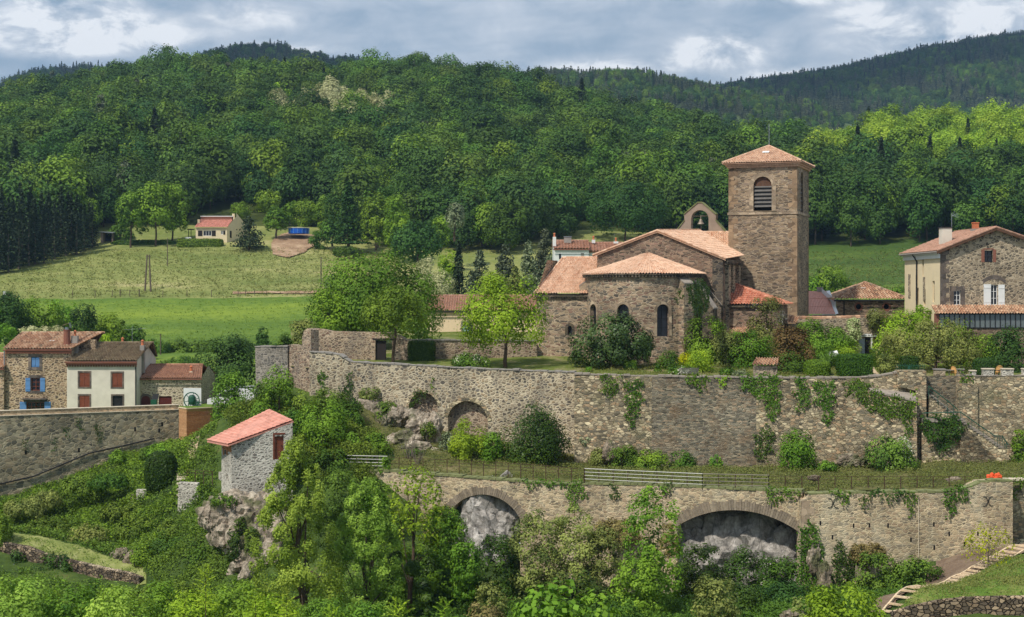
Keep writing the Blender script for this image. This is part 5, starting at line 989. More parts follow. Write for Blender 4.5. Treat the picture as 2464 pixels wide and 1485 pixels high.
def gable_house(name, label, x0, x1, ye, Y, yr, dep, walls, roofm, tile=.28, amp=.1, rx=None, ov=.35, zb=-15, holes=(), row=.42, flat=False):
    """house with its eave facing the viewer; x0..x1 and ye survey the front wall, yr the ridge"""
    t = empty(name, W((x0 + x1) / 2, 990, Y), label, 'house'); pl = Plane(XY(x0, Y), XY(x1, Y)); ze = pl.h(x0, ye)[1]; zr = (HY - yr) / F * (Y + dep / 2)
    hs = [h if isinstance(h[0], tuple) else prect(pl, *h) for h in holes]
    m = MB(); panel(m, pl, rect(0, zb, pl.L, ze), hs, .25)
    for xx in (0, pl.L):
        m.poly([pl.p(xx, zb), pl.p(xx, zb, -dep), pl.p(xx, ze, -dep), pl.p(xx, zr - .05, -dep / 2), pl.p(xx, ze)])
    m.poly([pl.p(0, zb, -dep), pl.p(pl.L, zb, -dep), pl.p(pl.L, ze, -dep), pl.p(0, ze, -dep)]); m.build('wall', walls, t)
    r0, r1 = (rx or (0, 0)); a3, b3 = pl.p(-ov * .4, ze, ov), pl.p(pl.L + ov * .4, ze, ov); d3, c3 = pl.p(-ov * .4 + r0, zr, -dep / 2), pl.p(pl.L + ov * .4 + r1, zr, -dep / 2); e3, f3 = pl.p(-ov * .4, ze, -dep - ov), pl.p(pl.L + ov * .4, ze, -dep - ov)
    m = MB(); tile_roof(m, a3, b3, c3, d3, tile, row, amp, flat=flat); tile_roof(m, f3, e3, d3, c3, tile, row, amp, flat=flat); ro = m.build('roof', roofm, t)
    m = MB(); ridge_tiles(m, d3 + Vector((0, 0, .06)), c3 + Vector((0, 0, .06)), .15); m.build('ridge_cap', roofm, ro)
    m = MB(); m.tube([a3 + Vector((0, -.06, -.07)), b3 + Vector((0, -.06, -.07))], .07); m.build('gutter', MT['brick'] if walls != MT['cream2'] else MT['iron'], t)
    return t, pl, ze, zr, hs
Y1 = 168
t1, p1, ze1, zr1, hs1 = gable_house('stone_house', 'tall stone house with blue shutters behind the road wall', 13, 172, 841, Y1, 802, 9, ST['house'], TL['old'], .3, .11, (0.5, 2.2), holes=[(75, 859, 95, 884), (75, 909.5, 96.5, 940), (64.5, 968, 107, 990)])
m = MB(); slab(m, p1, rect(0, ze1 - .42, p1.L, ze1 - .06), .002, .12); m.build('brick_cornice', MT['brick'], t1)
for h in hs1: m = MB(); surround(m, p1, h, .3, -.1, .03, False); m.build('window_surround', ST['dash'], t1)
for (xa, xb) in ((75.5, 84.7), (85.3, 94.5)): shutter(t1, p1, prect(p1, xa, 860, xb, 883.5), MT['blue'], -.1, -.05)
window(t1, p1, hs1[1], MT['rust'], MT['glass'], 2, 3, .12, .08); window(t1, p1, hs1[2], MT['rust'], MT['glass'], 4, 2, .12, .08)
for r_ in ((61.5, 909.5, 73, 942), (97, 909.5, 108.5, 942), (48, 967, 63.5, 990), (107.5, 966.5, 122, 990)): shutter(t1, p1, prect(p1, *r_), MT['blue'])
m = MB(); slab(m, p1, prect(p1, 55, 958.5, 114, 961.5), .002, .45); m.build('door_canopy', ST['dash'], t1)
c_ = W(161, 836, Y1 + 1.0); m = MB(); m.lathe(c_, [(.36, 0), (.36, 1.75), (.4, 1.8), (.4, 1.9)], 12); cho = m.build('chimney', MT['brick'], t1)
m = MB(); m.lathe(c_ + Vector((0, 0, 1.905)), [(.2, 0), (.2, .25)], 8); m.mesh([c_ + Vector(q) for q in ((-.45, -.4, 2.35), (.3, -.4, 2.65), (.3, .4, 2.65), (-.45, .4, 2.35), (.42, -.4, 2.1), (.42, .4, 2.1))], [(0, 1, 2, 3), (1, 4, 5, 2)]); m.build('cowl', MT['metal'], cho)
m = MB(); q = W(126, 823, Y1 + 2.0); m.box(q + Vector((0, 0, .12)), .5, .5, .06); m.build('roof_light', MT['sign'], t1)
m = MB(); m.tube([W(154, 800, 172), W(154, 730, 172)], .02, 4); m.build('aerial_mast', MT['iron'], t1)
pipe(t1, [p1.p(-.08, ze1 - .1, .12), p1.p(-.08, -14, .12)], .07, MT['metal'])
chimney(t1, W(210, 844, Y1 + 2.5) - Vector((0, 0, 1.0)), 1.9, .6, 2.2, ST['house'], None, None, name='gable_wall')
t2, p2, ze2, zr2, hs2 = gable_house('rendered_house', 'white rendered house with red brown shutters between two stone houses', 161, 329, 870, Y1 - .3, 826, 9, MT['render'], TL['lichen'], .3, .11, (2.0, .6), holes=[(191, 896.5, 216, 931), (270, 897.5, 294.5, 931.5), (191, 952, 215.5, 985), (271, 952.5, 295, 985)])
m = MB(); slab(m, p2, rect(-.05, ze2 - .36, p2.L + .05, ze2 - .08), .002, .26)
for i in range(27): slab(m, p2, rect(i * .28, ze2 - .55, i * .28 + .14, ze2 - .365), .002, .2)
m.build('brick_cornice', MT['brick'], t2)
for i, h in enumerate(hs2):
    m = MB(); surround(m, p2, h, .17, -.1, .02, False); m.build('window_surround', ST['dash'], t2); (x0, z0), (x1, z1) = h[0], h[2]; mid = (x0 + x1) / 2
    if i < 3: shutter(t2, p2, rect(x0, z0, mid - .01, z1), MT['rust'], -.08, -.03); shutter(t2, p2, rect(mid + .01, z0, x1, z1), MT['rust'], -.08, -.03)
    else: door(t2, p2, h, MT['iron'], .15)
m = MB()
chimney(t2, W(180.5, 855, Y1 + 1.4) - Vector((0, 0, .6)), .66, .6, 2.7, MT['grey'], MT['pot']); chimney(t2, W(343, 880, Y1 + 2.2) - Vector((0, 0, .8)), .46, .6, 3.0, MT['grey'], MT['pot']); chimney(t2, W(295, 826, Y1 + 4.4) - Vector((0, 0, .2)), .5, .5, .25, MT['brick'], MT['pot'])
pipe(t2, [p2.p(p2.L - .08, ze2 - .1, .12), p2.p(p2.L - .08, -14, .12)], .07, MT['iron'])
m = MB(); q = W(318, 820, Y1 + 4); m.tube([q - Vector((0, 0, .6)), q + Vector((0, 0, 1.6))], .02, 4); m.tube([q + Vector((-.9, 0, 1.2)), q + Vector((1.6, 0, 1.35))], .015, 4)
for i in range(6): m.tube([q + Vector((-.8 + i * .42, -.3, 1.2 + i * .02)), q + Vector((-.8 + i * .42, .3, 1.2 + i * .02))], .01, 4)
m.build('antenna', MT['metal'], t2)
t3, p3_, ze3, zr3, hs3 = gable_house('low_stone_house', 'low pale stone house with red brown doors and a pink tile roof', 332, 484, 911, Y1 + 1.4, 879, 8, ST['low'], TL['mech'], .26, .08, (.55, -.75), holes=[(382, 953.5, 413, 985)])
m = MB(); (x0, z0), (x1, z1) = prect(p3_, 340.5, 953, 361.5, 985)[0], prect(p3_, 340.5, 953, 361.5, 985)[2]; ah = archhole(x0, z0, x1, z1 - .35, 6, -.2); m.poly([p3_.p(x, z, .01) for x, z in ah]); m.build('door', MT['oxblood'], t3)
m = MB(); surround(m, p3_, ah, .22, -.1, .03); m.build('door_surround', ST['dash'], t3)
door(t3, p3_, hs3[0], MT['oxblood'], .12, 'garage_door', False)
chimney(t3, W(460, 893, Y1 + 3.0) - Vector((0, 0, .35)), .3, .3, .35, MT['lightledge'], MT['pot'])
t0 = gable_house('stone_house', 'sliver of another stone house at the left edge of the picture', -140, 9, 887, Y1 - .5, 852, 8, ST['house'], TL['old'], .3, .1)[0]
o = empty('cider_press', W(462, 990, 164), 'green iron press wheel standing before a white panel by the low house', 'press')
m = MB(); q = W(463, 988, 165.2); m.box(q, 1.85, .06, 2.35); m.build('panel', MT['sign'], o)
c_ = W(461, 963, 164.4); m = MB(); m.tube([c_ + Vector((.8 * math.cos(R(20 * i)), 0, .8 * math.sin(R(20 * i)))) for i in range(19)], .06, 6)
for i in range(3): m.tube([c_ + Vector((.8 * math.cos(R(60 * i + 15)), 0, .8 * math.sin(R(60 * i + 15)))), c_ - Vector((.8 * math.cos(R(60 * i + 15)), 0, .8 * math.sin(R(60 * i + 15))))], .035, 5)
m.build('wheel', MT['green'], o)
m = MB(); m.lathe(c_ + Vector((0, .25, -.5)), [(.3, 0), (.42, .35), (.4, .8), (.25, 1.0), (.02, 1.05)], 12); 
for sx in (-.35, .35): m.tube([c_ + Vector((sx, .25, -.3)), c_ + Vector((sx * 1.4, .25, -1.3))], .05)
m.tube([c_ + Vector((.4, .1, -.25)), c_ + Vector((1.1, .1, -.2))], .06); m.build('body', MT['green'], o)
o = empty('wheelie_bin', W(371, 985, 167), 'green wheeled bin with its lid open beside the arched door', 'bin'); m = MB(); q = W(371, 985, 167); m.box8([q + Vector(v) for v in ((-.25, -.25, 0), (.25, -.25, 0), (.25, .25, 0), (-.25, .25, 0), (-.31, -.3, 1), (.31, -.3, 1), (.31, .3, 1), (-.31, .3, 1))]); m.build('body', MT['bin'], o)
m = MB(); m.box8([q + Vector(v) for v in ((-.32, .3, 1.0), (.32, .3, 1.0), (.32, .36, 1.0), (-.32, .36, 1.0), (-.25, .45, 1.6), (.4, .45, 1.6), (.4, .5, 1.6), (-.25, .5, 1.6))]); m.build('lid', MT['iron'], o)
# white van behind the trees
vq = W(562, 982, 160); o = empty('parked_van', vq, 'white van with a roof rack parked behind the leafy tree', 'van')
def vx(x, y, z): return vq + Vector((x, y, z))
prof = [(-2.5, .45), (-2.5, .95), (-1.75, 1.15), (-1.0, 1.9), (2.5, 1.98), (2.55, .45)]
m = MB(); n = len(prof); a_ = [vx(x, -.95, z) for x, z in prof]; b_ = [vx(x, .95, z) for x, z in prof]; m.mesh(a_ + b_, [tuple(range(n)), tuple(range(2 * n - 1, n - 1, -1))] + [(i, (i + 1) % n, n + (i + 1) % n, n + i) for i in range(n)]); m.build('body', MT['white'], o)
m = MB(); m.poly([vx(-1.5, -.956, 1.2), vx(-.2, -.956, 1.2), vx(-.2, -.956, 1.75), vx(-.95, -.956, 1.75)]); m.build('side_window', MT['glass'], o); m = MB(); m.poly([vx(-1.72, -.8, 1.2), vx(-1.72, .8, 1.2), vx(-1.07, .75, 1.86), vx(-1.07, -.75, 1.86)]); m.build('windscreen', MT['glass'], o)
for xx in (-1.6, 1.6): m = MB(); m.tube([vx(xx, -.97, .36), vx(xx, -.75, .36)], .36, 14); wo = m.build('wheel', MT['iron'], o); m = MB(); m.tube([vx(xx, -.985, .36), vx(xx, -.972, .36)], .2, 10); m.build('rim', MT['metal'], wo)
m = MB()
for yy in (-.7, .7): m.tube([vx(-.6, yy, 2.15), vx(2.3, yy, 2.2)], .04)
for i in range(5): m.tube([vx(-.5 + i * .68, -.75, 2.16), vx(-.5 + i * .68, .75, 2.16)], .03); m.tube([vx(-.5 + i * .68, -.7, 1.9), vx(-.5 + i * .68, -.7, 2.16)], .03)
m.build('roof_rack', MT['metal'], o)

# ------------------------------------------------------------------ small white stone house on the slope
A5 = XY(557, 124.2); ph5 = R(-21); u5 = Vector((math.cos(ph5), -math.sin(ph5))); v5 = Vector((math.sin(ph5), math.cos(ph5)))
hf = Plane(A5, A5 + u5 * 5.2); L5 = hf.h(704, 1100)[0]; hl = Plane(A5, A5 + v5 * 4.6)
ws = empty('small_stone_house', V3(A5, -16.5), 'small white pointed stone house with a single slope coral tile roof on the bank', 'house')
zA, zB = hf.h(557, 1070)[1], hf.h(704, 1017)[1]; dr = prect(hf, 660.5, 1050, 683, 1105)
m = MB(); panel(m, hf, [(0, -19), (L5, -19), (L5, zB), (0, zA)], [dr], .2); ll = Plane(A5 + v5 * 4.2, A5)
hw = [prect(Plane(A5, A5 + v5 * 4.2), 545, 1072, 541.5, 1088)] ; lp5 = Plane(A5, A5 + v5 * 4.2)
if lp5.n.dot(-u5) < 0: lp5.n = -lp5.n
def LR(x0, y0, x1, y1):
    (a_, b_), (c_, d_) = lp5.h(x0, y0), lp5.h(x1, y1); return rect(min(a_, c_), min(b_, d_), max(a_, c_), max(b_, d_))
hs5 = [LR(531, 1138, 526, 1153), LR(548, 1142, 544.5, 1153), LR(546, 1072, 540, 1092)]
panel(m, lp5, rect(0, -19, 4.2, zA), hs5, .2); B5 = A5 + u5 * L5; D5 = A5 + v5 * 4.2; E5 = B5 + v5 * 4.2
m.poly([V3(B5, -19), V3(E5, -19), V3(E5, zB), V3(B5, zB)]); m.poly([V3(D5, -19), V3(E5, -19), V3(E5, zB), V3(D5, zA)]); m.build('wall', ST['white'], ws)
for h in hs5: m = MB(); m.poly([lp5.p(x, z, -.18) for x, z in h]); wi = m.build('window', MT['oxblood'], ws)
m = MB(); slab(m, lp5, rect(.05, zA - .62, 3.5, zA - .08), .002, .05); slab(m, lp5, LR(548, 1070, 546.3, 1094), .002, .06); slab(m, lp5, LR(539.7, 1070, 538, 1094), .002, .06); m.build('timber_lintel', MT['wood'], ws)
door(ws, hf, dr, MT['rust'], .15); m = MB(); (x0, z0), (x1, z1) = dr[0], dr[2]; slab(m, hf, rect(x0 - .12, z0, x0 - .003, z1 + .12), -.1, .02); slab(m, hf, rect(x0 - .12, z1 + .123, x1 + .1, z1 + .26), -.1, .02); m.build('door_frame', MT['rust'], ws)
a3, b3, c3, d3 = W(549, 1071, 123.7), W(706.5, 1013, 126.3), W(650, 986.5, 130.2), W(498.5, 1061, 128.0)
m = MB(); tile_roof(m, d3, a3, b3, c3, .3, .38, .07); m.box8([q - Vector((0, 0, .12)) for q in (a3, b3, c3, d3)] + [q - Vector((0, 0, .02)) for q in (a3, b3, c3, d3)], .2); m.build('roof', TL['coral'], ws)
o = empty('stone_pillar', W(456, 1225, 133), 'thick pale stone gate pillar below the steps on the left slope', 'pillar'); m = MB(); q = W(456, 1240, 133.3); m.box8([q + Vector(v) for v in ((-.95, -.5, -1), (.9, -.5, -1), (.9, .6, -1), (-.95, .6, -1), (-.85, -.4, 2.8), (.75, -.4, 2.72), (.75, .5, 2.72), (-.85, .5, 2.8))]); m.build('masonry', ST['white'], o)
o = empty('garden_steps', W(438, 1140, 135), 'stone garden steps climbing the grassy bank by the round bush', 'steps')
for i in range(6): m = MB(); q = XY(440, 134.6 + i * .5); m.box(Vector((q.x, q.y, float(NB(np.array([q.x]), np.array([q.y]))[0]) - .02)), 1.0, .4, .16); m.build('step', MT['lightledge'], o)
o = empty('garden_steps', W(320, 1158, 137), 'short flight of pale stone steps left of the round bush', 'steps')
for i in range(4): m = MB(); q = XY(322 + i * 3, 137 + i * .5); m.box(Vector((q.x, q.y, float(NB(np.array([q.x]), np.array([q.y]))[0]) - .02)), .9, .4, .15); m.build('step', MT['lightledge'], o)
m = MB(); q = XY(342, 137.4); m.box(Vector((q.x, q.y, float(NB(np.array([q.x]), np.array([q.y]))[0]) - .3)), .9, .6, 1.1); m.build('side_wall', ST['white'], o)
# retaining walls of the lower left path, drystone wall at the lower right
w4 = Plane(XY(-60, 130.2), XY(335, 123.6)); o = empty('path_wall', w4.w(230, 1390), 'low rubble wall holding up the grassy path on the lower left', 'wall')
m = MB(); panel(m, w4, cut(w4, (335, 1420), (-60, 1420), (-60, 1296), (0, 1306), (60, 1316), (100, 1332), (190, 1355), (250, 1370), (300, 1378), (335, 1390)), thick=.6); m.build('masonry', ST['dry'], o)
m = MB()
for i in range(24): x = 190 + i * 5.2; q = w4.w(x, 1357 + i * 1.15, -.25); blob_rock(m, q, .2, i * 1.7, (.8, 1.2, .9), 2)
m.build('coping', ST['gable'], o)
w5 = Plane(XY(2145, 95.5), XY(3200, 92.2)); o = empty('drystone_wall', w5.w(2330, 1490), 'brown drystone wall at the lower right corner below the lawn', 'wall')
m = MB(); panel(m, w5, cut(w5, (3200, 1600), (2145, 1600), (2145, 1476), (2190, 1462), (2260, 1447), (2330, 1440), (2400, 1438), (2464, 1439), (3200, 1428)), thick=.6); m.build('masonry', ST['dry'], o)
m = MB()
for i in range(60): x = 2150 + i * 6.2; q = w5.w(x, float(np.interp(x, [2145, 2190, 2260, 2330, 2400, 2560], [1477, 1463, 1448, 1441, 1439, 1438])), -.25); blob_rock(m, q, .17, i * 1.3, (1.1, 1.2, .6), 2)
m.build('coping', ST['dry'], o)
# timber stairs on the soil bank
o = empty('timber_stairs', W(2300, 1410, 104), 'pale timber log stairs climbing the bare soil bank at the lower right', 'stairs')
P0, P1 = [], []
ctrl = [(2148, 1470, 97), (2200, 1447, 99.5), (2260, 1422, 102), (2300, 1398, 104), (2340, 1372, 106), (2380, 1358, 107.2), (2420, 1341, 108.6), (2475, 1320, 110)]
def along(f):
    s = f * (len(ctrl) - 1); i = min(int(s), len(ctrl) - 2); a_, b_ = ctrl[i], ctrl[i + 1]; k = s - i; px = a_[0] + (b_[0] - a_[0]) * k; Y = a_[2] + (b_[2] - a_[2]) * k; py = a_[1] + (b_[1] - a_[1]) * k
    q = XY(px, Y); z = float(NB(np.array([q.x]), np.array([q.y]))[0]) + .12; return Vector((q.x, q.y, z))
NSTEP = 26
for i in range(NSTEP):
    q = along(i / (NSTEP - 1)); d = (along(min(1, i / (NSTEP - 1) + .02)) - along(max(0, i / (NSTEP - 1) - .02))); d.z = 0; d.normalize(); s = Vector((d.y, -d.x, 0)); m = MB(); m.bar(q - s * .62 + Vector((0, 0, .03)), q + s * .62 + Vector((0, 0, .03)), .16, .12, float(rng.random())); m.build('tread', MT['paleboard'], o)
for sg_ in (-1, 1):
    m = MB(); pts = []
    for i in range(40):
        q = along(i / 39); d = (along(min(1, i / 39 + .02)) - along(max(0, i / 39 - .02))); d.z = 0; d.normalize(); pts.append(q + Vector((d.y, -d.x, 0)) * .68 * sg_)
    m.tube(pts, .07, 6, True, .4); m.build('stringer', MT['paleboard'], o)

# ------------------------------------------------------------------ railings along the terrace path
def railing(label, pts, n, mrail, mpost, rails=4, h=1.05, thick=.03, group=None):
    t = empty('railing', pts[0], label, 'railing', group); L = [0]
    for a_, b_ in zip(pts, pts[1:]): L.append(L[-1] + (b_ - a_).length)
    def at(f):
        s = f * L[-1]; i = max(0, min(int(np.searchsorted(L, s)) - 1, len(pts) - 2)); return pts[i].lerp(pts[i + 1], (s - L[i]) / max(1e-6, L[i + 1] - L[i]))
    for i in range(n + 1): q = at(i / n); m = MB(); m.bar(q - Vector((0, 0, .15)), q + Vector((0, 0, h)), .06, .06); m.build('post', mpost, t)
    for k in range(rails):
        m = MB(); z = h * (1 - k * .25); m.tube([at(i / n) + Vector((0, -.04, z)) for i in range(n + 1)], thick if k == 0 else thick * .8, 5); m.build('rail', mrail, t)
    return t
def base(px, pyt, Y, h=1.05): q = W(px, pyt, Y); return q - Vector((0, 0, h))
railing('polished steel railing at the left end of the terrace path', [base(835, 1096, 128.2), base(932, 1098, 127.2)], 4, MT['rail'], MT['rusty'])
railing('thin rusty wire railing along the terrace path between the two bright railings', [base(932, 1098, 127.2), base(1100, 1105, 125), base(1300, 1117, 122.3), base(1406, 1127, 121)], 16, MT['rusty'], MT['rusty'], 3, .98, .018)
railing('bright steel railing above the middle of the arched wall', [base(1407, 1127.5, 121), base(1550, 1134, 119), base(1690, 1140, 117.3)], 8, MT['rail'], MT['rusty'])
railing('dull steel railing continuing right above the second arch', [base(1690, 1140, 117.3), base(1850, 1143.5, 115.6)], 4, MT['dullrail'], MT['rusty'])
railing('faint rusty wire railing above the plain right section of the lower wall', [base(1850, 1143.5, 115.6), base(2100, 1144, 115.4), base(2240, 1144, 115.6), base(2360, 1144, 116)], 13, MT['rusty'], MT['rusty'], 3, .98, .016)
railing('rusty garden railing beside the small white house', [base(450, 1129, 136), base(511, 1133, 131)], 3, MT['rusty'], MT['rusty'], 2, 1.0, .02)
o = MB(); q = W(2392, 1157, 116)
for i in range(26): blob_rock(o, q + Vector((float(rng.uniform(-.45, .4)), float(rng.uniform(-.2, .2)), float(rng.uniform(.05, .5)) * (1 if i % 3 else .5))), .17, i * 2.1, (1, .5, 1.1), 2)
tag(o.build('safety_netting', MT['orange']), 'crumpled heap of orange safety netting on the right end of the wall', 'netting')
# garden furniture
def chair(px, py, Y, rot, label):
    q = W(px, py, Y); t = empty('garden_chair', q, label, 'chair'); c, s = math.cos(rot), math.sin(rot)
    L = lambda x, y, z: q + Vector((x * c - y * s, x * s + y * c, z))
    m = MB(); m.box8([L(x, y, .4) for x, y in ((-.26, -.26), (.26, -.26), (.26, .26), (-.26, .26))] + [L(x, y, .46) for x, y in ((-.26, -.26), (.26, -.26), (.26, .26), (-.26, .26))]); m.build('seat', MT['rattan'], t)
    m = MB(); a_ = [L(.3 * math.cos(th_), .1 + .18 * math.sin(th_), .46) for th_ in [R(20 * i) for i in range(10)]]; b_ = [p + Vector((0, 0, .2 + .32 * math.sin(R(20 * i)))) for i, p in enumerate(a_)]
    for i in range(9): m.poly([a_[i], a_[i + 1], b_[i + 1], b_[i]])
    m.tube(b_, .03, 5); m.build('backrest', MT['rattan'], t)
    for x in (-.22, .22):
        for y in (-.22, .22): m = MB(); m.tube([L(x, y, 0), L(x, y, .4)], .025, 5); m.build('leg', MT['rattan'], t)
chair(2298, 910, 132.5, 2.2, 'tan rattan chair left of the ivy grown merlon'); chair(2404, 908, 131.5, 3.1, 'orange rattan chair between two pale merlons')
def table(px, py, Y, label, mt):
    q = W(px, py, Y); t = empty('garden_table', q, label, 'table'); m = MB(); m.lathe(q + Vector((0, 0, .7)), [(.01, .03), (.42, .03), (.42, 0), (.01, 0)], 16); m.build('tabletop', mt, t); m = MB(); m.lathe(q, [(.25, 0), (.25, .03), (.04, .06), (.04, .7)], 10); m.build('pedestal', mt, t)
table(2284, 911, 132.4, 'pale round garden table by the left rattan chair', MT['grey']); table(2404, 912, 130.6, 'dark round garden table in front of the orange rattan chair', MT['iron'])
o = empty('garden_bench', W(1657, 908, 133.4), 'grey slatted bench back showing above the rampart near the white flowers', 'bench'); q = W(1657, 909, 133.6)
for i in range(4): m = MB(); m.box(q + Vector((0, 0, .46 + i * .1)), 1.7, .04, .07); m.build('slat', MT['louvre'], o)
m = MB(); m.box(q + Vector((0, -.25, .38)), 1.7, .45, .05); m.build('seat', MT['louvre'], o)
for x in (-.75, .75): m = MB(); m.box(q + Vector((x, -.1, -.1)), .07, .4, .5); m.build('leg', MT['iron'], o)
m = MB(); q = W(2006, 857, 143); m.mesh([q + Vector(v) for v in ((-.45, 0, 0), (.45, -.1, .12), (.4, .5, .5), (-.4, .6, .36))], [(0, 1, 2, 3)]); m.mesh([q + Vector(v) for v in ((-.45, 0, -.05), (.45, -.1, .07), (.4, .5, .45), (-.4, .6, .31))], [(3, 2, 1, 0)]); tag(m.build('white_sheet', MT['sign']), 'small white sheet lying tilted on a shrub in the garden', 'sheet')
o = empty('iron_fence', W(2180, 900, 133), 'green iron fence panel at the top of the stair pier', 'fence')
for i in range(16): m = MB(); q = W(2158 + i * 4.4, 904, 133); m.tube([q, q + Vector((0, 0, 1.0))], .018, 4); m.build('bar', MT['green'], o)
m = MB(); m.tube([W(2156, 880, 133), W(2228, 880, 133)], .025, 4); m.build('rail', MT['green'], o)
m = MB(); m.poly([gw.w(1, 1) * 0 + W(2184, 889, 132.9), W(2191, 889, 132.9), W(2191, 880, 132.9), W(2184, 880, 132.9)]); m.build('letter_box', MT['green'], o)

# ------------------------------------------------------------------ houses beyond
t6, p6_, ze6, zr6, hs6 = gable_house('cream_house', 'pale peach house with a pink tile roof behind the courtyard trees', 1028, 1291, 749, 176, 713, 9, MT['cream2'], TL['dull'], .28, .1, holes=[(1113.5, 777, 1133, 822)], zb=-8)
shutter(t6, p6_, prect(p6_, 1114, 786, 1123, 821), MT['seaglass'], -.1, -.05); shutter(t6, p6_, prect(p6_, 1124, 786, 1132.5, 821), MT['seaglass'], -.1, -.05); m = MB(); m.poly([p6_.p(x, z, -.15) for x, z in hs6[0]]); m.build('window', MT['grey'], t6)
m = MB(); surround(m, p6_, hs6[0], .2, -.1, .02, False); m.build('window_surround', MT['grey'], t6)
t7, p7, ze7, zr7, _h = gable_house('white_house', 'distant white house with a brown pink roof behind the chapel roof', 1333, 1417, 600, 236, 580, 9, MT['white'], TL['dull'], .45, .12, zb=2)
chimney(t7, W(1366, 580, 239) - Vector((0, 0, .3)), 1.1, .7, .9, MT['grey'], None, MT['metal']); m = MB(); slab(m, p7, prect(p7, 1345, 611, 1350, 623), .002, .04); m.build('window', MT['glass'], t7); m = MB(); slab(m, p7, prect(p7, 1398, 609, 1405, 622), .002, .04); m.build('window', MT['grey'], t7)
chimney(t7, W(1334, 583, 237) - Vector((0, 0, .6)), .5, .5, 1.4, MT['white'], MT['pot'])
t8, p8, ze8, zr8, _h = gable_house('white_house', 'lower wing of the distant house with chimney and antenna by the nave roof', 1418, 1500, 606, 237, 585, 8, MT['white'], TL['dull'], .45, .12, zb=2)
chimney(t8, W(1428, 585, 240), .5, .5, .5, MT['white'], MT['pot']); chimney(t8, W(1482, 586, 239), .7, .5, .3, MT['white'], MT['pot']); m = MB(); q = W(1478, 586, 239); m.tube([q, q + Vector((0, 0, 1.4)), q + Vector((.9, 0, 1.45))], .03, 4); m.build('antenna', MT['metal'], t8)
YM = 380; t9 = empty('bungalow', W(510, 578, YM), 'cream bungalow with coral tile roof and dark shutters above the hay meadow', 'house'); p9 = Plane(XY(471, YM), XY(546, YM)); zb9 = p9.h(500, 582)[1]; z9 = p9.h(500, 548)[1]
hs9 = [prect(p9, 489, 555, 509, 568), prect(p9, 531.5, 555, 537, 564.5)]
m = MB(); panel(m, p9, rect(0, zb9 - 2, p9.L, z9), hs9, .2); q1, q2 = p9.p(p9.L, 0).xy, p9.p(p9.L, 0).xy + Vector((3.6, 8)); s9 = Plane(q1, q2); zr9 = W(0, 521, YM + 3.6).z
hs9b = []
panel(m, s9, [(0, zb9 - 2), (s9.L, zb9 - 2), (s9.L, z9 + .6), (s9.L * .45, zr9 + .9), (s9.L * .45, zr9), (0, z9)]); m.build('wall', MT['cream'], t9)
for h, nx in ((hs9[0], 3), (hs9[1], 2)): window(t9, p9, h, MT['white'], MT['glass'], nx, 1, .1, .1)
for r_ in ((476.5, 555, 487, 568), (509.5, 555, 519, 568), (537.3, 555, 542, 564.5)): shutter(t9, p9, prect(p9, *r_), MT['blackwood'])
m = MB(); slab(m, s9, [s9.h(553, 572), s9.h(557, 573), s9.h(557, 556), s9.h(553, 555.5)], .002, .06); m.build('shutter', MT['blackwood'], t9)
m = MB(); tile_roof(m, p9.p(-.2, z9, .4), p9.p(p9.L + .2, z9, .4), W(561, 529, YM + 4), W(482, 529, YM + 4), .35, .45, .1); m.build('roof', TL['coral'], t9)
m = MB(); a3, b3 = W(483, 529, YM + 4.1), W(561, 529, YM + 4.1); m.box8([a3 + Vector((0, 0, -.3)), b3 + Vector((0, 0, -.3)), b3 + Vector((0, .3, -.3)), a3 + Vector((0, .3, -.3)), a3 + Vector((0, 0, .75)), b3 + Vector((0, 0, .75)), b3 + Vector((0, .3, .75)), a3 + Vector((0, .3, .75))]); m.build('brick_parapet', MT['brick'], t9)
m = MB(); m.box8([a3 + Vector((-.1, -.1, .753)), b3 + Vector((.1, -.1, .753)), b3 + Vector((.1, .4, .753)), a3 + Vector((-.1, .4, .753)), a3 + Vector((-.1, -.1, .95)), b3 + Vector((.1, -.1, .95)), b3 + Vector((.1, .4, .95)), a3 + Vector((-.1, .4, .95))]); m.build('coping', MT['white'], t9)
chimney(t9, W(562, 548, YM + 4.4), .6, .6, 3.4, MT['cream']); chimney(t9, W(478, 545, YM + 2), .5, .5, 1.7, MT['cream'])
m = MB(); q = W(459, 576, YM + 1); m.box(q + Vector((0, 0, 2.3)), 1.3, 2, .2); m.tube([q + Vector((-.4, -.6, -.3)), q + Vector((-.4, -.6, 2.3))], .09); m.tube([q + Vector((.2, -.6, -.3)), q + Vector((.2, -.6, 2.3))], .09); m.build('porch', MT['blackwood'], t9)
m = MB(); m.box(W(453, 577, YM - 1), 1.4, .8, .6); tag(m.build('white_tank', MT['white']), 'small white tank beside the dark porch of the bungalow', 'tank')
o = empty('field_shed', W(257, 586, 378), 'small open shed with a tin roof at the edge of the spruce plantation', 'shed')
q = W(242, 589, 379); m = MB(); m.box8([q + Vector(v) for v in ((0, 0, 0), (.6, 0, 0), (.6, 2.4, 0), (0, 2.4, 0), (0, 0, 2.9), (.6, 0, 3.0), (.6, 2.4, 2.9), (0, 2.4, 2.9))]); m.box8([q + Vector(v) for v in ((2.6, .4, 0), (2.75, .4, 0), (2.75, 2.4, 0), (2.6, 2.4, 0), (2.6, .4, 2.9), (2.75, .4, 2.9), (2.75, 2.4, 2.9), (2.6, 2.4, 2.9))]); m.build('wall', MT['ropink'], o)
m = MB(); m.poly([q + Vector(v) for v in ((.6, 2.2, 0), (2.6, 2.2, 0), (2.6, 2.2, 2.9), (.6, 2.2, 2.9))]); m.build('bay_shade_sheet', MT['dark'], o)  # near-black sheet paints the shade inside the open bay
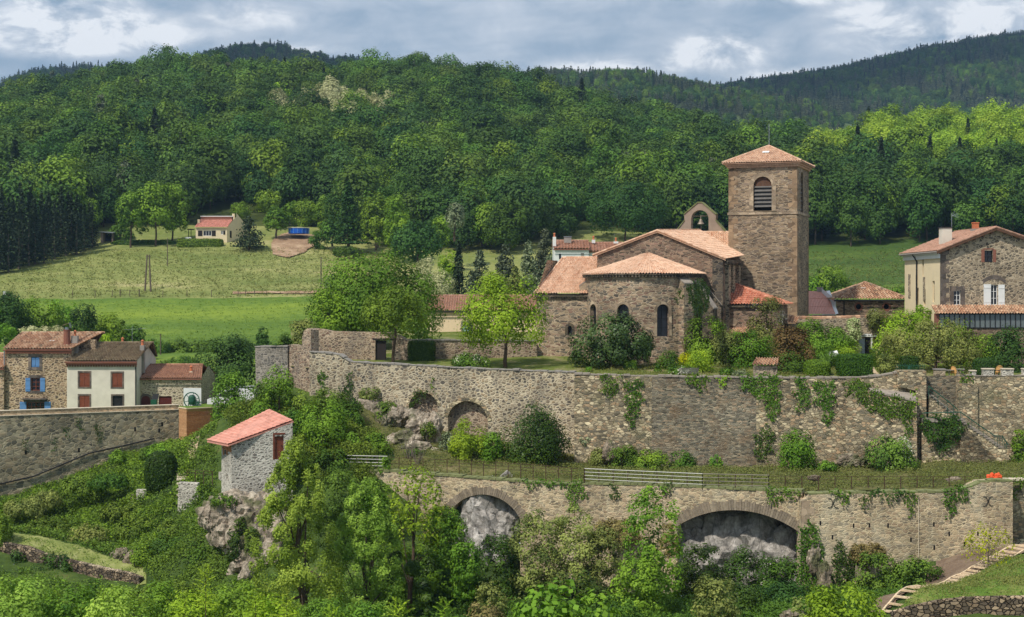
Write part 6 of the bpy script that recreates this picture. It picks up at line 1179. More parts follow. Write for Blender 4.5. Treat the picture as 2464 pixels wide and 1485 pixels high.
m = MB(); m.box8([q + Vector(v) for v in ((-.3, -.5, 2.95), (3.1, -.3, 2.75), (3.1, 2.7, 3.1), (-.3, 2.7, 3.2), (-.3, -.5, 3.05), (3.1, -.3, 2.85), (3.1, 2.7, 3.2), (-.3, 2.7, 3.3))]); m.build('roof', MT['metal'], o)
q = W(719, 562.5, 386); o = empty('above_ground_pool', q, 'round blue above ground pool on the dug earth platform', 'pool'); m = MB(); m.lathe(q, [(2.45, 0), (2.5, 1.35)], 24); m.build('liner', MT['bluepool'], o); m = MB(); m.lathe(q, [(2.42, 1.2), (.01, 1.2)], 24); m.build('water', MT['bluepool'], o)
m = MB(); m.lathe(q, [(2.46, 1.33), (2.6, 1.33), (2.6, 1.42), (2.46, 1.42)], 24); m.build('rim', MT['white'], o)
for i in range(15): a_ = R(24 * i + 8); c_ = q + Vector((2.54 * math.cos(a_), 2.54 * math.sin(a_), 0)); m = MB(); m.tube([c_, c_ + Vector((0, 0, 1.33))], .045, 5); m.build('upright', MT['poolrib'], o)
# poles, wires, fence posts of the meadow
o = empty('telegraph_pole', W(356, 703, 322), 'twin legged wooden telegraph pole leaning together in the meadow', 'pole')
tp = W(356, 613, 323)
for xx in (348.5, 363): m = MB(); m.tube([W(xx, 705, 322), tp + Vector((.25 if xx > 356 else -.15, 0, 0))], [.19, .14], 7); m.build('leg', MT['pole'], o)
m = MB(); m.tube([tp + Vector((-.5, 0, -.3)), tp + Vector((.6, 0, -.35))], .06, 5); m.build('crosspiece', MT['pole'], o)
def pole(px, pb, pt, Y, label, r=.11): m = MB(); m.tube([W(px, pb + 2, Y), W(px, pt, Y)], [r, r * .7], 7); return tag(m.build('wooden_pole', MT['pole']), label, 'pole')
pole(403, 641, 573, 352, 'thin pole in the meadow below the ash trees'); pole(772.5, 709, 619, 316, 'single telegraph pole at the right end of the hay meadow', .14); pole(386.5, 866, 803, 216, 'pole standing in the bramble bank behind the low house', .1)
def wire(p, q, sag, label, r=.012): m = MB(); m.tube([p.lerp(q, i / 12) - Vector((0, 0, sag * 4 * (i / 12) * (1 - i / 12))) for i in range(13)], r, 4, False); tag(m.build('overhead_wire', MT['iron']), label, 'wire')
wire(tp, W(772.5, 620, 316), 2.0, 'overhead wire from the twin pole across the hay meadow', .02); wire(W(386.5, 804, 216), W(150, 790, 185), .6, 'overhead wire from the bank pole to the stone house', .012); wire(W(386.5, 804, 216), W(500, 830, 190), .5, 'overhead wire from the bank pole toward the dark tree', .012); wire(W(772.5, 620, 316), W(960, 640, 260), .8, 'overhead wire from the single pole into the dark tree', .016)
for i, x in enumerate((175, 229, 270, 392, 450, 509, 573, 591, 613)): m = MB(); q = BACK.at(x, 315.5); m.tube([q - Vector((0, 0, .2)), q + Vector((0, 0, 1.3))], .07, 5); tag(m.build('fence_post', MT['pole']), 'thin wooden post in the row along the foot of the hay meadow', 'fence post', 'posts along the meadow edge')
o = empty('field_gate', BACK.at(312, 315.5), 'low wire field gate left of the twin pole', 'gate')
for x in (289, 312, 335): m = MB(); q = BACK.at(x, 315.5); m.tube([q - Vector((0, 0, .2)), q + Vector((0, 0, 1.5))], .12 if x != 312 else .06, 6); m.build('post', MT['pole'], o)
m = MB(); 
for z in (.5, 1.3): m.tube([BACK.at(289, 315.5) + Vector((0, 0, z)), BACK.at(335, 315.5) + Vector((0, 0, z))], .03, 4)
m.build('rail', MT['pole'], o)
m = MB(); q = BACK.at(11.5, 316); m.box(q, .55, .4, 1.0); tag(m.build('white_drum', MT['white']), 'small white drum at the left edge of the hay meadow', 'drum')
# ------------------------------------------------------------------ vegetation
LF = {
 'mid': leafmat('mid green leaves', lin((66, 96, 34)), lin((132, 164, 62))), 'dark': leafmat('dark green leaves', lin((50, 76, 30)), lin((100, 132, 52)), 0.28),
 'deep': leafmat('deep green leaves', lin((40, 66, 32)), lin((78, 110, 50)), 0.25), 'lime': leafmat('lime green leaves', lin((96, 128, 38)), lin((162, 190, 66)), 0.36),
 'bright': leafmat('fresh green leaves', lin((74, 108, 36)), lin((132, 166, 62)), 0.32), 'olive': leafmat('olive leaves', lin((88, 102, 52)), lin((156, 164, 92))),
 'grey': leafmat('grey green leaves', lin((84, 98, 70)), lin((150, 160, 122)), 0.2), 'gloss': leafmat('glossy dark leaves', lin((34, 54, 26)), lin((84, 108, 54)), 0.14, 0.4, 0.25),
 'ivy': leafmat('ivy leaves', lin((48, 76, 26)), lin((104, 136, 48)), 0.2, 0.45), 'ivyd': leafmat('dark ivy leaves', lin((36, 58, 24)), lin((78, 104, 40)), 0.18, 0.4),
 'willow': leafmat('silvery poplar leaves', lin((94, 126, 44)), lin((168, 194, 88)), 0.4, 0.5), 'spruce': leafmat('spruce needles', lin((32, 46, 34)), lin((66, 82, 52)), 0.1),
 'pine': leafmat('pine needles', lin((60, 70, 54)), lin((112, 120, 90)), 0.1), 'red': leafmat('reddish leaves', lin((84, 68, 44)), lin((136, 116, 70)), 0.25),
 'cream': leafmat('cream blossom', lin((142, 148, 98)), lin((206, 204, 158)), 0.25, hue=.01), 'yellow': leafmat('golden leaves', lin((136, 148, 30)), lin((202, 204, 56)), 0.35),
 'bramble': leafmat('bramble leaves', lin((60, 84, 34)), lin((124, 148, 60)), 0.25), 'rose': leafmat('rose bush leaves', lin((78, 88, 46)), lin((136, 142, 78)), .25, flower=lin((232, 222, 206)), flower_at=.94),
 'elder': leafmat('flowering elder leaves', lin((56, 88, 36)), lin((122, 152, 64)), .25, flower=lin((238, 238, 214)), flower_at=.90), 'vari': leafmat('variegated leaves', lin((112, 136, 70)), lin((214, 220, 166)), .25),
 'tan': leafmat('dry brown stems', lin((104, 96, 58)), lin((152, 140, 90)), .15), 'grass': leafmat('grass blades', lin((72, 84, 40)), lin((132, 136, 76)), .25), 'farp': leafmat('far pine needles', lin((46, 58, 46)), lin((78, 90, 68)), .1), 'fard': leafmat('far broad leaves', lin((64, 92, 48)), lin((124, 150, 78)), .2),
 'field': leafmat('wheat blades', lin((66, 96, 36)), lin((120, 142, 56)), .3), 'sun': leafmat('sun painted oak leaves', lin((110, 142, 48)), lin((172, 196, 80)), .4),  # oak leaves carry the right-hand wood's sunshine in their colour
}
def quadmesh(name, V, Q, a, mats, mi=None):
    me = bpy.data.meshes.new(name); n = len(Q); me.vertices.add(len(V)); me.vertices.foreach_set('co', np.asarray(V, np.float32).ravel())
    me.loops.add(n * 4); me.loops.foreach_set('vertex_index', np.asarray(Q, np.int32).ravel()); me.polygons.add(n)
    me.polygons.foreach_set('loop_start', np.arange(0, n * 4, 4, dtype=np.int32)); me.polygons.foreach_set('loop_total', np.full(n, 4, np.int32))
    at = me.attributes.new('v', 'FLOAT', 'FACE'); at.data.foreach_set('value', np.asarray(a, np.float32))
    for m in (mats if isinstance(mats, (list, tuple)) else [mats]): me.materials.append(m)
    if mi is not None: me.polygons.foreach_set('material_index', np.asarray(mi, np.int32))
    me.update(calc_edges=True); return me
def unit(v): return v / np.maximum(1e-9, np.linalg.norm(v, axis=-1, keepdims=True))
def leafquads(pos, nrm, size, aspect=0.62):
    n = len(pos); t = unit(np.cross(nrm, rng.normal(size=(n, 3)))); b = np.cross(nrm, t); L = (size * .5)[:, None]
    V = np.stack([pos - t * L, pos + b * L * aspect + nrm * L * .15, pos + t * L, pos - b * L * aspect + nrm * L * .15], 1).reshape(-1, 3)
    return V, np.arange(n * 4).reshape(n, 4)
def crown_round(rx, ry, H, leaf, cov=1.3, npuff=None, pr=(.24, .42), low=-.55, cap=16000, rag=.12, jit=.24):
    """leaf clumps spread through a crown; clumps are round whatever the crown's proportions"""
    rz = H / 2; rm = min(rx, rz) * 1.05; ax = np.array([rx, ry, rz]); e = 2.0 if H < 2.4 * rx else 3.0
    S = 4 * math.pi * (((rx * ry) ** 1.6 + (rx * rz) ** 1.6 + (ry * rz) ** 1.6) / 3) ** (1 / 1.6); pm = (pr[0] + pr[1]) / 2 * rm
    npuff = npuff or int(np.clip(1.15 * S / (math.pi * pm * pm), 9, 190))
    d = unit(rng.normal(size=(npuff * 6, 3))); d = d[d[:, 2] > low][:npuff]; k = len(d); p = rng.uniform(*pr, k) * rm; d = d / (np.sum(np.abs(d) ** e, 1) ** (1 / e))[:, None]
    f = np.where(rng.random(k) < .22, rng.uniform(.2, .7, k), rng.uniform(.82, 1.06, k)); c = d * np.maximum(ax - p[:, None] * .9, ax * .25) * f[:, None]
    n = int(min(cap, cov * S / (leaf * leaf * .55))); w = p ** 2 / (p ** 2).sum(); i = rng.choice(k, n, p=w); dn = unit(d)
    u = unit(rng.normal(size=(n, 3)) + dn[i] * .7); rad = p[i] * (.45 + .55 * np.sqrt(rng.random(n))) * (1 + rag * rng.normal(size=n)); q = c[i] + u * rad[:, None]
    sx, sy = rx / np.percentile(np.abs(q[:, 0]), 98), ry / np.percentile(np.abs(q[:, 1]), 98); z0, z1 = np.percentile(q[:, 2], [.8, 99.6]); sc_ = np.array([sx, sy, H / (z1 - z0)]); q = (q - np.array([0, 0, z0])) * sc_; c = (c - np.array([0, 0, z0])) * sc_
    nr_ = unit(u * .95 + dn[i] * .4 + rng.normal(size=(n, 3)) * jit + np.array([0, 0, .3]))
    v = np.clip(.5 + .24 * rng.normal(size=k)[i] + .07 * rng.normal(size=n), 0, 1); s = leaf * rng.uniform(.7, 1.35, n)
    return q, nr_, s, v, c
def crown_pine(rx, ry, H, leaf, cov=1.3, cap=9000):
    """irregular conifer: flattened needle clumps round a leader, wide below and ragged above"""
    k = 90; t = np.sort(rng.random(k) ** 1.15); prof = (1 - t) ** .75 * (.75 + .5 * rng.random(k)); a = rng.uniform(0, 6.28, k); r_ = prof * rng.uniform(.35, 1, k)
    c = np.stack([np.cos(a) * r_ * rx, np.sin(a) * r_ * ry, (.06 + .9 * t) * H - r_ * rx * .15], 1); p = rx * (.2 + .28 * (1 - t)) ; n = int(min(cap, cov * 3.4 * rx * H / (leaf * leaf * .5))); i = rng.choice(k, n, p=p ** 1.5 / (p ** 1.5).sum())
    u = unit(rng.normal(size=(n, 3))); q = c[i] + u * (p[i] * (.4 + .6 * rng.random(n) ** .5))[:, None] * np.array([1.15, 1.15, .75]); q[:, 2] = np.clip(q[:, 2], .01 * H, H)
    return q, unit(u * .6 + rng.normal(size=(n, 3)) * .5 + np.array([0, 0, .45])), leaf * rng.uniform(.7, 1.4, n), np.clip(.5 + .2 * rng.normal(size=k)[i] + .2 * rng.normal(size=n), 0, 1), c[::4]
def crown_spruce(rx, ry, H, leaf, cov=1.3, cap=9000, droop=.35, gap=.5):
    tiers = max(9, int(H / .75)); n = int(min(cap, cov * 3.2 * rx * H / (leaf * leaf * .5))); h = rng.random(n) ** 1.25; tier = np.floor(h * tiers) / tiers; nb = 9
    a = rng.integers(0, nb, n) * (6.2832 / nb) + tier * 40 + rng.normal(size=n) * .18; R_ = (1 - tier) ** .85 * (.8 + .3 * np.sin(tier * 57 + a * 3)); f = np.sqrt(rng.random(n)) * R_
    z = (tier + .55 / tiers) * H - f * rx * droop + rng.normal(size=n) * .5 * H / tiers + (1 - f / np.maximum(R_, .05)) * .2
    q = np.stack([np.cos(a) * f * rx, np.sin(a) * f * ry, np.maximum(z, .02 * H)], 1); nr_ = unit(np.stack([np.cos(a) * .4, np.sin(a) * .4, np.ones(n)], 1) + rng.normal(size=(n, 3)) * .45)
    return q, nr_, leaf * rng.uniform(.7, 1.4, n), np.clip(.45 + .25 * rng.normal(size=n), 0, 1), np.array([[0, 0, H * .9]])
def trunk_mesh(h0, H, rx, cents, r0, limbs=7, lean=(0, 0)):
    """tapered bole with limbs running into the crown; h0 is where the crown starts"""
    m = MB(); top = Vector((lean[0], lean[1], h0 + (H - h0) * .72)); n = 7
    P = [Vector((0, 0, -.3)).lerp(top, i / n) + Vector((math.sin(i * 1.7 + rx) * r0 * .5, math.cos(i * 2.3) * r0 * .4, 0)) * (1 if 0 < i < n else 0) for i in range(n + 1)]
    m.tube(P, [r0 * (1.25 - 1.05 * i / n) for i in range(n + 1)], 7, False)
    idx = rng.permutation(len(cents))[:limbs]
    for j in idx:
        c = Vector(cents[j]) + Vector((0, 0, h0)); k = 2 + int(rng.integers(0, 4)); s = P[k]; mid = s.lerp(c, .5) + Vector((0, 0, .12 * (c - s).length)); rr = r0 * (.5 - .05 * k)
        m.tube([s, s.lerp(mid, .55), mid, c], [rr, rr * .75, rr * .5, rr * .18], 5, False)
    return m
def plant_mesh(name, q, nr_, s, v, mat, aspect=.62, off=(0, 0, 0)):
    V, Q = leafquads(q, nr_, s, aspect); return quadmesh(name, V + np.array(off), Q, v, mat)
def put(name, me, loc, rz=0, sc=(1, 1, 1), parent=None):
    o = bpy.data.objects.new(name, me); COL.objects.link(o)
    if parent is None: o.location = loc; o.rotation_euler = (0, 0, rz); o.scale = sc
    else: o.parent = parent
    return o
def tree(name, label, px, pb, pt, wpx, Y, mat, kind='round', leaf=.2, cov=1.3, cb=.25, bark='bark', cat='tree', group=None, r0=None, dy=None, lean=(0, 0), limbs=7, cap=16000, pr=(.24, .42), low=-.55, rag=.12, tx=None, aspect=.62, taper=0, jit=.24):
    """tree standing at a surveyed bearing: base row pb, top row pt, crown width wpx; cb = share of the height that is bare bole"""
    H = (pb - pt) / F * Y; rx = wpx / 2 / F * Y; ry = dy or rx; loc = W(px if tx is None else tx, pb, Y); t = empty(name, loc, label, cat, group); h0 = H * cb
    offx = (px - (px if tx is None else tx)) / F * Y
    leaf *= 1.22; cov *= 1.75; cap = int(cap * 1.6)
    if kind == 'round': q, n_, s, v, c = crown_round(rx, ry, H - h0, leaf, cov, None, pr, low, cap, rag, jit)
    elif kind == 'pine': q, n_, s, v, c = crown_pine(rx, ry, H - h0, leaf, cov, cap)
    else: q, n_, s, v, c = crown_spruce(rx, ry, H - h0, leaf, cov, cap)
    if taper:
        for z_ in (q, c): z_[:, :2] *= (1.12 - taper * np.clip(z_[:, 2:3] / (H - h0), 0, 1))
    q = q + np.array([offx, 0, 0]); c = c + np.array([offx, 0, 0])
    cr_ = put('crown', plant_mesh('crown', q, n_, s, v, LF[mat], aspect, (0, 0, h0)), None, parent=t)
    tm = trunk_mesh(h0, H, rx, c, r0 or max(.06, H * .022), limbs if kind == 'round' else 0, (offx + lean[0], lean[1]))
    V = np.array(tm.v); Q = np.array(tm.f); put('trunk', quadmesh('trunk', V, Q, np.full(len(Q), .5), MT[bark]), None, parent=t)
    return t
def shrub(name, label, px, pb, pt, wpx, Y, mat, leaf=.16, cov=1.4, cat='shrub', group=None, dy=None, low=-.75, pr=(.26, .46), cap=12000, rag=.12, sink=.15, kind='round', aspect=.62, npuff=None):
    H = (pb - pt) / F * Y; rx = wpx / 2 / F * Y
    leaf *= 1.15; cov *= 1.7; cap = int(cap * 1.5)
    if kind == 'round': q, n_, s, v, c = crown_round(rx, dy or rx * .85, H * (1 + sink), leaf, cov, npuff, pr, low, cap, rag)
    else: q, n_, s, v, c = crown_spruce(rx, dy or rx, H * (1 + sink), leaf, cov, cap)
    o = put(name, plant_mesh(name, q, n_, s, v, LF[mat], aspect, (0, 0, -H * sink)), W(px, pb, Y)); return tag(o, label, cat, group)
def hedge(label, x0, x1, pb, pt, Y, dep, mat, leaf=.13, rnd=.25, name='clipped_hedge', cat='hedge', topmat=None):
    """clipped bush: a leafy skin over a solid body"""
    a, b = W(x0, pb, Y), W(x1, pt, Y); w, h = (b.x - a.x), (b.z - a.z); n = int(2.4 * 2 * (w * h + dep * h + w * dep) / (leaf * leaf)); n = min(n, 9000)
    p = rng.uniform(-1, 1, size=(n, 3)); f = rng.integers(0, 5, n); sgn = np.where(rng.random(n) < .5, -1, 1); ax = np.where(f < 2, 1, np.where(f < 4, 0, 2)); p[np.arange(n), ax] = np.where(ax == 2, 1, sgn)
    e = 2 / max(rnd, .05); sp_ = p / (np.sum(np.abs(p) ** e, 1) ** (1 / e))[:, None]; nn = unit(np.sign(sp_) * np.abs(sp_) ** (e - 1) / np.array([w / 2, dep / 2, h / 2]))
    q = sp_ * np.array([w / 2, dep / 2, h / 2]) + np.array([0, 0, h / 2]) + nn * rng.normal(size=(n, 1)) * .04; q[:, 2] = np.maximum(q[:, 2], 0)
    v = np.clip(.5 + .22 * rng.normal(size=n), 0, 1); V, Q = leafquads(q, unit(nn + rng.normal(size=(n, 3)) * .35), leaf * rng.uniform(.7, 1.3, n))
    bm = bmesh.new(); bmesh.ops.create_uvsphere(bm, u_segments=16, v_segments=10, radius=1); bv = []
    for vv in bm.verts: pp = np.array(vv.co); m_ = pp / (np.sum(np.abs(pp) ** e) ** (1 / e)); bv.append(m_ * np.array([w / 2, dep / 2, h / 2]) * .95 + np.array([0, 0, h / 2]))
    bm.verts.index_update(); bq = [[x.index for x in f_.verts] for f_ in bm.faces]; bq = [x if len(x) == 4 else x + [x[-1]] for x in bq if len(x) == 4]; bm.free()
    V2 = np.r_[V, np.array(bv)]; Q2 = np.r_[Q, np.array(bq) + len(V)]; me = quadmesh(name, V2, Q2, np.r_[v, np.full(len(bq), .1)], LF[mat])
    return tag(put(name, me, W((x0 + x1) / 2, pb, Y)), label, cat)
def ivy(label, pl, poly, mat='ivy', leaf=.17, dens=1.0, thick=.28, name='ivy', cat='ivy', group=None, frac=.0):
    """leaves climbing on or hanging down a wall inside a surveyed outline with a ragged edge"""
    m_ = min(q_[1] for q_ in poly); poly = [(x_, y_ - 6 if y_ < m_ + 8 else y_) for x_, y_ in poly]; P = pl.hs(poly); xs = [p[0] for p in P]; zs = [p[1] for p in P]; area = (max(xs) - min(xs)) * (max(zs) - min(zs)); n = int(min(40000, 5.5 * dens * area / (leaf * leaf)))
    X, Z = rng.uniform(min(xs) - .2, max(xs) + .2, n), rng.uniform(min(zs) - .3, max(zs) + .15, n); jx = X + .16 * np.sin(Z * 5.1 + X * 2) + .1 * rng.normal(size=n); jz = Z + .18 * np.sin(X * 4.3) + .12 * rng.normal(size=n)
    k = inside(P, jx, jz); X, Z = X[k], Z[k]; n = len(X); lump = .5 + .5 * np.sin(X * 2.3 + 1.3 * np.sin(Z * 1.9)) * np.sin(Z * 2.1 + X); o_ = .03 + thick * lump * rng.random(n) ** .7
    dn = np.array([pl.d.x, pl.d.y, 0]); nn = np.array([pl.n.x, pl.n.y, 0]); q = np.array([pl.a.x, pl.a.y, 0]) + dn * X[:, None] + nn * o_[:, None]; q[:, 2] = Z
    nr_ = unit(nn + rng.normal(size=(n, 3)) * .45 + np.array([0, 0, .35])); v = np.clip(.3 + .4 * lump * rng.random(n) + .15 * rng.normal(size=n) + .1, 0, 1)
    V, Q = leafquads(q, nr_, leaf * rng.uniform(.65, 1.3, n)); return tag(put(name, quadmesh(name, V, Q, v, LF[mat]), (0, 0, 0)), label, cat, group)

# --- trees round the church court
tree('broadleaf_tree', 'largest dark green tree crown spreading behind the courtyard wall', 905, 850, 606, 300, 160, 'mid', leaf=.24, cb=.12, r0=.35, dy=5.2, cap=20000, cov=1.5)
tree('broadleaf_tree', 'small leaning tree in front of the courtyard doorway', 950, 870, 688, 150, 144.5, 'mid', leaf=.2, cb=.36, r0=.13, tx=946, lean=(.2, 0), cov=1.2)
tree('broadleaf_tree', 'fresh yellow green tree standing free before the peach house', 1212, 888, 656, 205, 142, 'lime', leaf=.2, cb=.22, r0=.16, tx=1217, rag=.2, cov=.95, pr=(.18, .34))
tree('broadleaf_tree', 'loose light green tree at the left edge of the dark tree', 790, 840, 695, 90, 156, 'bright', leaf=.2, cb=.1)
shrub('bush', 'small pale bush left of the great dark tree above the wall', 730, 838, 768, 66, 153, 'olive', .18)
tree('sapling', 'little upright sapling showing above the corner tower', 631, 842, 786, 30, 152, 'deep', leaf=.16, cb=.1, cat='sapling'); shrub('bush', 'dark little bush above the wall between corner tower and broken wall', 688, 840, 801, 36, 151, 'dark', .16)
shrub('flowering_shrub', 'round bush with cream flowers against the courtyard wall', 1133, 892, 848, 90, 142.5, 'elder', .15)
hedge('dark clipped ivy block against the courtyard wall', 983, 1046, 884, 821, 146.6, 1.3, 'ivyd', .15, .2, 'ivy_block', 'ivy')
tree('broadleaf_tree', 'large dark round tree right of the low stone house', 548, 985, 806, 150, 181, 'deep', leaf=.24, cb=.1, r0=.25, cap=16000, cov=1.5)
tree('broadleaf_tree', 'leafy tree in front of the white van', 566, 1062, 896, 110, 151.5, 'mid', leaf=.18, cb=.2, cov=1.1, rag=.2)
# --- behind the left houses
for a_ in [('dark tree behind the stone house at the left edge', 25, 840, 702, 110, 200, 'deep'), ('broad green tree behind the stone house roof', 95, 835, 715, 110, 205, 'mid'), ('dark pointed tree behind the white rendered house', 200, 830, 732, 66, 203, 'deep'), ('loose green tree at the foot of the field behind the rendered house', 262, 835, 752, 84, 207, 'mid'), ('low tree below the field edge behind the low house', 318, 835, 782, 60, 208, 'dark'), ('tall green tree in the clump behind the left roofs', 150, 835, 722, 74, 209, 'bright'), ('rounded tree at the far left behind the roofs', -20, 840, 730, 80, 198, 'mid')]:
    tree('broadleaf_tree', a_[0], *a_[1:5], a_[5], a_[6], leaf=.26, cb=.08)
for a_ in [('cream flowering bush just behind the left roof ridge', 75, 815, 785, 60, 186, 'cream'), ('second cream flowering bush beside the roof chimney', 125, 815, 783, 66, 187, 'cream'), ('yellow green bush behind the grey chimney', 250, 838, 803, 46, 182, 'lime'), ('light bush at the left end of the stone house roof', 15, 812, 778, 46, 184, 'bright')]:
    shrub('bush', a_[0], *a_[1:5], a_[5], a_[6], .2)
for i, a_ in enumerate([(370, 860, 816, 80, 222), (430, 862, 814, 90, 224), (500, 862, 818, 90, 226), (340, 880, 840, 60, 206), (440, 890, 856, 80, 205), (395, 905, 868, 60, 195), (585, 852, 820, 70, 235), (460, 915, 880, 50, 190), (640, 846, 822, 60, 238), (352, 905, 870, 40, 190)]):
    shrub('bramble', ['dark bramble clump high on the bank below the wheat field', 'low bramble clump on the bank behind the low house'][i in (3, 4, 5, 7, 9)], *a_[:4], a_[4], 'bramble' if i % 2 else 'dark', .24, group=['brambles high on the bank', 'brambles low on the bank'][i in (3, 4, 5, 7, 9)])
# --- between court and meadow
tree('spruce_tree', 'slim dark spruce standing above the peach house', 1104, 730, 588, 66, 250, 'spruce', 'spruce', .34, cb=.04, cat='spruce', cov=1.6)
for a_ in [('grey pine right of the dark spruce', 1155, 720, 600, 66, 258, 'pine'), ('tall grey pine beside the white house', 1215, 715, 582, 66, 262, 'pine'), ('silver grey conifer in front of the white house', 1272, 720, 575, 58, 255, 'grey'), ('dark grey conifer leaning on the white house corner', 1312, 700, 548, 70, 266, 'pine'), ('small grey conifer below the white house', 1325, 705, 612, 60, 248, 'grey'), ('short olive conifer behind the peach house roof', 1240, 715, 640, 50, 246, 'olive')]:
    tree('pine_tree', a_[0], *a_[1:5], a_[5], a_[6], 'pine', .34, cb=.03, cat='conifer', cov=2.2)
for a_ in [('cream blossoming bush right of the great dark tree', 1025, 735, 622, 70, 246, 'cream'), ('pale blossoming bush behind the peach house', 1060, 740, 650, 70, 243, 'cream'), ('yellow green bush between spruce and blossom', 1078, 690, 602, 50, 262, 'lime'), ('dark bushes right of the blossoming shrubs', 1180, 735, 655, 60, 240, 'olive')]:
    shrub('flowering_shrub' if 'bloss' in a_[0] else 'bush', a_[0], *a_[1:5], a_[5], a_[6], .26)
big = [('broad dark round tree below the wood at mid slope', 1005, 628, 530, 122, 335, 'deep', .02), ('lone small tree on a bare bole above the spruce', 1094, 578, 489, 46, 352, 'grey', .3), ('fresh green tree behind the broad dark one', 955, 600, 470, 66, 360, 'bright', .1), ('airy yellow green tree beside the big fir', 905, 600, 465, 70, 368, 'mid', .12), ('bright small tree at the right shoulder of the dark round tree', 1062, 600, 520, 42, 345, 'bright', .1), ('low dark tree in front of the wood right of the pool', 800, 590, 525, 60, 374, 'dark', .1), ('wide oak with several trunks above the white house', 1505, 582, 438, 190, 384, 'deep', .18), ('round tree left of the wide oak above the white house', 1345, 575, 505, 90, 388, 'deep', .1), ('tall green tree behind the blossoming bushes', 1225, 600, 480, 110, 372, 'dark', .08), ('mid green tree in the wood corner right of the lone tree', 1160, 590, 500, 80, 378, 'mid', .1),
       ('leafy tree with a bare bole beside the bungalow garden', 665, 572, 498, 58, 384, 'mid', .25), ('round tree on the slope above the bungalow', 645, 520, 458, 62, 396, 'mid', .15), ('left one of the three ash trees by the meadow hedge', 315, 598, 462, 66, 374, 'mid', .3), ('middle ash tree with the tallest crown by the meadow hedge', 375, 602, 438, 84, 376, 'bright', .3), ('right ash tree leaning over the meadow hedge', 415, 600, 440, 72, 380, 'mid', .3), ('low dark tree behind the ash trees', 290, 592, 540, 60, 384, 'dark', .05)]
for a_ in big: tree('broadleaf_tree', a_[0], *a_[1:5], a_[5], a_[6], leaf=.5, cb=a_[7], cov=1.5, cap=6000, r0=.22)
tree('fir_tree', 'big dark fir right of the blue pool', 838, 592, 440, 120, 370, 'deep', 'spruce', .6, cb=.03, cat='fir', cov=1.6, cap=6000); tree('pine_tree', 'dark spreading conifer right of the bungalow', 600, 606, 520, 72, 371, 'spruce', 'pine', .45, cb=.14, cat='conifer', cov=1.5, r0=.2)
for a_ in [('low dark bush on the meadow below the big fir', 836, 615, 592, 66, 362, 'dark'), ('dark shrub left of the wood by the blue pool', 765, 598, 555, 46, 374, 'dark'), ('shrubs at the back of the pool lawn', 735, 540, 480, 66, 402, 'mid'), ('bushy shrub above the blue pool', 700, 535, 485, 40, 404, 'bright'), ('tall shrub between pool lawn and fir', 775, 540, 470, 44, 400, 'mid'), ('yellowish shrub on the slope behind the bungalow roof', 580, 520, 485, 50, 405, 'bright'), ('small green bush at the right end of the meadow', 800, 712, 660, 36, 300, 'grey'), ('pale bush in the pasture beside the tower', 1995, 705, 640, 100, 290, 'mid'), ('second bush low in the pasture beside the tower', 1955, 710, 662, 60, 288, 'bright'), ('dark bush by the cream side of the right house', 2166, 705, 690, 34, 300, 'mid')]:
    shrub('bush', *a_[:5], a_[5], a_[6], .36)
hedge('long clipped hedge below the bungalow', 427, 536, 597, 575, 376, 3, 'bramble', .4, .3); hedge('dark hedge under the ash trees', 268, 430, 604, 578, 379, 3, 'dark', .45, .5)
# the spruce plantation at the left edge of the meadow
sp_me = []
for i in range(5): q, n_, s, v, c = crown_spruce(2.5, 2.5, 13.5, .62, 1.5, 3800); sp_me.append(plant_mesh('crown', q, n_, s, v, LF['spruce'], .5, (0, 0, .6)))
tm = trunk_mesh(1.2, 13, 2, np.zeros((1, 3)), .2, 0); sp_tr = quadmesh('trunk', np.array(tm.v), np.array(tm.f), np.full(len(tm.f), .5), MT['greybark'])
def ridge_y(px): return float(np.interp(px, [-60, 0, 100, 200, 240], [668, 664, 636, 606, 596]))
for r_ in range(4):
    for i in range(13):
        px = -50 + i * 23 + float(rng.uniform(-6, 6)) - r_ * 6; Y = float(np.interp(px, [-60, 0, 240], [336, 338, 374])) + r_ * 7 + float(rng.uniform(-1.5, 1.5))
        if px > 236: continue
        loc = BACK.at(px, Y); t = empty('spruce_tree', loc, 'dark spruce in the dense plantation at the left edge of the hay meadow', 'spruce', 'spruces of the plantation'); k = .8 + float(rng.random()) * .32; t.scale = (k * 1.05, k * 1.05, k * (1.0 - .0012 * (px > 150) * 100)); t.rotation_euler = (0, 0, float(rng.uniform(0, 6.28)))
        put('crown', sp_me[int(rng.integers(0, 5))], None, parent=t); put('trunk', sp_tr, None, parent=t)

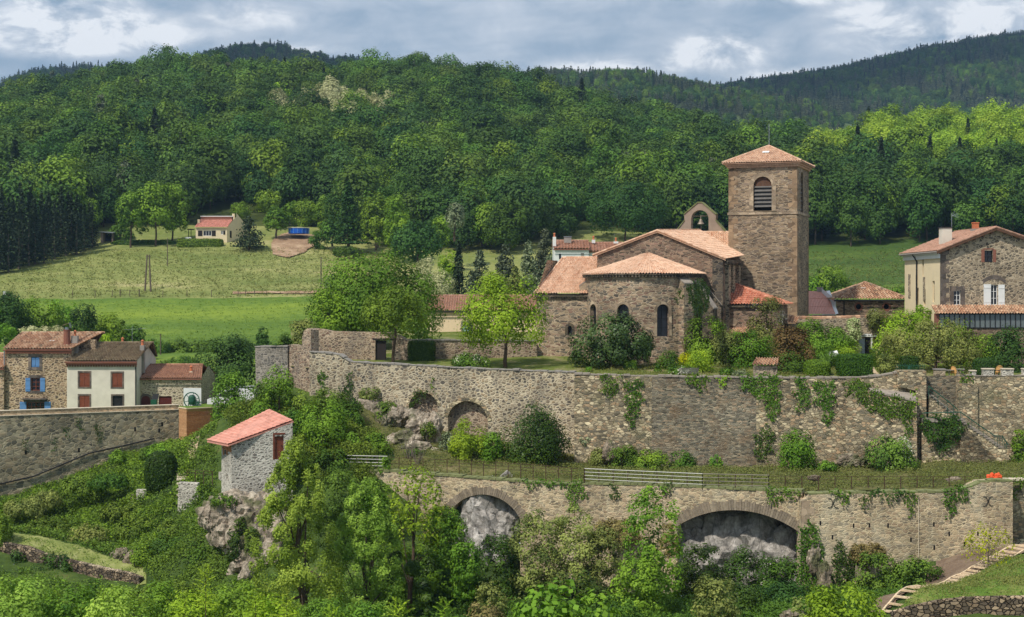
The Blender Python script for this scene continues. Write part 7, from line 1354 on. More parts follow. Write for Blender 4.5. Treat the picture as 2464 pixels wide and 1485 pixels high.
# --- church garden
tree('magnolia_tree', 'dark glossy magnolia in front of the apse windows', 1471, 902, 754, 195, 141, 'gloss', leaf=.2, cb=.1, cov=1.7, r0=.12, dy=2.6, cat='magnolia', low=-.7, cap=18000)
GA = [('rounded dark bush against the apse buttress', 1612, 904, 846, 62, 140.5, 'ivy', .13), ('golden yellow shrub behind the dark bush by the apse', 1648, 880, 850, 36, 142.0, 'yellow', .13), ('upright lime green shrub beside the golden bush', 1684, 907, 846, 62, 138, 'lime', .13), ('tall green shrub at the dark side of the apse', 1698, 890, 770, 88, 144.5, 'mid', .16), ('grey green shrub in the middle of the garden', 1752, 898, 800, 82, 143, 'olive', .16), ('broad fresh green shrub left of the tiled hut', 1806, 900, 800, 88, 141.5, 'bright', .16), ('copper leaved tall bush right of the tiled hut', 1906, 910, 792, 88, 139, 'red', .16), ('rose bush with white flowers under the sacristy roof', 1846, 850, 722, 84, 145.5, 'rose', .15), ('dark lower skirt of shrubs below the copper bush', 1890, 912, 850, 110, 138, 'dark', .15), ('white flowered low plant by the garden bench', 1640, 907, 882, 64, 136.5, 'elder', .12), ('small green mound left of the tiled hut', 1752, 908, 884, 36, 136, 'ivy', .11), ('pale spiky plant beside the green mound', 1782, 909, 890, 36, 135, 'grey', .12), ('feathery green shrub left of the garden wall niche', 1950, 870, 770, 64, 147, 'bright', .15), ('light feathery shrub below the garden wall', 2005, 862, 788, 84, 148, 'bright', .15), ('green shrub between copper bush and clipped dome', 1968, 880, 806, 70, 144, 'mid', .15), ('variegated cream bush left of the tea room door', 2054, 850, 770, 34, 150.5, 'vari', .13), ('round yellow green bush below the variegated one', 2038, 864, 818, 58, 147, 'lime', .13), ('dark shrub behind the clipped dome', 1990, 880, 850, 60, 141.5, 'dark', .14), ('wispy bush right of the garden path', 2134, 908, 854, 40, 136, 'olive', .13), ('low bushes at the foot of the tea room wall', 2000, 850, 812, 60, 150.5, 'mid', .14),
      ('fresh vine mass climbing beside the tea room door', 2170, 855, 752, 130, 148.5, 'lime', .17), ('bright green bush in front of the veranda', 2300, 880, 768, 100, 144, 'bright', .17), ('dark leaved bush below the veranda', 2360, 890, 810, 90, 142.5, 'mid', .17), ('dark tree crown at the right edge under the veranda', 2432, 905, 792, 90, 139, 'deep', .17), ('light vine top against the cream house wall', 2215, 790, 738, 46, 147.5, 'lime', .16), ('pale rose growing over the garden wall', 2112, 790, 745, 50, 151.0, 'rose', .13), ('red flowered pot plant in the garden shade', 1893, 868, 858, 14, 139.5, 'red', .08)]
for l_, px, pb, pt, w_p, Y, mt, lf in GA[:-1]: shrub('garden_shrub', l_, px, pb, pt - (pb - pt) * .06, w_p * 1.12, Y, mt, lf, 1.3, dy=min(2.2, w_p / 2 / F * Y))
tree('apple_tree', 'spreading grey green apple tree in the terrace garden', 2245, 908, 770, 240, 138.5, 'olive', leaf=.16, cb=.18, r0=.14, lean=(.6, 0), cov=1.1, rag=.2, dy=2.8, cat='apple tree', cap=18000, pr=(.16, .32))
hedge('large square clipped hedge left of the garden path', 2017, 2095, 911, 853, 134.5, 2.2, 'dark', .13, .22); hedge('small square clipped hedge right of the garden path', 2097, 2124, 889, 841, 142, 1.5, 'ivy', .12, .18); hedge('low clipped dome right of the copper bush', 1936, 1996, 912, 866, 135.5, 2.2, 'mid', .12, .6); hedge('round clipped dome behind the battlements', 2344, 2398, 910, 862, 133.5, 2.0, 'deep', .12, .5); hedge('dark clipped pillar under the magnolia', 1501, 1531, 905, 868, 139.5, 1.0, 'ivy', .11, .2)
tp1 = hedge('tiny topiary figure with a round head below the apse', 1573, 1593, 908, 888, 138, .75, 'ivy', .09, .7, 'topiary', 'topiary'); tp2 = hedge(None, 1577, 1589, 888, 878, 138, .42, 'ivy', .08, .9, 'head', None); tp2.parent = tp1; tp2.location = tp2.location - tp1.location; hedge('golden cut stump hedge by the magnolia trunk', 1410, 1424, 902, 884, 137.5, .5, 'bright', .09, .6)
hedge('dark green clipped screen behind the stair pier', 2166, 2208, 902, 858, 135.5, 1.0, 'ivyd', .12, .2)
# --- ivy on walls
ldp = Plane(rc2.w(2208, 1000, 1.64).xy, rc2.w(2310, 1000, 1.64).xy)
IV = [('ivy patch hanging left on the dark rampart', rd, [(1445, 910), (1488, 915), (1492, 930), (1478, 955), (1462, 960), (1448, 935)], 'ivy'), ('long ivy tongue hanging on the dark rampart', rd, [(1503, 922), (1540, 918), (1548, 950), (1540, 985), (1528, 1020), (1512, 1030), (1506, 980)], 'ivy'), ('ivy fringe under the rampart top by the bench', rd, [(1650, 908), (1706, 908), (1700, 930), (1680, 944), (1660, 925)], 'ivy'), ('yellowish ivy wisp below the tiled hut', rd, [(1728, 912), (1755, 912), (1748, 934), (1732, 930)], 'lime'), ('ivy curtain under the tiled hut', rd, [(1775, 910), (1870, 905), (1880, 960), (1872, 1000), (1850, 1010), (1838, 960), (1810, 950), (1790, 940)], 'ivy'), ('ivy strand low on the dark rampart', rd, [(1815, 1040), (1858, 1030), (1862, 1060), (1845, 1110), (1822, 1105)], 'ivyd'), ('ivy tongues right of the tiled hut', rd, [(1910, 915), (1945, 918), (1950, 950), (1936, 992), (1918, 995), (1912, 950)], 'ivy'), ('second ivy tongues right of the tiled hut', rd, [(1955, 925), (2005, 922), (2008, 960), (2000, 1015), (1985, 1018), (1978, 985), (1960, 970)], 'ivy'), ('wide ivy band trailing over the stepped wall', lb, [(2036, 930), (2080, 936), (2120, 948), (2160, 955), (2198, 966), (2200, 1000), (2195, 1040), (2180, 1055), (2172, 1010), (2130, 1005), (2090, 985), (2060, 960)], 'ivy'), ('ivy around the left shoulder of the stone ledge', rd, [(2028, 922), (2080, 920), (2098, 940), (2060, 960), (2036, 948)], 'ivy'), ('bright plant at the corner of the stone ledge', lb, [(2196, 945), (2208, 948), (2207, 985), (2198, 980)], 'lime'), ('big ivy block beside the stair landing', ldp, [(2212, 1008), (2290, 1005), (2324, 1022), (2318, 1050), (2300, 1070), (2270, 1080), (2262, 1092), (2245, 1065), (2220, 1045)], 'ivyd'), ('ivy over the merlon above the stair', rr, [(2306, 892), (2320, 890), (2322, 908), (2345, 908), (2342, 920), (2310, 920)], 'ivy'), ('ivy tuft low on the battlemented wall', rr, [(2350, 1062), (2362, 1080), (2368, 1115), (2350, 1118)], 'ivyd'),
      ('ivy curtain left of centre on the lower wall', lw, [(1365, 1165), (1412, 1164), (1408, 1195), (1395, 1200), (1385, 1228), (1372, 1226)], 'ivy'), ('ivy fringe along the mossy top of the lower wall', lw, [(1230, 1157), (1370, 1163), (1370, 1172), (1260, 1168)], 'ivy'), ('ivy wisps below the bright railing', lw, [(1465, 1175), (1492, 1178), (1490, 1200), (1470, 1204)], 'ivyd'), ('ivy hanging at the crown of the right arch', lw, [(1842, 1180), (1925, 1183), (1922, 1196), (1880, 1200), (1858, 1218), (1846, 1205)], 'ivy'), ('ivy tuft at the left shoulder of the right arch', lw, [(1590, 1170), (1618, 1172), (1612, 1196), (1596, 1190)], 'ivyd'),
      ('ivy fringe left on the plain retaining wall', lw2, [(1998, 1186), (2050, 1188), (2042, 1208), (2025, 1215), (2010, 1200)], 'ivy'), ('thin ivy streak on the plain retaining wall', lw2, [(2070, 1190), (2090, 1190), (2084, 1225), (2072, 1222)], 'ivyd'), ('ivy tongue left of the white drain pipe', lw2, [(2178, 1186), (2207, 1186), (2204, 1215), (2195, 1240), (2186, 1236)], 'ivy'), ('ivy tongue right of the white drain pipe', lw2, [(2265, 1178), (2335, 1176), (2325, 1200), (2308, 1206), (2300, 1235), (2284, 1242), (2272, 1212)], 'ivy'), ('ivy along the top of the plain retaining wall', lw2, [(2090, 1184), (2180, 1184), (2175, 1200), (2140, 1206), (2100, 1198)], 'ivyd'), ('broad ivy column climbing the corner of the plain wall', lw2, [(1918, 1310), (1930, 1268), (1942, 1254), (1957, 1266), (1970, 1290), (1980, 1320), (1996, 1420), (1920, 1430)], 'ivy'), ('second ivy column with two heads on the plain wall', lw2, [(2005, 1330), (2024, 1306), (2040, 1322), (2055, 1315), (2068, 1325), (2074, 1400), (2000, 1410)], 'ivyd'), ('ivy at the set back end of the lower wall', lw3, [(2437, 1155), (2464, 1155), (2490, 1156), (2490, 1172), (2450, 1176), (2448, 1200), (2439, 1200)], 'ivy'),
      ('ivy strand beside the bent pipe on the pale rampart', rl, [(765, 905), (782, 900), (785, 960), (768, 960)], 'ivy'), ('ivy sheet left of the blind arches', rl, [(815, 950), (835, 920), (842, 900), (850, 960), (858, 1010), (820, 1030)], 'ivyd'), ('moss and ivy lining the left blind arch', rl, [(985, 990), (990, 965), (1010, 945), (1026, 942), (1026, 952), (1005, 962), (996, 990)], 'ivyd'), ('ivy drip above the left blind arch', rl, [(1036, 918), (1044, 918), (1046, 950), (1038, 950)], 'ivy'),
      ('plants growing on the dark apse buttress', Plane(ap(R(55), Ra + 2.0), ap(R(95), Ra + 2.2)), [(1648, 690), (1690, 680), (1705, 700), (1700, 745), (1680, 760), (1662, 740)], 'ivyd'), ('small leafy tuft high on the apse buttress', Plane(ap(R(33), Ra + .9), ap(R(40), Ra + .9)), [(1622, 700), (1640, 698), (1638, 725), (1624, 728)], 'ivyd')]
for l_, pl_, po, mt in IV: ivy(l_, pl_, po, mt, .19, thick=.7 if pl_ is ldp else .32, dens=1.6 if pl_ is ldp else 1.0)
for (x_, y_) in ((190, 1020), (160, 1040), (235, 1035), (240, 1050), (60, 1075), (130, 1068)):
    ivy('small weed tuft rooted in the joints of the grey road wall', rw, [(x_ - 6, y_ - 8), (x_ + 6, y_ - 8), (x_ + 5, y_ + 12), (x_ - 5, y_ + 12)], 'ivyd', .15, thick=.2, name='weed_tuft', cat='weed', group='weeds in the road wall')
# --- on and above the terrace path
TE = [('big dark evergreen bush on the terrace path', 1283, 1118, 972, 170, 130.5, 'ivyd', .16), ('yellow green shrub left of the big evergreen bush', 1130, 1112, 1008, 92, 130, 'lime', .16), ('bright low shrub joining the two terrace bushes', 1180, 1115, 1040, 60, 129.5, 'bright', .15), ('white flowering elder below the stone ledge', 2146, 1142, 1048, 116, 126, 'elder', .17), ('light green shrub against the dark rampart', 1922, 1132, 1034, 94, 127.5, 'bright', .16), ('grey leaved bush at the joint of the two ramparts', 1408, 1080, 1040, 36, 132, 'grey', .13), ('shrub at the right edge under the battlements', 2455, 1125, 1035, 40, 127.6, 'mid', .15), ('low dark shrubs left on the rampart foot', 1500, 1138, 1072, 80, 129.4, 'dark', .15), ('low green shrubs in the middle of the rampart foot', 1570, 1140, 1082, 80, 129, 'mid', .15), ('low dark shrubs right on the rampart foot', 1640, 1140, 1084, 70, 128.8, 'dark', .15), ('small pale shrub by the rampart foot', 1722, 1142, 1094, 34, 128.4, 'bright', .14), ('green tuft on the rampart foot left of the elder', 1990, 1140, 1108, 50, 126.5, 'mid', .14), ('dry shrub under the pale rampart end', 1440, 1120, 1078, 50, 131, 'olive', .14)]
for l_, px, pb, pt, w_p, Y, mt, lf in TE: shrub('wall_shrub', l_, px, pb, pt, w_p, Y, mt, lf, 1.5, dy=min(2.4, w_p / 2 / F * Y))
tree('broadleaf_tree', 'young green tree between the small house and the blind arches', 775, 1098, 962, 122, 131, 'bright', leaf=.17, cb=.12, r0=.08, cov=1.2); tree('broadleaf_tree', 'thin leafy sapling below the corner tower', 672, 985, 878, 74, 138.5, 'mid', leaf=.16, cb=.08, r0=.06, cov=1.0, rag=.2)
LS = [('weedy bush below the corner tower', 635, 960, 905, 50, 140, 'bramble'), ('bush at the foot of the broken wall end', 735, 1000, 940, 70, 137, 'bramble'), ('dark bush left of the young green tree', 705, 1060, 985, 80, 134, 'dark'), ('bush under the bent pipe of the rampart', 800, 1000, 935, 90, 137, 'bramble'), ('shrub behind the small stone house roof', 640, 1020, 960, 80, 139, 'mid'), ('dark tall shrub clump right of the young tree', 840, 1075, 960, 70, 135, 'dark'), ('yellow green brush below the cliff', 905, 1105, 1040, 80, 131, 'bright'), ('green brush at the path end', 850, 1110, 1040, 60, 130.5, 'mid'), ('low bush in front of the cliff rocks', 1000, 1110, 1078, 60, 131.5, 'dark'), ('thin grey bush by the blind arch pier', 1075, 1095, 1040, 40, 132, 'grey'), ('creeper on the rock under the left blind arch', 1030, 1050, 1015, 40, 134, 'bramble'), ('bush above the small stone house', 590, 1030, 975, 70, 142, 'mid'), ('brush by the larch fence', 545, 1060, 1025, 50, 146.5, 'bramble'), ('fern clump at the small house door', 690, 1120, 1080, 40, 128, 'bright'), ('tuft on the path edge left of the arches', 925, 1135, 1100, 30, 127, 'mid'), ('thick bush at the left end of the steel railing', 800, 1140, 1080, 80, 128, 'dark'), ('weeds on the cliff left of the arch', 930, 1010, 965, 60, 137, 'bramble'), ('weeds hanging on the cliff top', 890, 965, 930, 50, 138.5, 'olive')]
for l_, px, pb, pt, w_p, Y, mt in LS: shrub('bush', l_, px, pb, pt, w_p, Y, mt, .17, 1.3)
for l_, px, pb, pt, Y in (('bare twiggy shrub in front of the cliff', 985, 1120, 1030, 130), ('second bare twiggy shrub by the path railing', 1005, 1125, 1050, 128.5)):
    m = MB(); q = W(px, pb, Y); H = (pb - pt) / F * Y
    for i in range(14):
        a_ = float(rng.uniform(0, 6.28)); l_2 = float(rng.uniform(.3, .9)); e_ = q + Vector((math.cos(a_) * l_2, math.sin(a_) * l_2 * .6, H * float(rng.uniform(.6, 1)))); m.tube([q, q.lerp(e_, .5) + Vector((.1 * math.cos(a_), 0, .1)), e_], [.04, .025, .008], 4, False)
    tag(m.build('bare_shrub', MT['greybark']), l_, 'shrub')

# --- the gorge below: big trees and thickets
tree('poplar_tree', 'tall silvery poplar in front of the small stone house', 712, 1600, 1060, 250, 101, 'willow', jit=.5, leaf=.125, cb=.06, r0=.32, dy=3.0, cov=1.35, rag=.22, cat='poplar', cap=42000, pr=(.1, .2), limbs=16, low=-.9, tx=735, taper=.72)
tree('poplar_tree', 'second silvery poplar right of the tall one', 880, 1600, 1160, 190, 104, 'willow', jit=.5, leaf=.13, cb=.08, r0=.2, dy=2.6, cov=1.25, rag=.2, cat='poplar', cap=28000, pr=(.11, .22), limbs=12, low=-.9, taper=.5)
tree('broadleaf_tree', 'half bare walnut with crooked dark limbs before the lower wall', 1000, 1500, 1122, 130, 109, 'lime', leaf=.19, cb=.45, r0=.17, cov=.5, rag=.25, limbs=14, tx=985, pr=(.12, .2))
tree('broadleaf_tree', 'sparse yellowish young tree staked on the soil bank', 2378, 1402, 1258, 120, 106.2, 'yellow', leaf=.12, cb=.3, r0=.045, cov=.2, rag=.2, bark='greybark', limbs=16, pr=(.14, .25))
tree('ash_tree', 'slender ash rising between the two arches', 1572, 1560, 1172, 140, 106, 'bright', leaf=.18, cb=.05, r0=.1, cov=.85, rag=.22, cat='ash tree', pr=(.14, .26), low=-.9, cap=20000, limbs=12)
def ivied(label, px, pb, pt, wpx, Y, mat): shrub('ivied_trunk', label, px, pb, pt, wpx, Y, mat, .15, 1.6, 'ivy clad trunk', pr=(.3, .5), kind='round', dy=wpx / 2 / F * Y, low=-1, npuff=22)
ivied('ivy clad trunk leaning left of the walnut', 945, 1600, 1290, 44, 106, 'ivyd'); ivied('ivy clad walnut trunk reaching up from the thicket', 1000, 1600, 1310, 74, 107, 'ivy'); ivied('narrow ivy clad stem behind the poplars', 1030, 1600, 1340, 50, 105, 'ivyd')
TH = [('dark thicket left of the first arch', 1062, 1530, 1225, 130, 112, 'dark', .17), ('bright walnut sprays before the first arch', 1075, 1400, 1225, 100, 110, 'bright', .17), ('dense ivied bush below the first arch', 1185, 1560, 1290, 130, 112, 'ivyd', .16), ('tall yellow green thicket left of centre under the lower wall', 1290, 1560, 1232, 140, 113, 'olive', .17), ('tall yellow green thicket between the arches', 1385, 1560, 1225, 140, 113, 'olive', .17), ('rounded olive thicket under the lower wall', 1450, 1560, 1270, 100, 112, 'olive', .17), ('dark undergrowth below the tall thickets', 1380, 1620, 1380, 220, 108, 'ivyd', .16), ('grey green tree head in the gorge below the ash', 1540, 1580, 1340, 130, 104, 'bright', .17), ('dark bush under the left side of the right arch', 1680, 1560, 1312, 130, 112, 'ivyd', .16), ('deep ivy mound filling the right arch', 1810, 1560, 1318, 150, 112.5, 'ivyd', .16), ('bush between the right arch and the ivy column', 1880, 1580, 1345, 130, 111, 'dark', .16), ('very dark thicket at the foot of the ivy columns', 1890, 1620, 1400, 180, 107, 'deep', .16), ('bramble mound at the left foot of the plain wall', 2110, 1500, 1330, 110, 110.5, 'bramble', .17), ('bramble mound at the right foot of the plain wall', 2200, 1480, 1342, 130, 109, 'bramble', .17), ('dark bramble skirt below the mounds', 2060, 1560, 1420, 200, 105, 'dark', .16), ('dry brown brush at the left spring of the first arch', 1060, 1300, 1215, 90, 115, 'tan', .14), ('dry brown brush at the base of the wall between the arches', 1480, 1310, 1250, 120, 117, 'tan', .14), ('dry stems beside the right arch spring', 1610, 1330, 1260, 50, 115.5, 'tan', .14), ('dry brush on the plain wall foot', 2090, 1350, 1305, 80, 112.6, 'tan', .14), ('leafy fig like bush at the bottom right of the gorge', 2030, 1560, 1408, 190, 88, 'lime', .2), ('small yellow bush left of the fig like bush', 1930, 1560, 1440, 60, 90, 'olive', .18), ('olive bush at the bottom middle of the gorge', 1720, 1560, 1390, 110, 98, 'olive', .16), ('bush covering the gap between poplar and walnut', 945, 1560, 1240, 110, 111, 'mid', .17), ('dark shrub behind the poplar tops', 820, 1300, 1130, 120, 121, 'dark', .18), ('creeper mass at the wall end left of the walnut', 905, 1290, 1150, 90, 121.5, 'mid', .17), ('young tree at the base of the left arch', 1120, 1430, 1300, 70, 108, 'bright', .17), ('ivy mound inside the gorge under the right arch end', 1760, 1620, 1400, 160, 105, 'ivyd', .16), ('dark brush at the gorge bottom left of the ash', 1480, 1600, 1440, 130, 100, 'dark', .16), ('dry grassy hump at the bottom centre', 1165, 1560, 1452, 110, 98, 'tan', .16), ('grey bush beside the dry hump', 1180, 1540, 1400, 80, 101, 'olive', .16)]
for l_, px, pb, pt, w_p, Y, mt, lf in TH: shrub('thicket', l_, px, pb, pt, w_p, Y, mt, lf, 1.35, cat='thicket', dy=min(2.6, w_p / 2 / F * Y), cap=14000, low=-.95, pr=(.16, .32), rag=.2)
shrub('poplar_sprout', 'large leaved poplar shoots at the bottom centre', 1330, 1600, 1402, 180, 64, 'bright', .24, .75, cat='poplar', dy=1.4, pr=(.2, .35), rag=.25, aspect=.8, cap=5000); shrub('poplar_sprout', 'second large leaved shoot right of the bottom centre', 1440, 1600, 1425, 90, 65, 'bright', .24, .7, cat='poplar', dy=1.0, rag=.25, aspect=.8)
# --- left slope
hedge('tall round evergreen bush on the left slope', 350, 426, 1192, 1086, 137.5, 2.7, 'ivyd', .15, .75, 'round_bush', 'bush')
SL = [('bramble hump high on the slope under the black pipe', 200, 1185, 1140, 110, 140.5, 'bramble'), ('dark bramble hump left of the pale steps', 262, 1172, 1140, 90, 139, 'dark'), ('small green bush at the foot of the road wall', 285, 1110, 1082, 40, 147, 'mid'), ('bright bush below the larch fence', 390, 1105, 1066, 70, 146.5, 'bright'), ('dark little bush under the road wall end', 355, 1100, 1075, 36, 147.5, 'dark'), ('bramble hump in the middle of the slope', 330, 1290, 1240, 110, 133, 'bramble'), ('dark bramble drape above the path rocks', 410, 1355, 1285, 120, 128.8, 'dark'), ('bramble drape left above the path', 120, 1292, 1245, 120, 135, 'bramble'), ('olive bramble drape over the path rocks', 215, 1312, 1262, 110, 132.6, 'olive'), ('pale bush near the path end', 345, 1350, 1305, 60, 128, 'bright'), ('shrub at the left frame edge above the path', 2, 1318, 1238, 44, 130.5, 'mid'), ('dark ivy drape over the low path wall', 130, 1400, 1330, 120, 127, 'ivyd'), ('ivy clump at the left end of the path wall', 50, 1380, 1320, 44, 128.5, 'ivyd'), ('ivy drape below the stone pillar', 490, 1250, 1165, 50, 130.5, 'ivy'), ('ivy cap on the cliff by the small house', 545, 1212, 1188, 70, 123.2, 'ivy'), ('creeper hanging down the cliff face', 575, 1340, 1245, 50, 121.8, 'ivyd'), ('second creeper on the cliff face', 610, 1330, 1265, 40, 121.4, 'bramble'), ('dark brush at the cliff foot', 500, 1400, 1300, 110, 125, 'dark'), ('weedy hump on the slope below the pillar', 430, 1300, 1250, 100, 131.5, 'bramble'), ('yellowish weeds at mid slope', 60, 1240, 1200, 100, 138, 'olive'), ('ragwort patch at the left of the slope', 110, 1215, 1180, 80, 139.5, 'olive'), ('grassy hump in front of the round bush', 300, 1245, 1205, 110, 136, 'bramble')]
for l_, px, pb, pt, w_p, Y, mt in SL: shrub('bramble', l_, px, pb, pt, w_p, Y, mt, .17, 1.3, cat='bramble', dy=1.6, low=-.4)
FG = [('pale elder bush in the bottom left corner', 40, 1600, 1395, 190, 82, 'willow'), ('yellow green elder bush right of the corner one', 170, 1600, 1408, 170, 84, 'bright'), ('light elder thicket at the bottom left', 290, 1600, 1412, 170, 83, 'willow'), ('low green thicket below the path wall', 380, 1600, 1400, 150, 88, 'bright'), ('fresh thicket left of the tall poplar', 470, 1600, 1425, 130, 86, 'lime'), ('leafy brush under the poplar', 570, 1600, 1400, 130, 89, 'bright'), ('bright brush in front of the poplar trunk', 650, 1600, 1440, 130, 80, 'lime'), ('shaded brush right of the poplar trunk', 790, 1600, 1440, 150, 90, 'mid'), ('brush at the gorge bottom left of the ivied trunks', 890, 1600, 1450, 110, 88, 'bright'), ('green weeds behind the bottom left elders', 230, 1520, 1420, 260, 100, 'bramble'), ('weeds above the bottom left elders', 60, 1500, 1410, 200, 104, 'bramble'), ('weeds on the bank below the path end', 400, 1480, 1400, 200, 108, 'bramble')]
for l_, px, pb, pt, w_p, Y, mt in FG: shrub('elder_bush', l_, px, pb, pt, w_p, Y, mt, .16, 1.25, cat='bush', dy=2.2, cap=13000, pr=(.16, .3), rag=.25, low=-.9)
# compound leaf sprays of young ash in the near foreground
def spray(label, px, pb, pt, wpx, Y, n=16):
    q0 = W(px, pb, Y); H = (pb - pt) / F * Y; rw_ = wpx / 2 / F * Y; P, N_, S, Vv = [], [], [], []; tb = MB(); top = q0 + Vector((0, 0, H * .8)); tb.tube([q0 - Vector((0, 0, 1.0)), top], [.03, .012], 5, False)
    for i in range(n):
        a_ = 2.4 * i; f = .35 + .65 * i / n; s = q0.lerp(top, f); el_ = .25 + .9 * (i / n); d = Vector((math.cos(a_) * math.cos(el_), math.sin(a_) * math.cos(el_), math.sin(el_))); L = rw_ * (1.15 - .3 * i / n); side = d.cross(Vector((0, 0, 1))).normalized()
        for k in range(9):
            t_ = .2 + .8 * k / 8; c = s + d * (L * t_) - Vector((0, 0, .25 * L * t_ * t_))
            for sg_ in (-1, 1): P.append(c + side * sg_ * .12 * (1 - .4 * t_)); N_.append(Vector((0, 0, 1)) + side * sg_ * .3 + Vector(rng.normal(size=3) * .2)); S.append(.2 * (1.1 - .4 * t_)); Vv.append(min(1, max(0, .6 + .2 * float(rng.normal()))))
    P, N_ = np.array(P), unit(np.array(N_)); V, Q = leafquads(P - np.array(q0), N_, np.array(S), .35)
    t = empty('ash_sapling', q0, label, 'sapling'); put('foliage', quadmesh('foliage', V, Q, Vv, LF['lime']), None, parent=t); put('stem', quadmesh('stem', np.array(tb.v) - np.array(q0), np.array(tb.f), np.full(len(tb.f), .5), MT['bark']), None, parent=t)
spray('tall ash sapling with feathery leaves left of the poplar', 495, 1500, 1345, 74, 76, 20); spray('feathery sapling at the lower left of the poplar', 445, 1520, 1420, 70, 74); spray('feathery sapling in front of the poplar foot', 615, 1530, 1405, 60, 72); spray('feathery sapling right of the poplar foot', 690, 1530, 1425, 80, 70); spray('feathery sapling in the bottom middle left', 960, 1540, 1440, 100, 68); spray('feathery sapling at the bottom before the dry hump', 1070, 1540, 1432, 80, 70); spray('feathery sapling left of the large leaved shoots', 800, 1540, 1450, 70, 70); spray('feathery sapling over the path end', 250, 1500, 1400, 60, 84); spray('feathery sapling near the left edge', 120, 1510, 1404, 60, 84)

# --- ground cover that nobody could count
def cover(name, H, poly, n, mat, leaf=.2, hgt=.35, tuft=5, clump=.0, asp=.5):
    us = rng.uniform(min(p[0] for p in poly), max(p[0] for p in poly), n * 3); vs = rng.uniform(min(p[1] for p in poly), max(p[1] for p in poly), n * 3); k = inside(poly, us, vs); us, vs = us[k][:n], vs[k][:n]
    X = (us - CX) / F * vs; Z = H(X, vs); g_ = fbm(X * 3.1, vs * 3.1, 77); kk = rng.random(len(X)) < np.clip(.75 + clump * g_, .05, 1); X, Yv, Z, g_ = X[kk], vs[kk], Z[kk], g_[kk]; n = len(X)
    q = np.repeat(np.stack([X, Yv, Z], 1), tuft, 0); gg = np.repeat(g_, tuft); m_ = len(q); q = q + rng.normal(size=(m_, 3)) * np.array([.22, .22, .05]); q[:, 2] += rng.random(m_) * hgt * np.clip(1 + .8 * gg, .3, 2.2)
    nr_ = unit(rng.normal(size=(m_, 3)) * .6 + np.array([0, -.25, .75])); v = np.clip(.5 + .25 * gg + .2 * rng.normal(size=m_), 0, 1); V, Q = leafquads(q, nr_, leaf * rng.uniform(.6, 1.4, m_), asp)
    o = put(name, quadmesh(name, V, Q, v, LF[mat]), (0, 0, 0)); return tag(o, kind='stuff')
cover('undergrowth', NB, [(-80, 150.5), (300, 151.5), (430, 152), (520, 147), (520, 130), (560, 122), (480, 118), (360, 124.6), (340, 127.6), (200, 130.8), (60, 133.6), (-80, 135.4)], 24000, 'bramble', .2, .4, 5, .6)
cover('undergrowth', NB, [(-80, 150), (300, 151), (440, 148), (470, 134), (350, 128.5), (60, 134.6), (-80, 136.4)], 5000, 'lime', .2, .35, 5, 1.6)
cover('undergrowth', NB, [(-80, 147), (300, 147), (440, 143), (500, 126), (360, 126), (60, 134), (-80, 136)], 5000, 'dark', .2, .4, 5, 1.6)
cover('undergrowth', NB, [(-80, 126.5), (60, 125.3), (330, 120.8), (560, 120), (900, 116), (900, 92), (-80, 92)], 15000, 'bramble', .22, .5, 5, .5)
cover('undergrowth', NB, [(540, 145), (700, 139), (900, 137.5), (905, 126.5), (820, 126), (720, 127), (650, 127.5), (560, 139)], 12000, 'bramble', .2, .45, 5, .5)
cover('undergrowth', NB, [(900, 121), (1930, 112.8), (2100, 112.5), (2240, 112), (2180, 106), (2080, 98), (2100, 88), (900, 90)], 22000, 'dark', .22, .5, 5, .6)
cover('grass', lambda X, Y: TERR(X, Y) + fbm(np.asarray(X, float), np.asarray(Y, float), 5) * .16, [(870, 128.2), (1930, 115.6), (2420, 115.2), (2600, 116.5), (2600, 128), (2200, 128.5), (1700, 130.5), (1390, 133), (1060, 135), (880, 137)], 16000, 'grass', .14, .22, 4, .7)
cover('grass', NB, [(2200, 98.8), (2300, 104), (2420, 107), (2520, 107.8), (2520, 95.5), (2155, 96)], 7000, 'grass', .11, .14, 4, .5)
cover('grass', NB, [(-80, 134.4), (60, 132.4), (200, 129.8), (330, 126.6), (345, 123.4), (180, 126.4), (60, 128.6), (-80, 130.4)], 2600, 'field', .12, .14, 4, .9)
cover('grass', lambda X, Y: C_h(X, Y), [(1392, 132.6), (2080, 130.4), (2080, 150), (1750, 150), (1600, 144), (1400, 145)], 6000, 'grass', .13, .18, 4, .6)
cover('grass', BM, [(-40, 314), (960, 314), (960, 372), (600, 374), (250, 372), (0, 335), (-40, 335)], 16000, 'grass', .4, .3, 2, .9, .35)
cover('grass', BM, [(1940, 290), (2200, 290), (2200, 384), (1940, 384)], 3500, 'grass', .5, .4, 2, .9, .3)
cover('grass', BM, [(-40, 235), (790, 240), (790, 312), (-40, 312)], 9000, 'field', .32, .15, 2, .9, .35)
# ------------------------------------------------------------------ the hillside wood
BK = lambda X, Y: BACK(X, Y) + fbm(np.asarray(X, float), np.asarray(Y, float), 10) * 0.15
def wood_proto(mat, rx, H, leaf, kind='round', bark='bark'):
    if kind == 'round': q, n_, s, v, c = crown_round(rx, rx, H * .86, leaf, 1.9, None, (.26, .44), -.5, 3200, .1); h0 = H * .14
    elif kind == 'pine': q, n_, s, v, c = crown_pine(rx, rx, H * .95, leaf, 1.5, 2000); h0 = H * .05
    else: q, n_, s, v, c = crown_spruce(rx, rx, H * .95, leaf, 1.6, 2000); h0 = H * .05
    V, Q = leafquads(q, n_, s); V = V + np.array([0, 0, h0]); tm = trunk_mesh(h0, H, rx, c, .2, 4 if kind == 'round' else 0); T = np.array(tm.v); TQ = np.array(tm.f) + len(V)
    return quadmesh('tree', np.r_[V, T], np.r_[Q, TQ], np.r_[v, np.full(len(TQ), .5)], [LF[mat], MT[bark]], np.r_[np.zeros(len(Q)), np.ones(len(TQ))])
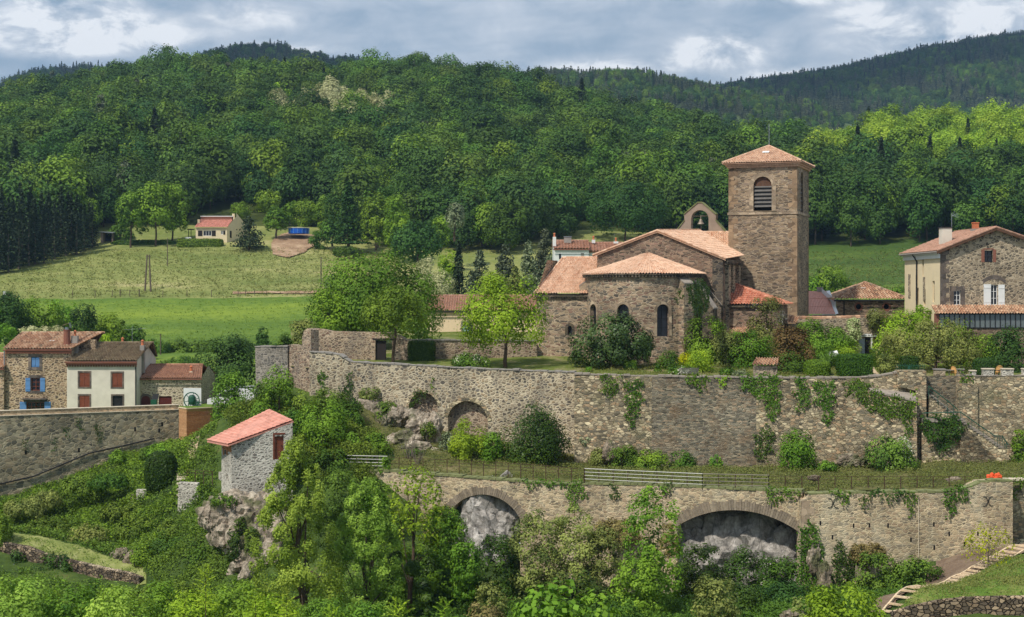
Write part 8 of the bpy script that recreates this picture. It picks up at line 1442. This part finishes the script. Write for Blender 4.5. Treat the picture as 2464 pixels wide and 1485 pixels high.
for a_, b_, c_ in (('wmid', (64, 92, 38), (98, 128, 54)), ('wdark', (50, 76, 34), (80, 110, 48)), ('wdeep', (44, 72, 36), (74, 104, 50)), ('wbright', (78, 106, 38), (118, 146, 56)), ('wolive', (68, 92, 40), (104, 130, 56))):
    LF[a_] = leafmat('wood ' + a_[1:] + ' leaves', lin(b_), lin(c_), .25, hue=.014, drift=.3)
PR = [wood_proto(*a) for a in (('wmid', 5.3, 12.5, .75), ('wmid', 4.5, 14, .72), ('wdark', 5.6, 12.5, .75), ('wdark', 4.6, 14, .72), ('wdeep', 5.2, 13, .75), ('wbright', 4.8, 13, .72), ('wolive', 5, 12.5, .72), ('cream', 4.2, 11, .55), ('spruce', 3.0, 14, .75, 'spruce'), ('pine', 3.2, 13, .7, 'pine'), ('sun', 4.6, 12, .6), ('sun', 3.8, 12.5, .6), ('lime', 4.0, 11, .6))]
KIND = ['broadleaf_tree'] * 7 + ['blossoming_tree', 'spruce_tree', 'pine_tree'] + ['broadleaf_tree'] * 3
LAB = {0: 'mid green broad tree in the dense wood on the hillside', 1: 'tall mid green tree in the dense wood on the hillside', 2: 'dark green broad tree in the dense wood on the hillside', 3: 'tall dark green tree in the dense wood on the hillside', 4: 'deep bluish green tree in the dense wood on the hillside', 5: 'fresh light green tree in the dense wood on the hillside', 6: 'olive green tree in the dense wood on the hillside', 7: 'cream blossoming robinia in the pale patch high in the wood', 8: 'dark spruce among the broad trees of the hillside wood', 9: 'grey brown pine among the broad trees of the hillside wood', 10: 'yellow green broad tree coloured as if sunlit in the wood right of the tower', 11: 'tall yellow green tree coloured as if sunlit in the wood right of the tower', 12: 'lime green tree among the darker trees of the hillside wood'}
lowedge = lambda px: np.interp(px, [-200, 0, 240, 260, 430, 560, 640, 770, 800, 880, 900, 1090, 1200, 1380, 1392, 1450, 1600, 1700, 1940, 2464, 2700], [352, 352, 384, 392, 394, 424, 410, 410, 384, 380, 372, 372, 372, 384, 404, 410, 392, 394, 388, 384, 384])
pts = []; Yv = 368.0
while Yv < 860:
    st = 7.0 + (Yv - 380) * .0016; n = int((2700 + 240) / F * Yv / st)
    for i in range(n):
        px = -240 + 2940 * (i + float(rng.uniform(.05, .95))) / n; Y = Yv + float(rng.uniform(-2.4, 2.4))
        if Y > lowedge(px) + 3: pts.append((px, Y))
    Yv += st * .92
P = np.array(pts); XX = (P[:, 0] - CX) / F * P[:, 1]; ZZ = BK(XX, P[:, 1]); row = HY - ZZ * F / P[:, 1]
spec = fbm(XX * .5, P[:, 1] * .5, 5); sp2_ = fbm(XX * .9, P[:, 1] * .9, 6); u_ = rng.random(len(P)); kind = np.zeros(len(P), int)
kind = np.where(spec > .35, rng.choice([0, 1, 5, 5, 6], len(P)), np.where(spec < -.35, rng.choice([2, 3, 4, 4], len(P)), rng.choice([0, 1, 2, 3, 0, 4, 6], len(P))))
right = (P[:, 0] > 1960) & (P[:, 1] > 480 + 30 * sp2_); kind = np.where(right, rng.choice([10, 11, 10, 12, 5], len(P)), kind)
kind = np.where((P[:, 0] > 1950) & (~right) & (sp2_ > .1) & (u_ < .6), rng.choice([8, 3, 4], len(P)), kind)
kind = np.where((u_ > .985) & (P[:, 0] < 1900), 9, kind); kind = np.where((u_ < .012), 8, kind); kind = np.where((u_ > .03) & (u_ < .05) & (P[:, 0] < 1900), 12, kind)
cr_m = ((((P[:, 0] - 832) / 100) ** 2 + ((row - 306) / 42) ** 2 < 1) | (((P[:, 0] - 708) / 60) ** 2 + ((row - 304) / 30) ** 2 < 1) | (((P[:, 0] - 912) / 26) ** 2 + ((row - 300) / 18) ** 2 < 1)) & (u_ < .85); kind = np.where(cr_m, 7, kind)
scl = np.where(rng.random(len(P)) < .12, rng.uniform(1.2, 1.45, len(P)), rng.uniform(.68, 1.2, len(P))); rot = rng.uniform(0, 6.28, len(P))
order = np.argsort(P[:, 1] + 0 * scl); shown = (P[:, 0] > -40) & (P[:, 0] < 2510)
ind = [i for i in order if shown[i]][:285]; extra = [i for i in np.nonzero(kind == 7)[0]][:40]; single = set(ind) | set(extra); proto_o = {}
for i in sorted(single):
    k = int(kind[i]); o = put(KIND[k], PR[k], (XX[i], P[i, 1], ZZ[i]), rot[i], (scl[i], scl[i], scl[i] * 1.02)); tag(o, LAB[k], 'tree' if k < 7 or k > 9 else {7: 'robinia', 8: 'spruce', 9: 'pine'}[k], 'trees of the hillside wood: ' + LAB[k].split(' in the ')[0].split(' among ')[0])
# single conifers standing out of the canopy
for px, Y, k, s, l_ in ((548, 640, 9, 1.3, 'dark brown conifer high in the wood left of the blossom'), (1400, 655, 8, 1.5, 'dark pointed spruce near the skyline above the church'), (1020, 520, 9, 1.1, 'brownish conifer in the middle of the wood'), (1545, 440, 9, 1.35, 'grey brown pine left of the belfry'), (1500, 455, 9, 1.2, 'grey pine above the wide oak'), (300, 404, 9, 1.2, 'grey conifer behind the ash trees')):
    q = XY(px, Y); o = put('pine_tree', PR[k], (q.x, q.y, float(BK(np.array([q.x]), np.array([q.y]))[0])), 1.1 * px, (s * 1.15, s * 1.15, s)); tag(o, l_, 'conifer')

def instancer(name, pos, rots, scs, idx, protos):
    """a mass nobody could count: one object that scatters a few tree shapes"""
    me = bpy.data.meshes.new(name); me.vertices.add(len(pos)); me.vertices.foreach_set('co', np.asarray(pos, np.float32).ravel())
    for nm, arr in (('turn', rots), ('size', scs)): at = me.attributes.new(nm, 'FLOAT', 'POINT'); at.data.foreach_set('value', np.asarray(arr, np.float32))
    at = me.attributes.new('pick', 'INT', 'POINT'); at.data.foreach_set('value', np.asarray(idx, np.int32)); o = bpy.data.objects.new(name, me); COL.objects.link(o)
    ng = bpy.data.node_groups.new(name, 'GeometryNodeTree'); ng.interface.new_socket('Geometry', in_out='INPUT', socket_type='NodeSocketGeometry'); ng.interface.new_socket('Geometry', in_out='OUTPUT', socket_type='NodeSocketGeometry')
    N, L = ng.nodes, ng.links; gi, go = N.new('NodeGroupInput'), N.new('NodeGroupOutput'); jn = N.new('GeometryNodeJoinGeometry')
    def attr(nm, t): a = N.new('GeometryNodeInputNamedAttribute'); a.data_type = t; a.inputs['Name'].default_value = nm; return a.outputs['Attribute']
    pk, tn, szz_ = attr('pick', 'INT'), attr('turn', 'FLOAT'), attr('size', 'FLOAT'); cx = N.new('ShaderNodeCombineXYZ'); L.new(tn, cx.inputs['Z']); er = N.new('FunctionNodeEulerToRotation'); L.new(cx.outputs[0], er.inputs[0])
    for k, po in enumerate(protos):
        cp = N.new('FunctionNodeCompare'); cp.data_type = 'INT'; cp.operation = 'EQUAL'; L.new(pk, cp.inputs[2]); cp.inputs[3].default_value = k
        ob = N.new('GeometryNodeObjectInfo'); ob.transform_space = 'ORIGINAL'; ob.inputs['Object'].default_value = po; ob.inputs['As Instance'].default_value = True
        ip = N.new('GeometryNodeInstanceOnPoints'); L.new(gi.outputs[0], ip.inputs['Points']); L.new(cp.outputs[0], ip.inputs['Selection']); L.new(ob.outputs['Geometry'], ip.inputs['Instance']); L.new(er.outputs[0], ip.inputs['Rotation']); L.new(szz_, ip.inputs['Scale']); L.new(ip.outputs[0], jn.inputs[0])
    L.new(jn.outputs[0], go.inputs[0]); md = o.modifiers.new('scatter', 'NODES'); md.node_group = ng; return tag(o, kind='stuff')
# one standing example of every shape is a real tree; the masses borrow its mesh
first = {}
for i in sorted(single):
    first.setdefault(int(kind[i]), None)
for o in COL.objects:
    for k, me in enumerate(PR):
        if o.data is me and first.get(k) is None: first[k] = o
for k in range(len(PR)):
    if first.get(k) is None:
        j = [i for i in np.argsort(P[:, 1]) if kind[i] == k and shown[i]]; i = int(j[0]); single.add(i); o = put(KIND[k], PR[k], (XX[i], P[i, 1], ZZ[i]), rot[i], (scl[i],) * 3); tag(o, LAB[k], 'tree', 'trees of the hillside wood: ' + LAB[k].split(' in the ')[0].split(' among ')[0]); first[k] = o
PO = [first[k] for k in range(len(PR))]
rest = np.array([i for i in range(len(P)) if i not in single])
instancer('hillside_wood', np.stack([XX, P[:, 1], ZZ], 1)[rest], rot[rest], scl[rest], kind[rest], PO)
# far ridges
def far_wood(name, H, prof, Y0, depth, n, pine, size, seed, skip=None):
    px = rng.uniform(prof[0], prof[1], n); d = rng.random(n) ** .8; Y = Y0 - depth + depth * 1.12 * d; X = (px - CX) / F * Y; Z = H(X, Y); g_ = fbm(X * .12, Y * .12, seed); k = np.where(g_ + .4 * rng.normal(size=n) + pine > 0, rng.choice([8, 9, 9, 9, 9], n), rng.choice([0, 2, 5, 4], n))
    if skip is not None: kk = ~skip(px, Y); px, X, Y, Z, k = px[kk], X[kk], Y[kk], Z[kk], k[kk]
    instancer(name, np.stack([X, Y, Z], 1), rng.uniform(0, 6.28, len(X)), size * .74 * rng.uniform(.55, 1.25, len(X)) * np.where(k > 7, 1.12, .95), k, PO)
far_wood('far_wood', RA, (400, 1050), 1650, 420, 2200, .1, 1.15, 51, lambda px, Y: (px > 690) & (px < 830) & (Y > 1500) & (Y < 1620)); far_wood('far_wood', RB, (-60, 560), 1900, 450, 2000, .3, 1.15, 52); far_wood('far_wood', RC, (1200, 2020), 1500, 460, 3000, .0, 1.0, 53)
far_wood('far_wood', RD, (1640, 2560), 2100, 780, 8000, .05, 1.25, 54, lambda px, Y: (px > 2105) & (px < 2235) & (Y > 1345) & (Y < 1480))

# ------------------------------------------------------------------ haze
HZ = MB(); HZ.box8([Vector(v) for v in ((-2600, -40, -60), (2600, -40, -60), (2600, 3600, -60), (-2600, 3600, -60), (-2600, -40, 560), (2600, -40, 560), (2600, 3600, 560), (-2600, 3600, 560))])
hm, hn, hl_, hb = nmat('valley haze'); hn.remove(hb); pv = hn.new('ShaderNodeVolumePrincipled'); pv.inputs['Density'].default_value = 0.00010; pv.inputs['Color'].default_value = (.45, .7, 1.0, 1); pv.inputs['Anisotropy'].default_value = .2
hl_.new(pv.outputs[0], hn['Material Output'].inputs['Volume']); tag(HZ.build('haze', hm), kind='stuff')

# ------------------------------------------------------------------ unseen broken cloud added overhead to shade the far hills and the left slope
cm, cn, cl_, cb_ = nmat('cloud vapour'); cb_.inputs['Base Color'].default_value = (.9, .9, .9, 1); cb_.inputs['Roughness'].default_value = 1; tp_ = cn.new('ShaderNodeBsdfTransparent'); cx_ = cn.new('ShaderNodeMixShader'); cx_.inputs[0].default_value = .42
cl_.new(tp_.outputs[0], cx_.inputs[1]); cl_.new(cb_.outputs[0], cx_.inputs[2]); cl_.new(cx_.outputs[0], cn['Material Output'].inputs['Surface'])
def cloud(gx, gy, gz, rx, ry, alt=1300, n=9):
    """cloud whose shade falls round a place on the ground"""
    k = (alt - gz) / SUN.z; c = Vector((gx, gy, gz)) + SUN * k; m = MB()
    for i in range(n): a_ = i * 2.4; f = (i / n) ** .5 * .75; blob_rock(m, c + Vector((math.cos(a_) * rx * f, math.sin(a_) * ry * f, 0)), 1, i * 1.9 + gx * .01, (rx * .42, ry * .42, 60), 3)
    tag(m.build('cloud', cm), kind='structure')
cloud(-330, 420, 15, 170, 70); cloud(420, 1900, 180, 380, 300); cloud(-300, 1600, 200, 500, 260)
